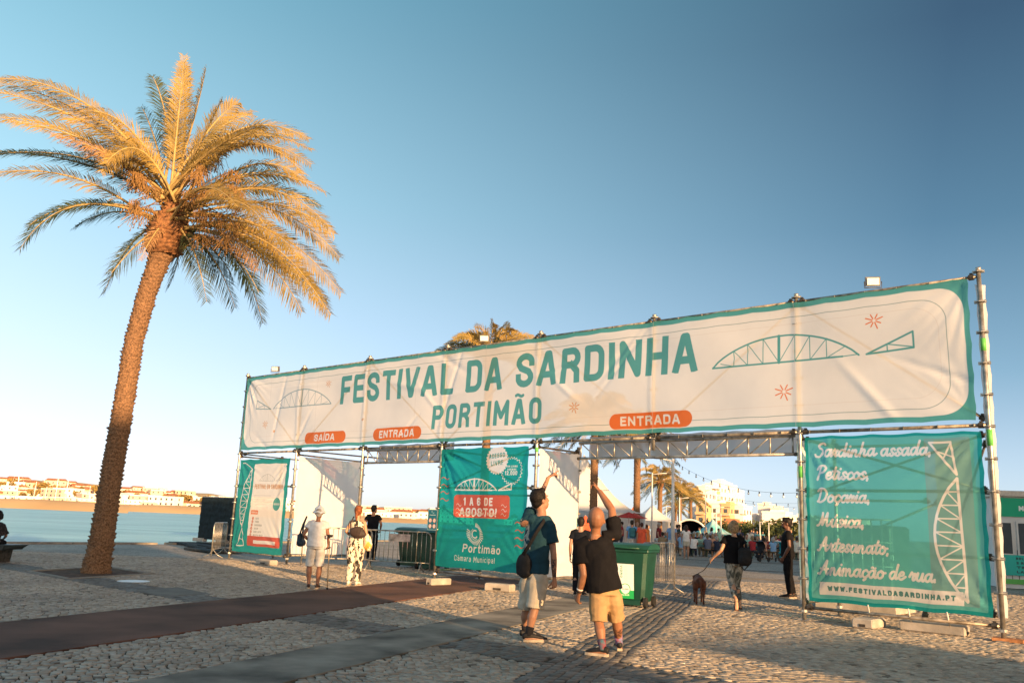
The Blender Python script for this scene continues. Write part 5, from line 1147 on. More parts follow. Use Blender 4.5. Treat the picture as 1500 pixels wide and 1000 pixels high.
# ============================================================ PEOPLE
def remesh(m_, voxel, smooth=2, wrinkle=0, wscale=9, seed=0, name='body'):
    """fuse overlapping volumes into one continuous surface"""
    me = m_.mesh('tmp'); o = bpy.data.objects.new('tmp', me); COL.objects.link(o)
    r = o.modifiers.new('r', 'REMESH'); r.mode = 'VOXEL'; r.voxel_size = voxel; r.use_smooth_shade = True
    s_ = o.modifiers.new('s', 'SMOOTH'); s_.factor = .5; s_.iterations = smooth
    dg = bpy.context.evaluated_depsgraph_get(); dg.update(); out = bpy.data.meshes.new_from_object(o.evaluated_get(dg)); bpy.data.objects.remove(o)
    if wrinkle:
        out.calc_loop_triangles(); co = np.empty(len(out.vertices)*3, np.float32); out.vertices.foreach_get('co', co); co = co.reshape(-1, 3); no = np.empty_like(co).ravel(); out.vertices.foreach_get('normal', no); no = no.reshape(-1, 3)
        d = np.zeros(len(co)); rg = np.random.default_rng(seed)
        for k in range(9):
            a = rg.normal(0, 1, 3); a[2] *= 1.5; a = a/np.linalg.norm(a)*wscale*rg.uniform(.8, 3.2); ph = co @ a + rg.uniform(0, 6) + 1.4*np.sin(co @ (rg.normal(0, 1, 3)*wscale*.5)); d += (1 - abs(np.sin(ph)))**2.2 * rg.choice([-1, 1]) / 3.2
        co = co + no * (d*wrinkle)[:, None]; out.vertices.foreach_set('co', co.astype(np.float32).ravel()); out.update()
    out.name = name; out.shade_smooth(); return out
V3 = Vector
def hand(m_, wr, dr, palm_n, curl=.35, point=None, L=.185, fine=True):
    """palm, four unequal bent fingers and a side thumb; dr runs along the hand, palm_n faces out of the palm"""
    dr = dr.normalized(); n = (palm_n - dr*palm_n.dot(dr)).normalized(); s_ = dr.cross(n); s = L/.185
    m_.loft([wr - dr*.03*s, wr + dr*.02*s, wr + dr*.06*s, wr + dr*.095*s], [(.026*s, .021*s), (.034*s, .018*s), (.042*s, .016*s), (.040*s, .014*s)], lat=s_, seg=10)
    for i, (off, ln) in enumerate(((-.030, .072), (-.010, .080), (.011, .075), (.031, .060))):
        c = curl if point is None or i not in point else .03
        b = wr + dr*.088*s + s_*off*s; d = dr + s_*off*2.2; d.normalize(); a = 0; pts = [b - d*.02*s, b]
        for k, q in enumerate((.45, .32, .23)):
            a += c*(1.5 if k == 0 else 1.7 if k == 1 else 1.1); b = b + (d*math.cos(a) + n*math.sin(a)) * ln*s*q*1.05; pts.append(b)
        m_.loft(pts, [.0092*s, .0092*s, .0085*s, .0078*s, .0065*s], seg=8)
    b = wr + dr*.03*s - s_*.026*s; d = (dr*.75 - s_*.62 + n*.25).normalized(); pts = [b, b + d*.035*s, b + d*.065*s + n*.006, b + d*.088*s + n*.014 + s_*.006]
    m_.loft(pts, [.014*s, .012*s, .0105*s, .008*s], seg=8)
def figure(name, P, rz, label, H=1.75, fat=1.0, pose={}, skin=(.42, .24, .15), hair=(.03, .02, .015), hairstyle='short', top=(.02, .02, .025), sleeve=.5, bottom=(.4, .3, .2), legs='shorts', shoes=(.02, .02, .02), sock=None, head=(0, 0), vox=.011, seed=0, female=False, hands=None, group=None, tmat=None, bmat=None, long_top=0, shirt_loose=1.0, face=True, dress=0, bottom_loose=1.0, tank=False, hs=1.0, arm=1.0):
    s = H/1.75; J = dict(neck=(0, -.01, 1.50), sl=(-.185, 0, 1.43), sr=(.185, 0, 1.43), el=(-.235, -.03, 1.14), er=(.235, -.03, 1.14), wl=(-.245, .05, .88), wr=(.245, .05, .88),
        chest=(0, 0, 1.28), waist=(0, .0, 1.08), hip=(0, 0, .94), hl=(-.09, 0, .90), hr=(.09, 0, .90), kl=(-.10, .02, .49), kr=(.10, .02, .49), al=(-.10, -.03, .085), ar=(.10, -.03, .085), tl=(-.12, .15, .03), tr=(.12, .15, .03))
    if female: J.update(sl=(-.165, 0, 1.42), sr=(.165, 0, 1.42))
    J.update(pose); J = {k: V3(v)*s for k, v in J.items()}; f = fat*s
    r = empty(name, P, rz, label, 'person', group)
    ms = material('skin_%02d%02d' % (int(skin[0]*100), int(skin[1]*100)), skin, .5, .06, 7, .12, 120, sss=.06 if vox < .012 else 0, spec=.4)
    B = MB(); hm = Matrix.Rotation(head[0], 3, 'Z') @ Matrix.Rotation(head[1], 3, 'X')
    nt_ = J['neck']; hs = hs*1.0; hc = nt_ + hm @ V3((0, .02, .158*(.5+.5*hs)))*s
    def hp(x, y, z): return hc + hm @ V3((x, y, z))*s*1.10*hs
    B.ball(hp(0, -.012, .03), (.085*s*hs, .107*s*hs, .109*s*hs), hm); B.ball(hp(0, .03, -.045), (.064*s*hs, .068*s*hs, .072*s*hs), hm); B.ball(hp(0, .062, -.075), (.028*s, .026*s, .024*s), hm, 8, 6)
    B.loft([hp(0, .082, .02), hp(0, .104, -.022), hp(0, .09, -.034)], [.009*s, .015*s, .012*s], seg=7); B.ball(hp(0, .074, .04), (.05*s, .02*s, .012*s), hm, 8, 6)
    B.ball(hp(0, .086, -.055), (.022*s, .011*s, .009*s), hm, 8, 5)
    for sd in (-1, 1): B.ball(hp(.079*sd, -.005, -.005), (.010*s, .020*s, .032*s), hm, 8, 6)
    thick = .062 if not female else .05
    B.loft([nt_ + V3((0, -.01, -.05))*s, nt_ + V3((0, 0, .02))*s, hp(0, -.02, -.05)], [thick*1.25*s, thick*s, thick*.98*s], seg=12)
    tor = [(J['hip'] + V3((0, 0, -.05*s)), (.155*f, .105*f)), (J['hip'] + V3((0, 0, .03*s)), (.165*f, .115*f)), (J['waist'], ((.128 if female else .145)*f, .10*f)), (J['chest'], ((.145 if female else .165)*f, .112*f)), (nt_ + V3((0, 0, -.10))*s if False else nt_.lerp(J['chest'], .35), (.15*f, .09*f)), (nt_ + V3((0, 0, -.035*s)), (.09*s, .065*s))]
    lat = (J['sr'] - J['sl']).normalized()
    B.loft([t[0] for t in tor], [t[1] for t in tor], lat=V3((1, 0, 0)), seg=16)
    for a, b, c, w_ in (('sl', 'el', 'wl', 'l'), ('sr', 'er', 'wr', 'r')):
        A_, E_, W_ = J[a], J[b], J[c]; k = (fat*.5 + .5)*s*(.86 if female else 1)*arm
        B.loft([A_.lerp(nt_, .5) + V3((0, 0, -.02*s)), A_, A_.lerp(E_, .35), E_, E_.lerp(W_, .3), W_.lerp(E_, .12), W_], [.055*k, .056*k, .050*k, .040*k, .042*k, .029*k, .027*k], seg=10)
    for a, b, c in (('hl', 'kl', 'al'), ('hr', 'kr', 'ar')):
        A_, K_, N_a = J[a], J[b], J[c]; k = (fat*.4 + .6)*s
        B.loft([A_ + V3((0, 0, .03*s)), A_.lerp(K_, .15), A_.lerp(K_, .55), K_, K_.lerp(N_a, .3) + V3((0, -.012*s, 0)), K_.lerp(N_a, .75), N_a], [.09*k, .090*k, .074*k, .056*k, .060*k, .040*k, .036*k], seg=12)
    barefoot = shoes is None or shoes == 'sandal'
    for a, t_ in (('al', 'tl'), ('ar', 'tr')):
        A_, T_ = J[a], J[t_]; d = (T_ - A_); d.z = 0; d = d.normalized() if d.length > 1e-4 else V3((0, 1, 0)); hl_ = A_ - d*.045*s + V3((0, 0, -.05*s))
        B.loft([hl_, A_ + d*.02*s + V3((0, 0, -.035*s)), A_.lerp(T_, .6) + V3((0, 0, -.012*s)), T_], [.032*s, (.036*s, .034*s), (.040*s, .024*s), (.036*s, .015*s)], lat=d.cross(V3((0, 0, 1))), seg=10)
    if vox > .016 or hands is None:
        for e_, w_ in (('el', 'wl'), ('er', 'wr')):
            d = (J[w_] - J[e_]).normalized(); fw = V3((0, 1, 0))
            if vox > .016: B.loft([J[w_], J[w_] + d*.08*s, J[w_] + d*.16*s], [(.026*s, .022*s), (.04*s, .02*s), (.022*s, .014*s)], lat=fw, seg=8)
    me = remesh(B, vox*s, 3, name='body')
    if vox <= .016:
        Hn = MB()
        for i, (e_, w_) in enumerate((('el', 'wl'), ('er', 'wr'))):
            hd = (hands or {}).get('lr'[i], {}); d = V3(hd.get('dir', tuple(J[w_] - J[e_]))); n = V3(hd.get('palm', ((1 if i == 0 else -1), .15, 0)))
            hand(Hn, J[w_] + (J[w_]-J[e_]).normalized()*.012*s, d, n, hd.get('curl', .3), hd.get('point'), .185*s)
        hme = remesh(Hn, .0048 if vox < .009 else .0062, 1, name='hands')
        import bmesh; bm = bmesh.new(); bm.from_mesh(me); bm.from_mesh(hme); bm.to_mesh(me); bm.free(); me.shade_smooth()
    body = link_mesh('body', me, ms, r)
    # clothes
    g = 1.0 + .0
    if dress == 0 or True:
        T = MB(); L_ = shirt_loose; zc = .018*s*L_
        tt = [(J['hip'] + V3((0, 0, (-.02 - long_top)*s)), (.172*f + zc*1.3, .122*f + zc*1.4)), (J['waist'], (.152*f + zc*1.4, .108*f + zc*1.6)), (J['chest'], (.166*f + zc, .115*f + zc)), (nt_.lerp(J['chest'], .35), (.160*f + zc*.6, .095*f + zc*.6)), (nt_ + V3((0, 0, -.03*s)), (.088*s, .07*s))]
        if dress: tt = [(J['hip'] + V3((0, 0, -dress*s)), (.23*f, .19*f)), (J['hip'] + V3((0, 0, -dress*.5*s)), (.215*f, .165*f))] + tt[0:]
        T.loft([q[0] for q in tt], [q[1] for q in tt], lat=V3((1, 0, 0)), seg=18, flat=True)
        for a, b in (('sl', 'el'), ('sr', 'er')):
            A_, E_ = J[a], J[b]; k = (fat*.5 + .5)*s
            if sleeve > 0: T.loft([A_.lerp(nt_, .62) + V3((0, 0, -.02*s)), A_.lerp(nt_, .35) + V3((0, 0, -.008*s)), A_ + V3((0, 0, .004*s)), A_.lerp(E_, sleeve*.6), A_.lerp(E_, sleeve)], [.066*k*arm, .069*k*arm, .070*k*arm, .066*k*arm + zc*.4, .068*k*arm + zc*.9], seg=12, flat=True)
            elif not tank: T.loft([A_.lerp(nt_, .55) + V3((0, 0, -.01*s)), A_.lerp(nt_, .12) + V3((0, 0, .012*s))], [.062*k, .058*k], seg=10, flat=True)
        tm = tmat or material('cloth_%02d%02d%02d' % tuple(int(c*99) for c in top), top, .9, .08, 9, .25, 40, spec=.08)
        link_mesh('shirt' if not dress else 'dress', remesh(T, max(.011, vox*1.05)*s, 2, .019*s if vox < .010 else .012*s, 6, seed, 'shirt'), tm, r)
    if legs != 'none':
        Q = MB(); bl = bottom_loose
        Q.loft([J['hip'] + V3((0, 0, -.07*s)), J['hip'], J['hip'] + V3((0, 0, .08*s))], [(.172*f, .125*f), (.178*f, .130*f), (.158*f, .115*f)], lat=V3((1, 0, 0)), seg=16, flat=True)
        for a, b, c in (('hl', 'kl', 'al'), ('hr', 'kr', 'ar')):
            A_, K_, N_a = J[a], J[b], J[c]; k = (fat*.4 + .6)*s
            if legs == 'shorts': Q.loft([A_ + V3((0, 0, .03*s)), A_.lerp(K_, .2), A_.lerp(K_, .6), A_.lerp(K_, .97)], [.098*k, .108*k*bl, .098*k*bl, .096*k*bl], seg=14, flat=True)
            elif legs == 'short': Q.loft([A_ + V3((0, 0, .03*s)), A_.lerp(K_, .2), A_.lerp(K_, .55)], [.098*k, .106*k*bl, .104*k*bl], seg=14, flat=True)
            else: Q.loft([A_ + V3((0, 0, .03*s)), A_.lerp(K_, .2), A_.lerp(K_, .6), K_, K_.lerp(N_a, .4), N_a.lerp(K_, .06 if legs == 'long' else .22)], [.098*k, .105*k*bl, .088*k*bl, .070*k*bl, .066*k*bl, .062*k*bl], seg=14, flat=True)
        bm_ = bmat or material('cloth_%02d%02d%02d' % tuple(int(c*99) for c in bottom), bottom, .9, .08, 9, .3, 40, spec=.08)
        link_mesh({'shorts': 'shorts', 'short': 'shorts'}.get(legs, 'trousers'), remesh(Q, max(.011, vox*1.05)*s, 2, .018*s if vox < .010 else .012*s, 6, seed+3, 'trousers'), bm_, r)
    if not barefoot or shoes == 'sandal':
        for a, t_ in (('al', 'tl'), ('ar', 'tr')):
            A_, T_ = J[a], J[t_]; d = (T_ - A_); dz = d.z; d.z = 0; d = d.normalized() if d.length > 1e-4 else V3((0, 1, 0)); lt = d.cross(V3((0, 0, 1))); dn = (T_ - (A_ + V3((0, 0, -.055*s)))).normalized(); up = lt.cross(dn) * -1 if lt.cross(dn).z < 0 else lt.cross(dn)
            h0 = A_ - dn*.065*s - up*.062*s; LN = (T_ - A_).length + .10*s
            so_ = MB(); W_ = [.030, .036, .034, .044, .046, .038, .018]; xs = [0, .12, .4, .65, .8, .94, 1.0]; Vt = []
            for z in (-.018*s, .012*s):
                for x, w_ in zip(xs, W_): Vt.append(h0 + dn*LN*x + lt*w_*s + up*z)
                for x, w_ in zip(xs[::-1], W_[::-1]): Vt.append(h0 + dn*LN*x - lt*w_*s + up*z)
            n_ = 14; so_.add(Vt, [tuple(range(n_))[::-1], tuple(range(n_, 2*n_))] + [(i, (i+1) % n_, n_+(i+1) % n_, n_+i) for i in range(n_)])
            if shoes == 'sandal':
                sh = so_.build('sandal', material('sandal_brown', (.10, .05, .03), .7), r); MB().path([h0 + dn*LN*.6 + lt*.045*s, h0 + dn*LN*.6 + up*.05*s, h0 + dn*LN*.6 - lt*.045*s], .008, 6).build('strap', MATS['sandal_brown'], sh); continue
            U = MB(); U.loft([h0 + dn*.0*s + up*.045*s, h0 + dn*LN*.14 + up*.05*s, h0 + dn*LN*.4 + up*.045*s, h0 + dn*LN*.68 + up*.032*s, h0 + dn*LN*.95 + up*.018*s], [(.028*s, .036*s), (.037*s, .046*s), (.038*s, .043*s), (.044*s, .028*s), (.028*s, .014*s)], lat=lt, seg=12)
            sh = link_mesh('shoe', remesh(U, .009*s, 1, name='shoe'), material('shoe_%02d%02d%02d' % tuple(int(c*99) for c in shoes), shoes, .6, .1, 8, .15, 60), r); so_.build('sole', material('rubber_sole', (.42, .36, .28), .7), sh)
            if vox < .009:
                for k in range(4): MB().path([h0 + dn*LN*(.42+.06*k) + lt*.022*s + up*(.080 - .009*k)*s, h0 + dn*LN*(.42+.06*k) + up*(.092 - .009*k)*s, h0 + dn*LN*(.42+.06*k) - lt*.022*s + up*(.080 - .009*k)*s], .003, 5).build('lace', M_WH, sh)
    if sock:
        for i, (k_, a) in enumerate((('kl', 'al'), ('kr', 'ar'))):
            sm_ = sock[i] if isinstance(sock, (list, tuple)) and not isinstance(sock[0], float) else sock; sk = MB(); A_, K_ = J[a], J[k_]
            sk.loft([A_ + V3((0, 0, -.01*s)), A_, A_.lerp(K_, .16), A_.lerp(K_, .32)], [.043*s, .042*s, .045*s, .052*s], seg=12, flat=True)
            sk.build('sock', sm_ if not isinstance(sm_, tuple) else material('sock_%02d%02d%02d' % tuple(int(c*99) for c in sm_), sm_, .9), r)
    # hair
    hmat = material('hair_%02d%02d%02d' % tuple(int(c*99) for c in hair), hair, .6, .25, 30, .5, 90, spec=.25) if hair else None
    if hairstyle != 'bald' and hair:
        Hh = MB(); Hh.ball(hp(0, -.024, .042), (.094*s, .111*s, .113*s), hm)
        if hairstyle == 'short': Hh.ball(hp(0, -.05, -.01), (.074*s, .07*s, .075*s), hm); Hh.ball(hp(0, .04, .115), (.05*s, .045*s, .03*s), hm, 8, 6)
        if hairstyle in ('bob', 'long'):
            zz = -.06 if hairstyle == 'bob' else -.2
            Hh.loft([hp(0, -.03, .1), hp(0, -.045, .0), hp(0, -.055, -.05), hp(0, -.06, zz - .03)], [(.07*s, .08*s), (.094*s, .085*s), (.095*s, .07*s), (.075*s, .045*s)], lat=hm @ V3((1, 0, 0)), seg=14)
            for sd in (-1, 1): Hh.loft([hp(sd*.07, 0, .06), hp(sd*.086, .01, -.03), hp(sd*.08, 0, zz - .01)], [.03*s, .028*s, .016*s], seg=8)
        if hairstyle == 'pony': Hh.ball(hp(0, -.05, -.01), (.075*s, .065*s, .075*s), hm); Hh.loft([hp(0, -.11, .05), hp(0, -.155, .0), hp(0, -.15, -.10), hp(0, -.135, -.19)], [.02*s, .036*s, .032*s, .010*s], seg=9)
        hme = remesh(Hh, max(.009, vox)*s, 2, (.005 if hairstyle == 'short' else .0025)*s, 40, seed, 'hair')
        # keep the face clear of hair
        import bmesh; bm = bmesh.new(); bm.from_mesh(hme); inv = hm.transposed(); kill = []
        for v_ in bm.verts:
            q = inv @ (v_.co - hc) / s
            if q.y > .052 and q.z < .070 + max(0, .08 - q.y)*.2: kill.append(v_)
        bmesh.ops.delete(bm, geom=kill, context='VERTS'); bm.to_mesh(hme); bm.free(); link_mesh('hair', hme, hmat, r)
    if face and vox < .02:
        for sd in (-1, 1):
            e = MB(); e.ball(hp(sd*.031, .083, .012), (.011*s, .008*s, .008*s), hm, 10, 7); eo = e.build('eye', material('eye_white', (.7, .68, .64), .3), r); q = MB(); q.ball(hp(sd*.031, .0895, .012), (.0052*s, .003*s, .0052*s), hm, 8, 6); q.build('iris', M_RUB, eo)
            MB().loft([hp(sd*.015, .088, .036), hp(sd*.034, .088, .041), hp(sd*.05, .078, .034)], [.004*s, .005*s, .003*s], seg=6).build('eyebrow', hmat or M_RUB, r)
        MB().loft([hp(-.022, .086, -.055), hp(0, .093, -.052), hp(.022, .086, -.055)], [.003*s, .0065*s, .003*s], seg=6).build('lips', material('lips', (.38, .14, .11), .5), r)
    r['_h'] = H; return r, J, hp, s

# ---------------- foreground: young man in a teal T-shirt, pointing up
SK1 = (.36, .185, .115)
def local(P, rz, pts):
    """world points to a figure's own frame"""
    M_ = Matrix.Rotation(-rz, 3, 'Z'); return {k: tuple(M_ @ (Vector(v) - Vector(P))) for k, v in pts.items()}
def pose_from(P, rz, H, pts): s = H/1.75; return {k: tuple(Vector(v)/s) for k, v in local(P, rz, pts).items()}
YY = 11.35; PA = (.32, YY, 0); ra = R(-42)
pts = dict(neck=at(793, 752, YY), sl=at(768, 766, YY-.02), sr=at(806, 771, YY-.08), el=at(786, 738, YY+.22), wl=at(803, 700, YY+.42), er=at(811, 812, YY-.10), wr=at(812, 846, YY-.05),
    chest=at(787, 786, YY), waist=at(785, 815, YY), hip=at(783, 836, YY), hl=at(777, 842, YY+.05), hr=at(790, 843, YY-.06), kl=at(771, 893, YY+.12), kr=at(783, 892, YY-.08), al=at(769, 926, YY+.22), ar=at(774, 930, YY-.10), tl=at(788, 927, YY+.32), tr=at(798, 936, YY-.06))
for k, z in (('al', .085), ('ar', .085), ('tl', .03), ('tr', .03)): pts[k].z = z
dk_sock = (.015, .015, .02)
man1, J1, hp1, s1 = figure('person', PA, ra, 'young dark haired man in a teal shirt and cream shorts pointing up', 1.80, .92, pose_from(PA, ra, 1.80, pts), SK1, (.012, .009, .008), 'short', (.018, .055, .078), .58, (.52, .46, .37), 'shorts', (.014, .014, .016), dk_sock, (R(-22), R(14)), .0085, 3,
    hands={'l': {'dir': (.35, .72, .60), 'palm': (.2, .2, -1), 'curl': .55, 'point': (0,)}, 'r': {'curl': .45, 'palm': (-1, .2, 0)}}, shirt_loose=1.25, bottom_loose=1.18)
M_PRINT = material('shirt_print_pale', (.34, .35, .31), .9, .25, 22, col2=(.06, .11, .12))
def patch(root, name, mat, pts2, near_pt=None, off=.004):
    """thin raised print following the nearest clothing surface"""
def masked_mat(name, base_mat, spots, col, scale, th, soft=.03):
    """copy of a surface with inked or printed marks inside given zones"""
    m = base_mat.copy(); m.name = name; nt = m.node_tree; L = nt.links.new; p = next(n for n in nt.nodes if n.type == 'BSDF_PRINCIPLED'); src = p.inputs['Base Color'].links[0].from_socket
    t = nd(nt, 'ShaderNodeTexCoord'); n = nd(nt, 'ShaderNodeTexNoise'); n.inputs['Scale'].default_value = scale; n.inputs['Detail'].default_value = 3; n.inputs['Distortion'].default_value = 1.2; L(t.outputs['Object'], n.inputs[0])
    r = nd(nt, 'ShaderNodeMapRange'); r.inputs[1].default_value = th - soft; r.inputs[2].default_value = th + soft; L(n.outputs[0], r.inputs[0]); tot = None
    for c, rad in spots:
        mp = nd(nt, 'ShaderNodeMapping'); mp.vector_type = 'TEXTURE'; mp.inputs['Location'].default_value = c; mp.inputs['Scale'].default_value = rad if isinstance(rad, tuple) else (rad,)*3; L(t.outputs['Object'], mp.inputs[0])
        vl = nd(nt, 'ShaderNodeVectorMath', operation='LENGTH'); L(mp.outputs[0], vl.inputs[0]); q = nd(nt, 'ShaderNodeMapRange'); q.inputs[1].default_value = 1.0; q.inputs[2].default_value = .85; L(vl.outputs['Value'], q.inputs[0])
        if tot is None: tot = q.outputs[0]
        else: a = nd(nt, 'ShaderNodeMath', operation='MAXIMUM'); L(tot, a.inputs[0]); L(q.outputs[0], a.inputs[1]); tot = a.outputs[0]
    mu = nd(nt, 'ShaderNodeMath', operation='MULTIPLY'); L(tot, mu.inputs[0]); L(r.outputs[0], mu.inputs[1]); mx = nd(nt, 'ShaderNodeMix', data_type='RGBA'); L(mu.outputs[0], mx.inputs[0]); L(src, mx.inputs[6]); mx.inputs[7].default_value = (*col, 1); L(mx.outputs[2], p.inputs['Base Color']); return m
def part_of(root, nm): return next(c for c in root.children if c.name.split('.')[0] == nm)
def fore(J, e, w_): return tuple(Vector(J[e]).lerp(Vector(J[w_]), .55))
b_ = part_of(man1, 'body'); b_.data.materials[0] = masked_mat('inked_skin', b_.data.materials[0], [(fore(J1, 'er', 'wr'), .13), (fore(J1, 'el', 'wl'), .12)], (.05, .035, .04), 26, .5)
c_ = part_of(man1, 'shirt'); c_.data.materials[0] = masked_mat('printed_teal_shirt', c_.data.materials[0], [(tuple(Vector(J1['sl']).lerp(Vector(J1['hip']), .22) + Vector((-.04, -.08, 0))), (.12, .22, .20)), (tuple(Vector(J1['sl']).lerp(Vector(J1['hip']), .5) + Vector((.02, -.10, 0))), (.06, .16, .14))], (.38, .38, .33), 9, .46, .02)
# black sling bag on his left hip with its strap over the right shoulder
bag = empty('sling_bag', at(768, 828, YY - .06), ra, 'black sling bag hanging at the left hip of the young man', 'bag')
B_ = MB(); B_.ball((0, 0, 0), (.13, .07, .16)); B_.bevbox((0, 0, -.03), (.22, .10, .2), .03)
link_mesh('pouch', remesh(B_, .012, 3, .004, 14, 2, 'pouch'), material('black_canvas', (.012, .012, .014), .8, .2, 12, .3, 50), bag)
Mi = Matrix.Rotation(-ra, 3, 'Z'); bo_ = Vector(bag.location)
strap_pts = [at(766, 812, YY-.16), at(777, 795, YY-.20), at(786, 779, YY-.20), at(796, 764, YY-.16), at(800, 757, YY-.05), at(797, 758, YY+.08)]
MB().loft([Mi @ (p - bo_) for p in strap_pts], [(.022, .005)]*6, seg=8, lat=Mi @ Vector((.8, 0, -.6))).build('strap', MATS['black_canvas'], bag)

# ---------------- foreground: bald man in black, pointing
YB = 10.45; PBm = (1.10, YB, 0); rb = R(6)
pts = dict(neck=at(872, 784, YB), sl=at(849, 798, YB), sr=at(900, 785, YB+.02), el=at(855, 842, YB-.04), wl=at(848, 868, YB+.04), er=at(896, 746, YB+.18), wr=at(878, 719, YB+.38),
    chest=at(879, 812, YB), waist=at(881, 840, YB), hip=at(885, 862, YB), hl=at(877, 866, YB), hr=at(895, 866, YB+.02), kl=at(877, 912, YB-.03), kr=at(903, 908, YB+.14), al=at(883, 950, YB-.18), ar=at(907, 941, YB+.36), tl=at(862, 957, YB-.10), tr=at(903, 946, YB+.56))
for k, z in (('al', .085), ('ar', .085), ('tl', .03), ('tr', .03)): pts[k].z = z
M_SK1 = material('patterned_sock', (.20, .02, .03), .9, .1, 16, col2=(.05, .16, .2)); M_SK2 = material('blue_sock', (.10, .20, .34), .9, .1, 30, col2=(.30, .06, .12))
man2, J2, hp2, s2 = figure('person', PBm, rb, 'bald man in a black shirt and tan shorts pointing up at the banner', 1.74, 1.08, pose_from(PBm, rb, 1.74, pts), (.29, .135, .072), None, 'bald', (.010, .010, .012), .62, (.36, .235, .12), 'shorts', (.018, .018, .02), [M_SK1, M_SK2], (R(-6), R(16)), .0085, 5,
    hands={'r': {'dir': (-.45, .55, .70), 'palm': (-.5, .4, -.7), 'curl': .6, 'point': (0,)}, 'l': {'curl': .5, 'palm': (.8, .5, 0)}}, shirt_loose=1.3, bottom_loose=1.12, hs=1.18, arm=1.16)
b_ = part_of(man2, 'body'); b_.data.materials[0] = masked_mat('inked_calf_skin', b_.data.materials[0], [(tuple(Vector(J2['kr']).lerp(Vector(J2['ar']), .42)), .10)], (.09, .04, .03), 30, .5)
# wrist bands
def ring_on(root, J, e, w_, q, rad, mat, name='wristband', h_=.018):
    a = Vector(J[w_]).lerp(Vector(J[e]), q); d = (Vector(J[e]) - Vector(J[w_])).normalized(); MB().loft([a - d*h_/2, a + d*h_/2], [rad, rad], seg=16, flat=True).build(name, mat, root)
ring_on(man2, J2, 'el', 'wl', .10, .037, M_RUB); ring_on(man2, J2, 'el', 'wl', .22, .038, M_WH)

# ---------------- woman in white with a crutch
PW_ = (-3.70, 17.75, 0)
w1, J3, hp3, s3 = figure('person', PW_, R(4), 'older woman in a white sun hat, white top and white shorts', 1.53, 1.16, dict(sl=(-.175, 0, 1.42), er=(.27, -.06, 1.16), wr=(.25, .12, .98), el=(-.29, -.08, 1.17), wl=(-.20, .10, 1.05), hl=(-.10, 0, .90), hr=(.10, 0, .90), kl=(-.115, .02, .48), kr=(.115, .02, .48), al=(-.09, -.03, .085), ar=(.10, -.03, .085)), (.30, .135, .075), (.55, .5, .45), 'short', (.74, .73, .72), .42, (.66, .63, .58), 'shorts', (.05, .03, .025), None, (0, R(-6)), .012, 9, True, shirt_loose=1.2, bottom_loose=.93)
ht = MB(); c = hp3(0, -.01, .045); ht.loft([c + V3((0, 0, -.01)), c + V3((0, 0, .06)), c + V3((0, 0, .10))], [.098, .092, .05], lat=(1, 0, 0), seg=20)
n_ = 28; ring = lambda rr_, dz: [(c.x + rr_*math.cos(2*math.pi*k/n_), c.y + rr_*math.sin(2*math.pi*k/n_), c.z + dz + .012*math.sin(k*1.3)) for k in range(n_)]
ht.add(ring(.096, .0) + ring(.128, -.035) + ring(.130, -.027) + ring(.096, .012), [(k, (k+1) % n_, n_+(k+1) % n_, n_+k) for k in range(n_)] + [(n_+k, n_+(k+1) % n_, 2*n_+(k+1) % n_, 2*n_+k) for k in range(n_)] + [(2*n_+k, 2*n_+(k+1) % n_, 3*n_+(k+1) % n_, 3*n_+k) for k in range(n_)], True)
hat_o = ht.build('hat', material('pale_cotton', (.70, .74, .78), .9, .05, 8), w1)
hb = at(440, 790, 17.8); bag2 = empty('handbag', hb, 0, 'dark navy handbag on the left shoulder of the woman in white', 'bag')
link_mesh('pouch', remesh(MB().bevbox((0, .02, 0), (.10, .30, .26), .04).bevbox((.02, .0, -.06), (.14, .34, .14), .04), .014, 3, .006, 12, 4, 'pouch'), material('navy_leather', (.012, .03, .05), .55, .1, 9, .2, 40), bag2)
MB().loft([V3((0, .12, .1)), V3((.03, .08, .32)), V3((.09, .0, .46)), V3((.05, -.1, .3)), V3((0, -.1, .1))], [(.016, .005)]*5, seg=6).build('strap', MATS['navy_leather'], bag2)
ck = empty('crutch', (-3.38, 17.62, 0), 0, 'forearm crutch held by the woman in white', 'crutch')
MB().loft([(-.01, 0, .02), (-.04, .05, .78)], [.013, .013], seg=8, flat=True).build('shaft', material('tan_crutch', (.5, .36, .22), .5), ck); MB().loft([(-.04, .05, .78), (-.035, -.02, 1.02)], [.011, .011], seg=8, flat=True).build('upper_shaft', M_STEEL, ck)
MB().tube((-.04, -.05, .79), (-.04, .12, .80), .015, 8).build('grip', M_RUB, ck); MB().loft([(-.033, -.03, 1.0), (-.033, -.03, 1.05)], [.055, .06], seg=12, flat=True).build('cuff', M_RUB, ck); MB().tube((-.01, 0, 0), (-.01, 0, .05), .019, 8).build('rubber_tip', M_RUB, ck)

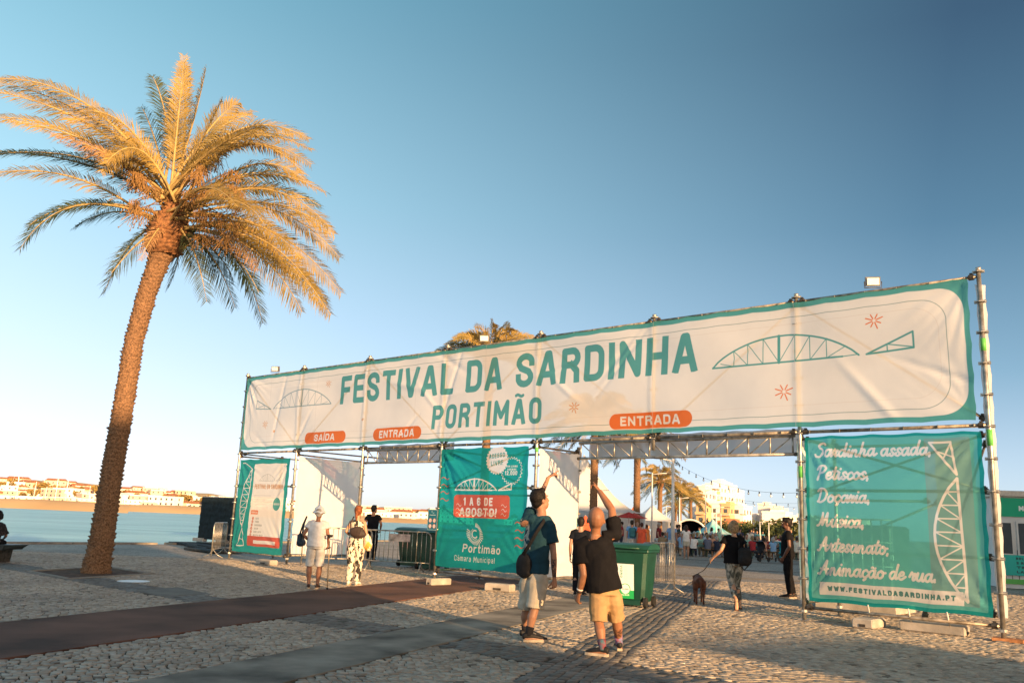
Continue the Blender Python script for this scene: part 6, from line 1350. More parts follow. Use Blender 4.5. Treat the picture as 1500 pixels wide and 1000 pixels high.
# ---------------- woman in patterned trousers
def pattern_mat(name, c1, c2, scale, th=.5, soft=.02, stretch=(1, 1, .55)):
    m = bpy.data.materials.new(name); m.use_nodes = True; nt = m.node_tree; nt.nodes.clear(); L = nt.links.new
    out = nd(nt, 'ShaderNodeOutputMaterial'); p = nd(nt, 'ShaderNodeBsdfPrincipled'); p.inputs['Roughness'].default_value = .85
    t = nd(nt, 'ShaderNodeTexCoord'); mp = nd(nt, 'ShaderNodeMapping'); mp.inputs['Scale'].default_value = stretch; L(t.outputs['Object'], mp.inputs[0])
    n = nd(nt, 'ShaderNodeTexNoise'); n.inputs['Scale'].default_value = scale; n.inputs['Detail'].default_value = 1.5; n.inputs['Distortion'].default_value = .8; L(mp.outputs[0], n.inputs[0])
    r = nd(nt, 'ShaderNodeValToRGB'); r.color_ramp.elements[0].position = th - soft; r.color_ramp.elements[0].color = (*c1, 1); r.color_ramp.elements[1].position = th + soft; r.color_ramp.elements[1].color = (*c2, 1); L(n.outputs[0], r.inputs[0]); L(r.outputs[0], p.inputs['Base Color']); L(p.outputs[0], out.inputs[0]); return m
M_LEO = pattern_mat('black_cream_print', (.02, .018, .015), (.66, .58, .46), 17, .47)
w2, J4, hp4, s4 = figure('person', (-3.12, 19.0, 0), R(-6), 'woman with a red ponytail in a black and cream patterned outfit', 1.60, .98, dict(el=(-.23, -.10, 1.20), wl=(-.16, .10, 1.10), er=(.23, -.04, 1.18), wr=(.20, .14, 1.02), kl=(-.10, .02, .48), kr=(.09, .03, .48)), (.46, .25, .15), (.22, .07, .025), 'pony', (.5, .45, .4), 0, (.5, .45, .4), 'long', (.72, .68, .62), None, (0, 0), .012, 12, True, tmat=M_LEO, bmat=M_LEO, bottom_loose=1.25, tank=True)
bg_ = empty('shoulder_bag', at(523, 779, 18.82), R(-6), 'dark brown slouchy shoulder bag on the back of the ponytailed woman', 'bag')
link_mesh('pouch', remesh(MB().ball((0, 0, 0), (.17, .07, .12)).ball((.05, 0, -.03), (.15, .07, .10)), .013, 2, .01, 15, 6, 'pouch'), material('brown_leather', (.045, .03, .025), .6, .15, 9, .25, 40), bg_)
MB().loft([V3((-.14, 0, .04)), V3((-.16, .03, .18)), V3((-.12, .10, .32))], [(.016, .005)]*3, seg=6).build('strap', MATS['brown_leather'], bg_)
sb = empty('carrier_bag', at(538, 793, 18.95), 0, 'crumpled white and yellow bag held by the ponytailed woman', 'bag')
link_mesh('sack', remesh(MB().ball((0, 0, 0), (.09, .08, .17)).ball((.03, 0, -.08), (.09, .07, .12)), .013, 1, .022, 18, 8, 'sack'), pattern_mat('white_yellow_plastic', (.62, .60, .58), (.62, .32, .06), 5, .52, .06), sb)

# ---------------- security man by the water
figure('person', (-4.35, 29.6, 0), R(-8), 'security man in black standing at the river behind the barrier', 1.76, 1.06, dict(el=(-.27, -.12, 1.18), wl=(-.15, .10, 1.05), er=(.26, .06, 1.19), wr=(.20, .22, 1.02), kl=(-.11, .02, .49), kr=(.11, .02, .49)), (.34, .18, .12), (.02, .018, .016), 'short', (.010, .012, .018), .45, (.012, .013, .02), 'long', (.012, .012, .012), None, (R(-30), 0), .014, 14, face=False, bottom_loose=1.1)
# ---------------- woman walking the dog
M_CAMO = pattern_mat('grey_leaf_print', (.06, .07, .065), (.34, .34, .31), 13, .52, .10)
w3, J5, hp5, s5 = figure('person', (4.42, 17.15, 0), R(6), 'woman in a black shirt and grey patterned trousers walking a dog', 1.60, 1.10,
    dict(kl=(-.06, -.02, .50), al=(-.09, -.36, .20), tl=(-.10, -.40, .03), kr=(.10, .12, .50), ar=(.13, .03, .09), tr=(.14, .20, .03), el=(-.29, -.04, 1.18), wl=(-.40, .14, 1.02), er=(.26, -.04, 1.20), wr=(.30, .10, 1.06)), (.48, .26, .16), (.30, .20, .11), 'bob', (.008, .008, .010), .45, (.2, .2, .2), 'crop', 'sandal', None, (R(4), 0), .012, 16, True, bmat=M_CAMO, bottom_loose=.98, shirt_loose=1.5)
bp = empty('backpack', at(1091, 815, 16.92), R(10), 'black backpack hanging from the right arm of the dog walker', 'bag')
link_mesh('pack', remesh(MB().bevbox((0, 0, 0), (.26, .14, .34), .05).ball((0, -.06, -.04), (.12, .06, .13)), .014, 3, .006, 12, 9, 'pack'), MATS['black_canvas'], bp)
for x in (-.08, .08): MB().loft([V3((x, .07, .14)), V3((x*.8, .10, .27)), V3((x, .13, .10)), V3((x, .08, -.14))], [(.018, .005)]*4, seg=6).build('strap', MATS['black_canvas'], bp)
MB().loft([V3((-.1, 0, -.16)), V3((-.02, -.02, -.24)), V3((.08, 0, -.15))], [(.012, .004)]*3, seg=6).build('loose_strap', MATS['black_canvas'], bp)
# ---------------- dog
DP = Vector((3.96, 18.1, 0)); dog = empty('dog', DP, R(-8), 'brown short haired dog on a lead seen from behind', 'dog')
d_ = MB(); d_.loft([(0, -.24, .42), (0, -.12, .43), (0, .08, .41), (0, .26, .42), (0, .36, .46)], [(.09, .10), (.10, .115), (.095, .11), (.105, .135), (.075, .10)], lat=(1, 0, 0), seg=14)
d_.loft([(0, .32, .47), (0, .46, .50), (0, .52, .50)], [.075, .058, .055], seg=10); d_.ball((0, .56, .49), (.058, .075, .06)); d_.loft([(0, .58, .48), (0, .70, .45)], [.042, .026], seg=9)
for sx in (-1, 1):
    d_.loft([(sx*.065, -.20, .44), (sx*.075, -.16, .33), (sx*.075, -.13, .26), (sx*.07, -.24, .17), (sx*.068, -.25, .09), (sx*.068, -.22, .03), (sx*.068, -.18, .02)], [(.06, .085), (.052, .075), .042, .024, .019, .022, .022], seg=9)
    d_.loft([(sx*.07, .30, .42), (sx*.075, .27, .30), (sx*.07, .29, .20), (sx*.068, .29, .08), (sx*.068, .31, .03), (sx*.068, .34, .02)], [.055, .036, .027, .021, .024, .022], seg=9)
    d_.loft([(sx*.045, .53, .53), (sx*.075, .55, .50), (sx*.082, .57, .44)], [.016, .024, .012], seg=7)
d_.loft([(0, -.30, .47), (0, -.36, .43), (.01, -.40, .33), (.015, -.42, .24)], [.026, .020, .015, .008], seg=8)
link_mesh('body', remesh(d_, .011, 3, .002, 20, 1, 'body'), material('brown_dog_coat', (.14, .052, .028), .7, .2, 9, .3, 120, col2=(.08, .03, .018)), dog)
MB().loft([(0, .40, .49), (0, .425, .495)], [.072, .070], seg=14, flat=True).build('collar', M_RUB, dog)
# ---------------- leash
hw = Matrix.Rotation(R(6), 3, 'Z') @ (Vector(J5['wl'])) + Vector((4.42, 17.15, 0)) + Vector((-.03, .05, -.06)); ld = Matrix.Rotation(R(-8), 3, 'Z') @ Vector((0, .41, .56)) + DP
line_thing('dog_lead', [hw, hw.lerp(ld, .5) + Vector((0, 0, -.05)), ld], .008, M_CLAMP, 'dark lead running from the dog walker to the brown dog', 'dog lead')
# ---------------- guard with cap, facing left
g1, J6, hp6, s6 = figure('person', (6.58, 20.7, 0), R(78), 'bearded guard in a black cap and black clothes beside the right post', 1.76, 1.05, dict(er=(.22, -.03, 1.15), wr=(.22, .06, .90), el=(-.22, -.02, 1.15), wl=(-.16, .10, .92), kl=(-.09, .02, .49), kr=(.09, -.04, .49), ar=(.09, -.12, .085), tr=(.09, .06, .03), tl=(-.1, .19, .03)), (.13, .06, .042), (.012, .01, .01), 'short', (.010, .010, .014), .48, (.010, .010, .014), 'long', (.010, .010, .010), None, (0, 0), .011, 21, bottom_loose=1.1)
cp_ = MB(); cp_.ball(hp6(0, -.012, .065), (.088, .108, .075)); cp_.loft([hp6(0, .07, .065), hp6(0, .13, .06), hp6(0, .165, .048)], [(.07, .010), (.062, .007), (.03, .005)], lat=(1, 0, 0), seg=12); cp_.build('cap', MATS['black_canvas'], g1)
br = MB(); br.ball(hp6(0, .045, -.068), (.056, .054, .045)); br.build('beard', MATS['hair_010000'] if 'hair_010000' in MATS else M_RUB, g1)
sg = MB(); sg.box(hp6(0, .095, .018), (.12, .012, .03)); sg.build('sunglasses', M_RUB, g1)
# ---------------- figure in black beyond the bald man
figure('person', (1.62, 18.8, 0), R(-12), 'person in black clothes half hidden behind the bald man', 1.56, 1.0, dict(kr=(.09, .02, .49)), (.38, .21, .14), (.012, .010, .010), 'short', (.010, .011, .015), .45, (.012, .012, .016), 'long', (.012, .012, .012), None, (0, 0), .014, 25, face=False)
# ---------------- seated person on the dark bench at the left edge
M_SPOT = pattern_mat('dark_spotted_cloth', (.008, .008, .012), (.07, .05, .06), 28, .60, .03)
figure('person', (-12.12, 21.3, 0), R(8), 'dark haired person in dark spotted clothes seated on the left bench', 1.66, 1.15, dict(neck=(0, .12, .98), sl=(-.18, .08, .90), sr=(.18, .08, .90), chest=(0, .04, .78), waist=(0, 0, .60), hip=(0, 0, .50), hl=(-.09, .02, .48), hr=(.09, .02, .48), kl=(-.12, .45, .48), kr=(.12, .45, .48), al=(-.12, .46, .09), ar=(.12, .46, .09), tl=(-.12, .62, .03), tr=(.12, .62, .03), el=(-.26, .16, .66), er=(.26, .16, .66), wl=(-.14, .36, .58), wr=(.14, .36, .58)), (.3, .16, .11), (.012, .010, .012), 'bob', (.01, .01, .012), .9, (.01, .01, .013), 'long', (.02, .02, .02), None, (0, R(-20)), .014, 30, True, tmat=M_SPOT, face=False)

# ============================================================ THE CROWD BEHIND, TENTS, LAMPS, LIGHTS, CITY
SIT = dict(neck=(0, .05, 1.06), sl=(-.18, .04, .98), sr=(.18, .04, .98), chest=(0, .02, .86), waist=(0, 0, .66), hip=(0, 0, .52), hl=(-.09, .02, .50), hr=(.09, .02, .50), kl=(-.12, .44, .50), kr=(.12, .44, .50), al=(-.12, .42, .09), ar=(.12, .42, .09), tl=(-.12, .58, .03), tr=(.12, .58, .03), el=(-.26, .12, .74), er=(.26, .12, .74), wl=(-.14, .34, .76), wr=(.14, .34, .76))
WALK = dict(kl=(-.09, .14, .50), al=(-.09, .10, .09), tl=(-.09, .26, .05), kr=(.09, -.05, .50), ar=(.09, -.26, .14), tr=(.09, -.12, .03), wl=(-.25, -.12, .9), wr=(.25, .2, .9))
far = dict(vox=.024, face=False)
# prototypes far enough off that only outline, clothes and stance read
PR = {}
PR['man'] = figure('person', (0, -40, 0), 0, 'x', 1.76, 1.05, {}, (.36, .2, .13), (.03, .02, .015), 'short', (.1, .2, .4), .5, (.5, .45, .4), 'long', (.1, .1, .1), **far)[0]
PR['manshorts'] = figure('person', (0, -40, 0), 0, 'x', 1.76, 1.1, WALK, (.36, .2, .13), (.03, .02, .015), 'short', (.1, .2, .4), .5, (.5, .45, .4), 'shorts', (.1, .1, .1), **far)[0]
PR['woman'] = figure('person', (0, -40, 0), 0, 'x', 1.66, 1.0, {}, (.36, .2, .13), (.06, .03, .02), 'long', (.6, .2, .1), .3, (.5, .45, .4), 'short', (.3, .2, .15), female=True, **far)[0]
PR['dress'] = figure('person', (0, -40, 0), 0, 'x', 1.66, 1.15, {}, (.36, .2, .13), (.06, .03, .02), 'short', (.6, .1, .05), .45, (.5, .45, .4), 'none', (.3, .2, .15), female=True, dress=.42, **far)[0]
PR['sit'] = figure('person', (0, -40, 0), 0, 'x', 1.74, 1.1, SIT, (.36, .2, .13), (.03, .02, .015), 'short', (.1, .2, .4), .45, (.1, .1, .15), 'long', (.1, .1, .1), **far)[0]
PR['sitw'] = figure('person', (0, -40, 0), 0, 'x', 1.66, 1.0, SIT, (.36, .2, .13), (.05, .03, .02), 'bob', (.1, .2, .4), .3, (.1, .1, .15), 'shorts', (.2, .15, .1), female=True, **far)[0]
fresh = dict.fromkeys(PR, True)
def cm(c): return material('cloth_%02d%02d%02d' % tuple(int(x*99) for x in c), c, .88, .08, 9, .2, 40)
def hairm(c): return material('hair_%02d%02d%02d' % tuple(int(x*99) for x in c), c, .6, .2, 30)
def person_copy(kind, P, rz, top, bottom, label, hair=(.03, .02, .015), skin=(.36, .2, .13), sc_=1.0, group='festival visitors'):
    o = PR[kind] if fresh[kind] else copy_tree(PR[kind]); fresh[kind] = False
    o.location = P; o.rotation_euler.z = rz; o.scale = [sc_]*3; tag(o, label, 'person', group)
    for ch in o.children:
        b = ch.name.split('.')[0]; m = cm(top) if b in ('shirt', 'dress') else cm(bottom) if b in ('trousers', 'shorts') else hairm(hair) if b == 'hair' else material('skin_%02d%02d' % (int(skin[0]*100), int(skin[1]*100)), skin, .5) if b == 'body' else None
        if m: obj_mat(ch, m)
    return o
def gp(px, py): g_ = ground_at(px, py); return (g_.x, g_.y, 0)
blue, white, red, navy, khaki, beige = (.16, .30, .52), (.72, .72, .70), (.52, .07, .05), (.02, .03, .06), (.24, .19, .12), (.55, .48, .38)
people = [('manshorts', (925, 817), 0, (.15, .33, .58), (.50, .50, .48), 'man in a light blue shirt with a teal backpack', (.02,.015,.01)),
 ('dress', (939.5, 818), 4, (.60, .10, .05), beige, 'woman in a long red orange dress, right of the teal backpack', (.05,.02,.015)),
 ('manshorts', (965, 812), 60, (.15, .015, .02), (.62, .58, .52), 'grey haired man in a dark red shirt and pale shorts', (.35,.33,.3)),
 ('man', (984, 817), -25, (.20, .33, .55), (.60, .57, .52), 'man in a light blue shirt and white trousers beside a lamp column', (.03,.02,.02)),
 ('man', (991.5, 806), 10, (.02, .05, .06), (.03, .04, .05), 'person in dark clothes right of the man in white trousers', (.02,.015,.01)),
 ('woman', (1005, 818), 0, white, (.48, .47, .40), 'woman in a white top and pale shorts standing alone', (.05,.025,.015)),
 ('man', (910, 806), 90, (.25, .02, .03), navy, 'person in dark red left of the teal backpack, by the tent', (.02,.015,.01)),
 ('dress', (947, 806), 30, (.70, .22, .06), beige, 'person in orange behind the red orange dress', (.12,.05,.02)),
 ('man', (933, 808), 0, (.55, .12, .10), (.2,.2,.25), 'person in a coral shirt between the backpack and the red dress', (.4,.3,.25)),
 ('woman', (900, 812), 0, (.3, .05, .06), navy, 'woman in dark red at the edge of the white tent', (.03,.02,.02))]
for kind, (px, py), a, tp_, bt, lb, hr in people: person_copy(kind, gp(px, py), R(a), tp_, bt, lb, hr)
bk = empty('backpack', Vector(gp(925, 817)) + Vector((0, -.22, 1.22)), 0, 'teal backpack worn by the man in the light blue shirt', 'bag'); MB().bevbox((0, 0, 0), (.32, .18, .48), .06).build('pack', material('teal_pack', (.03, .14, .18), .8), bk)
# tables with benches and the people seated along them
M_WOOD = material('bench_wood', (.30, .18, .09), .75, .25, 4, .3, 30)
def table_set(P, rz, label, L_=2.3):
    r = empty('picnic_table', P, rz, label, 'table', 'beer tables of the food court')
    MB().bevbox((0, 0, .76), (L_, .55, .035), .006).build('table_top', M_WOOD, r)
    for sx in (-1, 1): MB().path([(sx*L_*.38, -.22, 0), (sx*L_*.38, -.18, .74), (sx*L_*.38, .18, .74), (sx*L_*.38, .22, 0)], .02, 6).build('leg', M_BINL, r)
    for sy in (-1, 1):
        bl = MB().bevbox((0, sy*.62, .46), (L_, .26, .035), .006).build('bench_seat', M_WOOD, r)
        for sx in (-1, 1): MB().path([(sx*L_*.38, sy*.62 - .1, 0), (sx*L_*.38, sy*.62 - .08, .44), (sx*L_*.38, sy*.62 + .08, .44), (sx*L_*.38, sy*.62 + .1, 0)], .016, 6).build('bench_leg', M_BINL, bl)
    return r
rc = random.Random(23); tabs = [(9.9, 51.5), (12.6, 52.0), (15.4, 52.6), (18.2, 53.4), (11.4, 57.5), (14.3, 58.2), (17.3, 59.0), (20.4, 59.8), (14.8, 66), (18.6, 67), (22.2, 68)]
ordn = ['nearest', 'second', 'third', 'fourth']; tops = [khaki, navy, (.22,.40,.62), white, (.70,.66,.55), (.35,.03,.04), (.02,.02,.02), (.25,.45,.38), (.55,.30,.20), (.12,.14,.2), (.6,.55,.5), (.4,.5,.6), (.05,.2,.25)]
names = {khaki: 'khaki', navy: 'navy', (.22,.40,.62): 'light blue', white: 'white', (.70,.66,.55): 'cream', (.35,.03,.04): 'dark red', (.02,.02,.02): 'black', (.25,.45,.38): 'mint green', (.55,.30,.20): 'peach', (.12,.14,.2): 'slate', (.6,.55,.5): 'beige', (.4,.5,.6): 'pale blue', (.05,.2,.25): 'dark teal'}
row_word = ['front row', 'front row', 'front row', 'front row', 'second row', 'second row', 'second row', 'second row', 'back row', 'back row', 'back row']; pos_word = ['left end', 'second from left', 'third from left', 'right end', 'left end', 'second from left', 'third from left', 'right end', 'left end', 'middle', 'right end']
ti = None
for i, (x, y) in enumerate(tabs):
    lb = 'long wooden beer table with benches, %s, %s of the food court' % (row_word[i], pos_word[i])
    if ti is None: ti = table_set((x, y, 0), R(-4), lb)
    else: c_ = copy_tree(ti); c_.location = (x, y, 0); c_['label'] = lb
    for sy in (-1, 1):
        for k in range(4 if i < 8 else 3):
            if rc.random() < .1: continue
            tp_ = tops[[0, 1, 2, 3][k]] if (i == 0 and sy < 0) else rc.choice(tops); kd = 'sit' if (i == 0 and sy < 0) else rc.choice(('sit', 'sitw')); X = x - .9 + k*.6 + rc.uniform(-.06, .06)
            person_copy(kd, (X, y + sy*.72, -.03), (0 if sy < 0 else math.pi) + rc.uniform(-.3, .3), tp_, rc.choice((navy, khaki, (.05, .05, .07), beige)),
                'seated visitor in %s, %s side of the %s table, %s' % (names[tp_], 'near' if sy < 0 else 'far', pos_word[i], row_word[i]), rc.choice(((.02, .015, .01), (.06, .03, .02), (.25, .18, .1), (.4, .38, .36))), rc.choice(((.36, .2, .13), (.45, .27, .18), (.25, .13, .08))), rc.uniform(.94, 1.05))
# far standing visitors
for i in range(34):
    Y = rc.uniform(60, 105); px = rc.uniform(895, 1168); k = rc.choice(('man', 'woman', 'manshorts')); tp_ = rc.choice(tops); g_ = at(px, 780, Y)
    person_copy(k, (g_.x, Y, 0), rc.uniform(0, 6.3), tp_, rc.choice((navy, khaki, beige, (.05, .05, .07))), 'standing visitor in %s beyond the tables, %s' % (names[tp_], 'near the marquee' if px < 960 else 'below the palms' if px < 1030 else 'below the white towers' if px < 1095 else 'towards the guard'), rc.choice(((.02, .015, .01), (.06, .03, .02), (.25, .18, .1))), sc_=rc.uniform(.92, 1.05), group='standing visitors beyond the tables')
# pushchairs
def pram(P, rz, col, label):
    r = empty('pushchair', P, rz, label, 'pushchair'); m_ = material('pram_%02d' % int(col[2]*100), col, .8, .15, 8)
    V = []; n = 9
    for k in range(n):
        a = R(-10 + 125*k/(n-1)); 
        for sx in (-1, 1): V.append((sx*.24, .12 - .32*math.cos(a), .70 + .34*math.sin(a)))
    V2 = [(x*.93, .12 + (y-.12)*.93, .70 + (z-.70)*.93) for x, y, z in V]; F = [(2*k, 2*k+1, 2*k+3, 2*k+2) for k in range(n-1)] + [(18+2*k, 18+2*k+2, 18+2*k+3, 18+2*k+1) for k in range(n-1)]
    MB().add(V + V2, F).build('hood', m_, r); link_mesh('seat', remesh(MB().loft([(0, -.22, .75), (0, -.08, .50), (0, .30, .46)], [(.21, .05), (.22, .07), (.2, .05)], lat=(1, 0, 0)).bevbox((0, 0, .26), (.36, .4, .16), .05), .02, 1, .004, 10), m_, r)
    f_ = MB()
    for sx in (-1, 1): f_.path([(sx*.26, -.55, 1.02), (sx*.27, -.1, .6), (sx*.28, .42, .12)], .014, 6); f_.path([(sx*.27, .1, .6), (sx*.28, -.36, .12)], .014, 6)
    f_.tube((-.26, -.55, 1.02), (.26, -.55, 1.02), .016, 6); f_.build('frame', M_CLAMP, r)
    for sx in (-1, 1):
        for y in (-.36, .42): MB().loft([(sx*.29, y, .12), (sx*.32, y, .12)], [.12, .12], seg=14, flat=True, smooth=False).build('wheel', M_RUB, r)
    return r
pram((13.4, 46.8, 0), R(130), (.015, .015, .02), 'black pushchair at the right end of the front benches')
pram((14.9, 47.6, 0), R(150), (.02, .30, .36), 'pushchair with a bright turquoise back beside the black one')
person_copy('manshorts', (16.1, 47.8, 0), R(20), (.30, .32, .30), beige, 'visitor in beige shorts next to the turquoise pushchair')
# lamp columns
M_POLE = material('white_lamp_column', (.72, .70, .66), .5, .05, 2, metal=.2)
def column(P, h_, label, arm=1.2, r_=.07, rz=0, ban=False):
    r = empty('lamp_column', P, rz, label, 'street lamp'); MB().loft([(0, 0, 0), (0, 0, h_)], [r_, r_*.6], seg=10, flat=True).build('column', M_POLE, r)
    MB().path([(0, 0, h_ - .12), (arm*.6, 0, h_ - .02), (arm, 0, h_)], .03, 6).build('arm', M_POLE, r); MB().bevbox((arm + .2, 0, h_ + .0), (.5, .16, .08), .02).build('lamp_head', M_CLAMP, r); MB().bevbox((0, 0, .15), (.3, .3, .3), .03).build('base', M_BLOCK, r); return r
def col_at(px, ytop, Y, label, **k): t = at(px, ytop, Y); return column((t.x, Y, 0), t.z, label, **k)
col_at(986, 672, 46, 'tallest white lamp column near the middle of the wide opening', arm=-1.0, r_=.11, rz=R(10))
col_at(955.5, 692, 56, 'thin lamp column left of the short golden palm', arm=1.0)
col_at(995.5, 728, 70, 'lamp column in front of the overlapping golden palms', arm=.8)
col_at(1033.5, 716, 60, 'dark thin pole left of the white apartment towers', arm=.5, r_=.04)
col_at(1049, 742, 80, 'lamp column in front of the apartment towers', arm=.8)
col_at(1056, 752, 72, 'short lamp column with arm in front of the apartment towers', arm=1.6)
col_at(1113, 763, 90, 'lamp column in front of the hedge, left of the guard', arm=.5)
col_at(1126, 765, 95, 'lamp column just left of the guard cap', arm=.4)
col_at(976, 742, 90, 'small lamp column between palm trunks', arm=.6)
# strings of bulbs
M_BULB = material('frosted_bulb', (.82, .82, .80), .3, .03, 3, spec=.6)
def bulbs(a, b, n, sag, label, r_=.05):
    a, b = Vector(a), Vector(b); r = empty('string_light', a, 0, label, 'string lights'); P = [(a.lerp(b, t) - a) + Vector((0, 0, -4*sag*t*(1-t))) for t in np.linspace(0, 1, 30)]; MB().path(P, .005, 4).build('cable', M_RUB, r)
    for k in range(n):
        t = (k + .5)/n; p = (a.lerp(b, t) - a) + Vector((0, 0, -4*sag*t*(1-t))); MB().tube(p, p + Vector((0, 0, -.09)), .022, 6).build('socket', M_RUB, r); MB().ball(p + Vector((0, 0, -.13)), r_, nu=8, nv=6).build('bulb', M_BULB, r)
bulbs(at(986, 674, 46), at(1250, 712, 26), 17, .75, 'string of white bulbs from the tall lamp column to the right', .045)
bulbs(at(1034, 722, 60), at(1260, 728, 50), 13, .5, 'second string of bulbs lower in the wide opening', .045)
bulbs(at(1050, 728, 80), at(1260, 740, 60), 14, .45, 'lowest string of bulbs in the wide opening', .045)
# white marquee beside the palms
def marquee(P, rz, w_, d_, eh, ph, label, mat=None):
    r = empty('marquee', P, rz, label, 'tent'); n = 16; V = []; F = []
    cs = [(-w_/2, -d_/2), (w_/2, -d_/2), (w_/2, d_/2), (-w_/2, d_/2)]
    per = []
    for i in range(4):
        (x0, y0), (x1, y1) = cs[i], cs[(i+1) % 4]
        for k in range(4): per.append((x0 + (x1-x0)*k/4, y0 + (y1-y0)*k/4))
    for j in range(9):
        t = j/8; f_ = (1-t)
        for x, y in per: V.append((x*f_, y*f_, eh + (ph-eh)*t**1.75))
    for j in range(8):
        for k in range(16): F.append((j*16+k, j*16+(k+1) % 16, j*16+16+(k+1) % 16, j*16+16+k))
    MB().add(V, F, True).build('roof', mat or M_SHEET2, r)
    for i in range(4):
        (x0, y0), (x1, y1) = cs[i], cs[(i+1) % 4]
        if i != 0: MB().add([(x0, y0, 0), (x1, y1, 0), (x1, y1, eh - .005), (x0, y0, eh - .005)], [(0, 1, 2, 3)]).build('side_wall', mat or M_SHEET2, r)
        MB().tube((x0*1.004, y0*1.004, 0), (x0*1.004, y0*1.004, eh), .05, 6).build('pole', M_POLE, r)
    return r
M_SHEET2 = material('marquee_fabric', (.80, .80, .79), .6, .02, 1, .05, 5, transl=.3)
t0 = at(872, 775, 62); marquee((t0.x - .9, 62, 0), R(12), 6.6, 6.6, 2.4, 6.4, 'big white peaked marquee behind the bald man')
t0 = at(955, 775, 88); marquee((t0.x, 88, 0), R(5), 4.5, 4.5, 2.2, 3.8, 'smaller white marquee behind the palm trunks')
t0 = at(1044, 775, 95); marquee((t0.x, 95, 0), R(20), 3.4, 3.4, 1.2, 2.8, 'turquoise peaked tent beneath the apartment towers', material('turquoise_fabric', (.10, .42, .46), .6, .25, .8, transl=.2, col2=(.5, .62, .62)))
# stage with a black arched roof
st_ = empty('stage', Vector(gp(1012, 792)) * 1, R(-10), 'black arched stage roof beneath the far palms', 'stage'); tS = at(1011, 775, 104); st_.location = (tS.x - .1, 104, 0)
V = []; n = 15
for k in range(n):
    a = math.pi*k/(n-1)
    for y in (-3, 3): V.append((-2.1*math.cos(a), y, .3 + 2.3*math.sin(a)))
MB().add(V, [(2*k, 2*k+1, 2*k+3, 2*k+2) for k in range(n-1)], True).build('arched_roof', material('black_vinyl', (.02, .022, .026), .5), st_); MB().add([(x, 2.9, z) for x, y, z in V[::2]], [tuple(range(n))]).build('back_wall', MATS['black_vinyl'], st_)
MB().path([(-2.15*math.cos(math.pi*k/14), -3.02, .3 + 2.35*math.sin(math.pi*k/14)) for k in range(15)], .12, 6).build('arch_truss', M_POLE, st_); MB().box((0, 0, .2), (4.3, 6, .4)).build('platform', M_CLAMP, st_)
# orange leaning flag and orange festoon by the marquee
fl = empty('flag', (*at(917, 760, 66).xy, 0), 0, 'orange feather flag leaning right of the big marquee', 'flag'); tz = at(917, 760, 66).z
MB().loft([(0, 0, 0), (0, 0, tz)], [.03, .02], seg=6, flat=True).build('pole', M_POLE, fl); V = [(0, 0, tz - .2), (.25, 0, tz - .3), (.55, .02, tz + .5), (.95, .03, tz + 1.5), (.75, .02, tz + 1.25), (.3, 0, tz + .6)]
MB().add(V + [(x, y + .02, z) for x, y, z in V], [(0, 1, 2, 3, 4, 5), (11, 10, 9, 8, 7, 6)] + [(i, 6+i, 6+(i+1) % 6, (i+1) % 6) for i in range(6)]).build('flag_cloth', material('orange_cloth', (.62, .20, .07), .8, transl=.3), fl)
fu = empty('parasol', (*at(857, 775, 40).xy, 0), 0, 'closed red orange parasol right of the prohibition notice', 'parasol'); MB().loft([(0, 0, 0), (0, 0, 1.9)], [.03, .03], seg=6, flat=True).build('pole', M_POLE, fu); link_mesh('canopy', remesh(MB().loft([(0, 0, .9), (0, 0, 1.4), (0, 0, 1.85)], [.24, .30, .05], seg=10), .03, 1, .03, 9), material('red_orange_cloth', (.62, .11, .05), .85), fu)
for i, (px, Y, c, nm) in enumerate(((921, 55, (.60, .06, .05), 'red'), (929, 57, (.62, .14, .10), 'coral'))):
    g_ = at(px, 770, Y); fu2 = empty('parasol', (g_.x, Y, 0), 0, 'open %s parasol above the people by the marquee' % nm, 'parasol'); MB().tube((0, 0, 0), (0, 0, 2.2), .03, 6).build('pole', M_POLE, fu2); V = [(0, 0, 2.4)] + [(.9*math.cos(k*math.pi/4), .9*math.sin(k*math.pi/4), 2.05) for k in range(8)]; MB().add(V, [(0, 1+k, 1+(k+1) % 8) for k in range(8)]).build('canopy', material('parasol_' + nm, c, .85, transl=.3), fu2)

# ---- hedge and trees in front of the city, then the city
M_GREEN = material('hedge_leaves', (.075, .085, .028), .9, .3, .5, 0, col2=(.035, .05, .02))
hp_ = [blob_tree('tree', 9, 5.5, M_GREEN, 520, .55, 31), blob_tree('tree', 7, 4.5, M_GREEN, 460, .5, 32)]; uh = [False, False]
for i in range(24):
    k = i % 2; px = 1040 + i*9.2 + rc.uniform(-3, 3); Y = rc.uniform(150, 215); g_ = at(px, 780, Y); o = copy_tree(hp_[k]) if uh[k] else hp_[k]; uh[k] = True; o.location = (g_.x, Y, -.3); o.scale = [rc.uniform(.55, .85)]*3; o.rotation_euler.z = rc.uniform(0, 6)
    tag(o, ['wide dark green tree in the belt, ', 'rounded dark green tree in the belt, '][k] + ('below the tall white towers' if px < 1085 else 'between the towers and the guard' if px < 1140 else 'behind the guard' if px < 1172 else 'behind the right teal panel'), 'tree', 'trees of the belt below the city')
M_OCH = material('ochre_render', (.60, .40, .22), .8, .06, .3, 0); M_PINK = material('pale_pink_render', (.78, .70, .64), .8, .04, .3, 0)
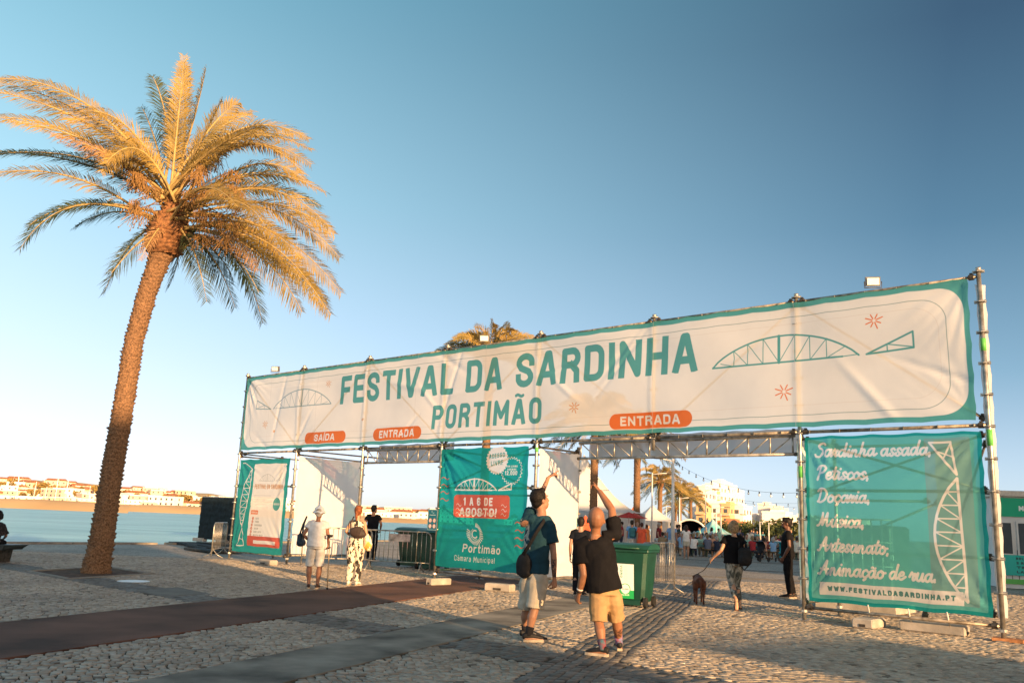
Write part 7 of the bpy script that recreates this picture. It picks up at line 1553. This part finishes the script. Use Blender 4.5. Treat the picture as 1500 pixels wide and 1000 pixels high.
def tower(x0, x1, ytop, Y, dep, mat, label, nfl=None, side=None, rz=-.5):
    a, b = at(x0, 775, Y), at(x1, 775, Y); w_ = (b - a).length; top = at((x0+x1)/2, ytop, Y).z; r = empty('apartment_tower', ((a.x+b.x)/2, Y + dep/2, 0), rz, label, 'building')
    ww = max(3, w_*.80); MB().box((0, 0, top/2), (ww, dep, top)).build('wall', mat, r); MB().box((0, 0, top + .4), (ww*.45, dep*.5, 1.4)).build('lift_house', mat, r)
    MB().box((0, 0, top - .1 + .3), (ww + .3, dep + .3, .5)).build('parapet', mat, r)
    n = max(1, int(ww/3.4)); fl_ = nfl or int(top/3.1); wi = MB(); bl = MB()
    for f_ in range(fl_):
        for k in range(n): wi.box((-ww/2 + (k+.5)*ww/n, -dep/2 - .02, f_*3.1 + 2), (1.2, .1, 1.3))
        for k in range(max(1, int(dep/4))): wi.box((ww/2 + .02, -dep/2 + (k+.5)*dep/max(1, int(dep/4)), f_*3.1 + 2), (.1, 1.3, 1.3)); wi.box((-ww/2 - .02, -dep/2 + (k+.5)*dep/max(1, int(dep/4)), f_*3.1 + 2), (.1, 1.3, 1.3))
        if side: bl.box((ww/2 - 1.6, -dep/2 - .55, f_*3.1 + .9), (3.0, 1.1, .9))
    o = wi.build('windows', M_GLASS, r); o['kind'] = 'stuff'
    if side: o = bl.build('balconies', side, r); o['kind'] = 'stuff'
    return r
for a in ((1034, 1048, 713, 330, 14, M_PINK, 'leftmost white apartment tower of the tall cluster', None, M_OCH), (1046, 1060, 709, 340, 14, M_WH, 'white apartment tower second from left in the tall cluster'), (1057, 1070, 705, 345, 14, M_WH, 'tallest white apartment tower of the cluster', None, M_OCH), (1068, 1081, 710, 350, 14, M_WH, 'white apartment tower right of the tallest one'), (1079, 1092, 718, 355, 14, M_WH, 'lower white apartment tower at the right of the cluster'),
          (1050, 1072, 738, 290, 12, M_WH, 'broad white block in front of the tall cluster'), (1071, 1083, 739, 288, 12, M_OCH, 'ochre and white block in front of the tall cluster', None, M_OCH), (1082, 1105, 742, 292, 12, M_WH, 'white block at the right foot of the tall cluster'), (1019, 1035, 745, 300, 12, M_PINK, 'low pale block left of the tall cluster'), (1034, 1042, 740, 285, 10, M_OCH, 'narrow ochre block at the left foot of the cluster', None, M_OCH),
          (1104, 1122, 756, 310, 12, M_PINK, 'low pale block between the two groups of towers'), (1121, 1141, 739, 330, 12, M_PINK, 'pale stepped block at the right of the far city', None, M_OCH), (1126, 1168, 751, 300, 12, M_WH, 'long white block with dark windows at the far right'), (1140, 1160, 745, 320, 12, M_PINK, 'pale block behind the long white one'), (1165, 1210, 757, 300, 12, M_WH, 'white block behind the right post'), (1210, 1290, 762, 290, 12, M_PINK, 'low pale block hidden behind the right teal panel'), (1480, 1600, 768, 260, 12, M_WH2, 'low cream block beyond the booth'), (1060, 1100, 765, 260, 10, M_TILE, 'low terracotta block above the tree belt')):
    tower(*a)
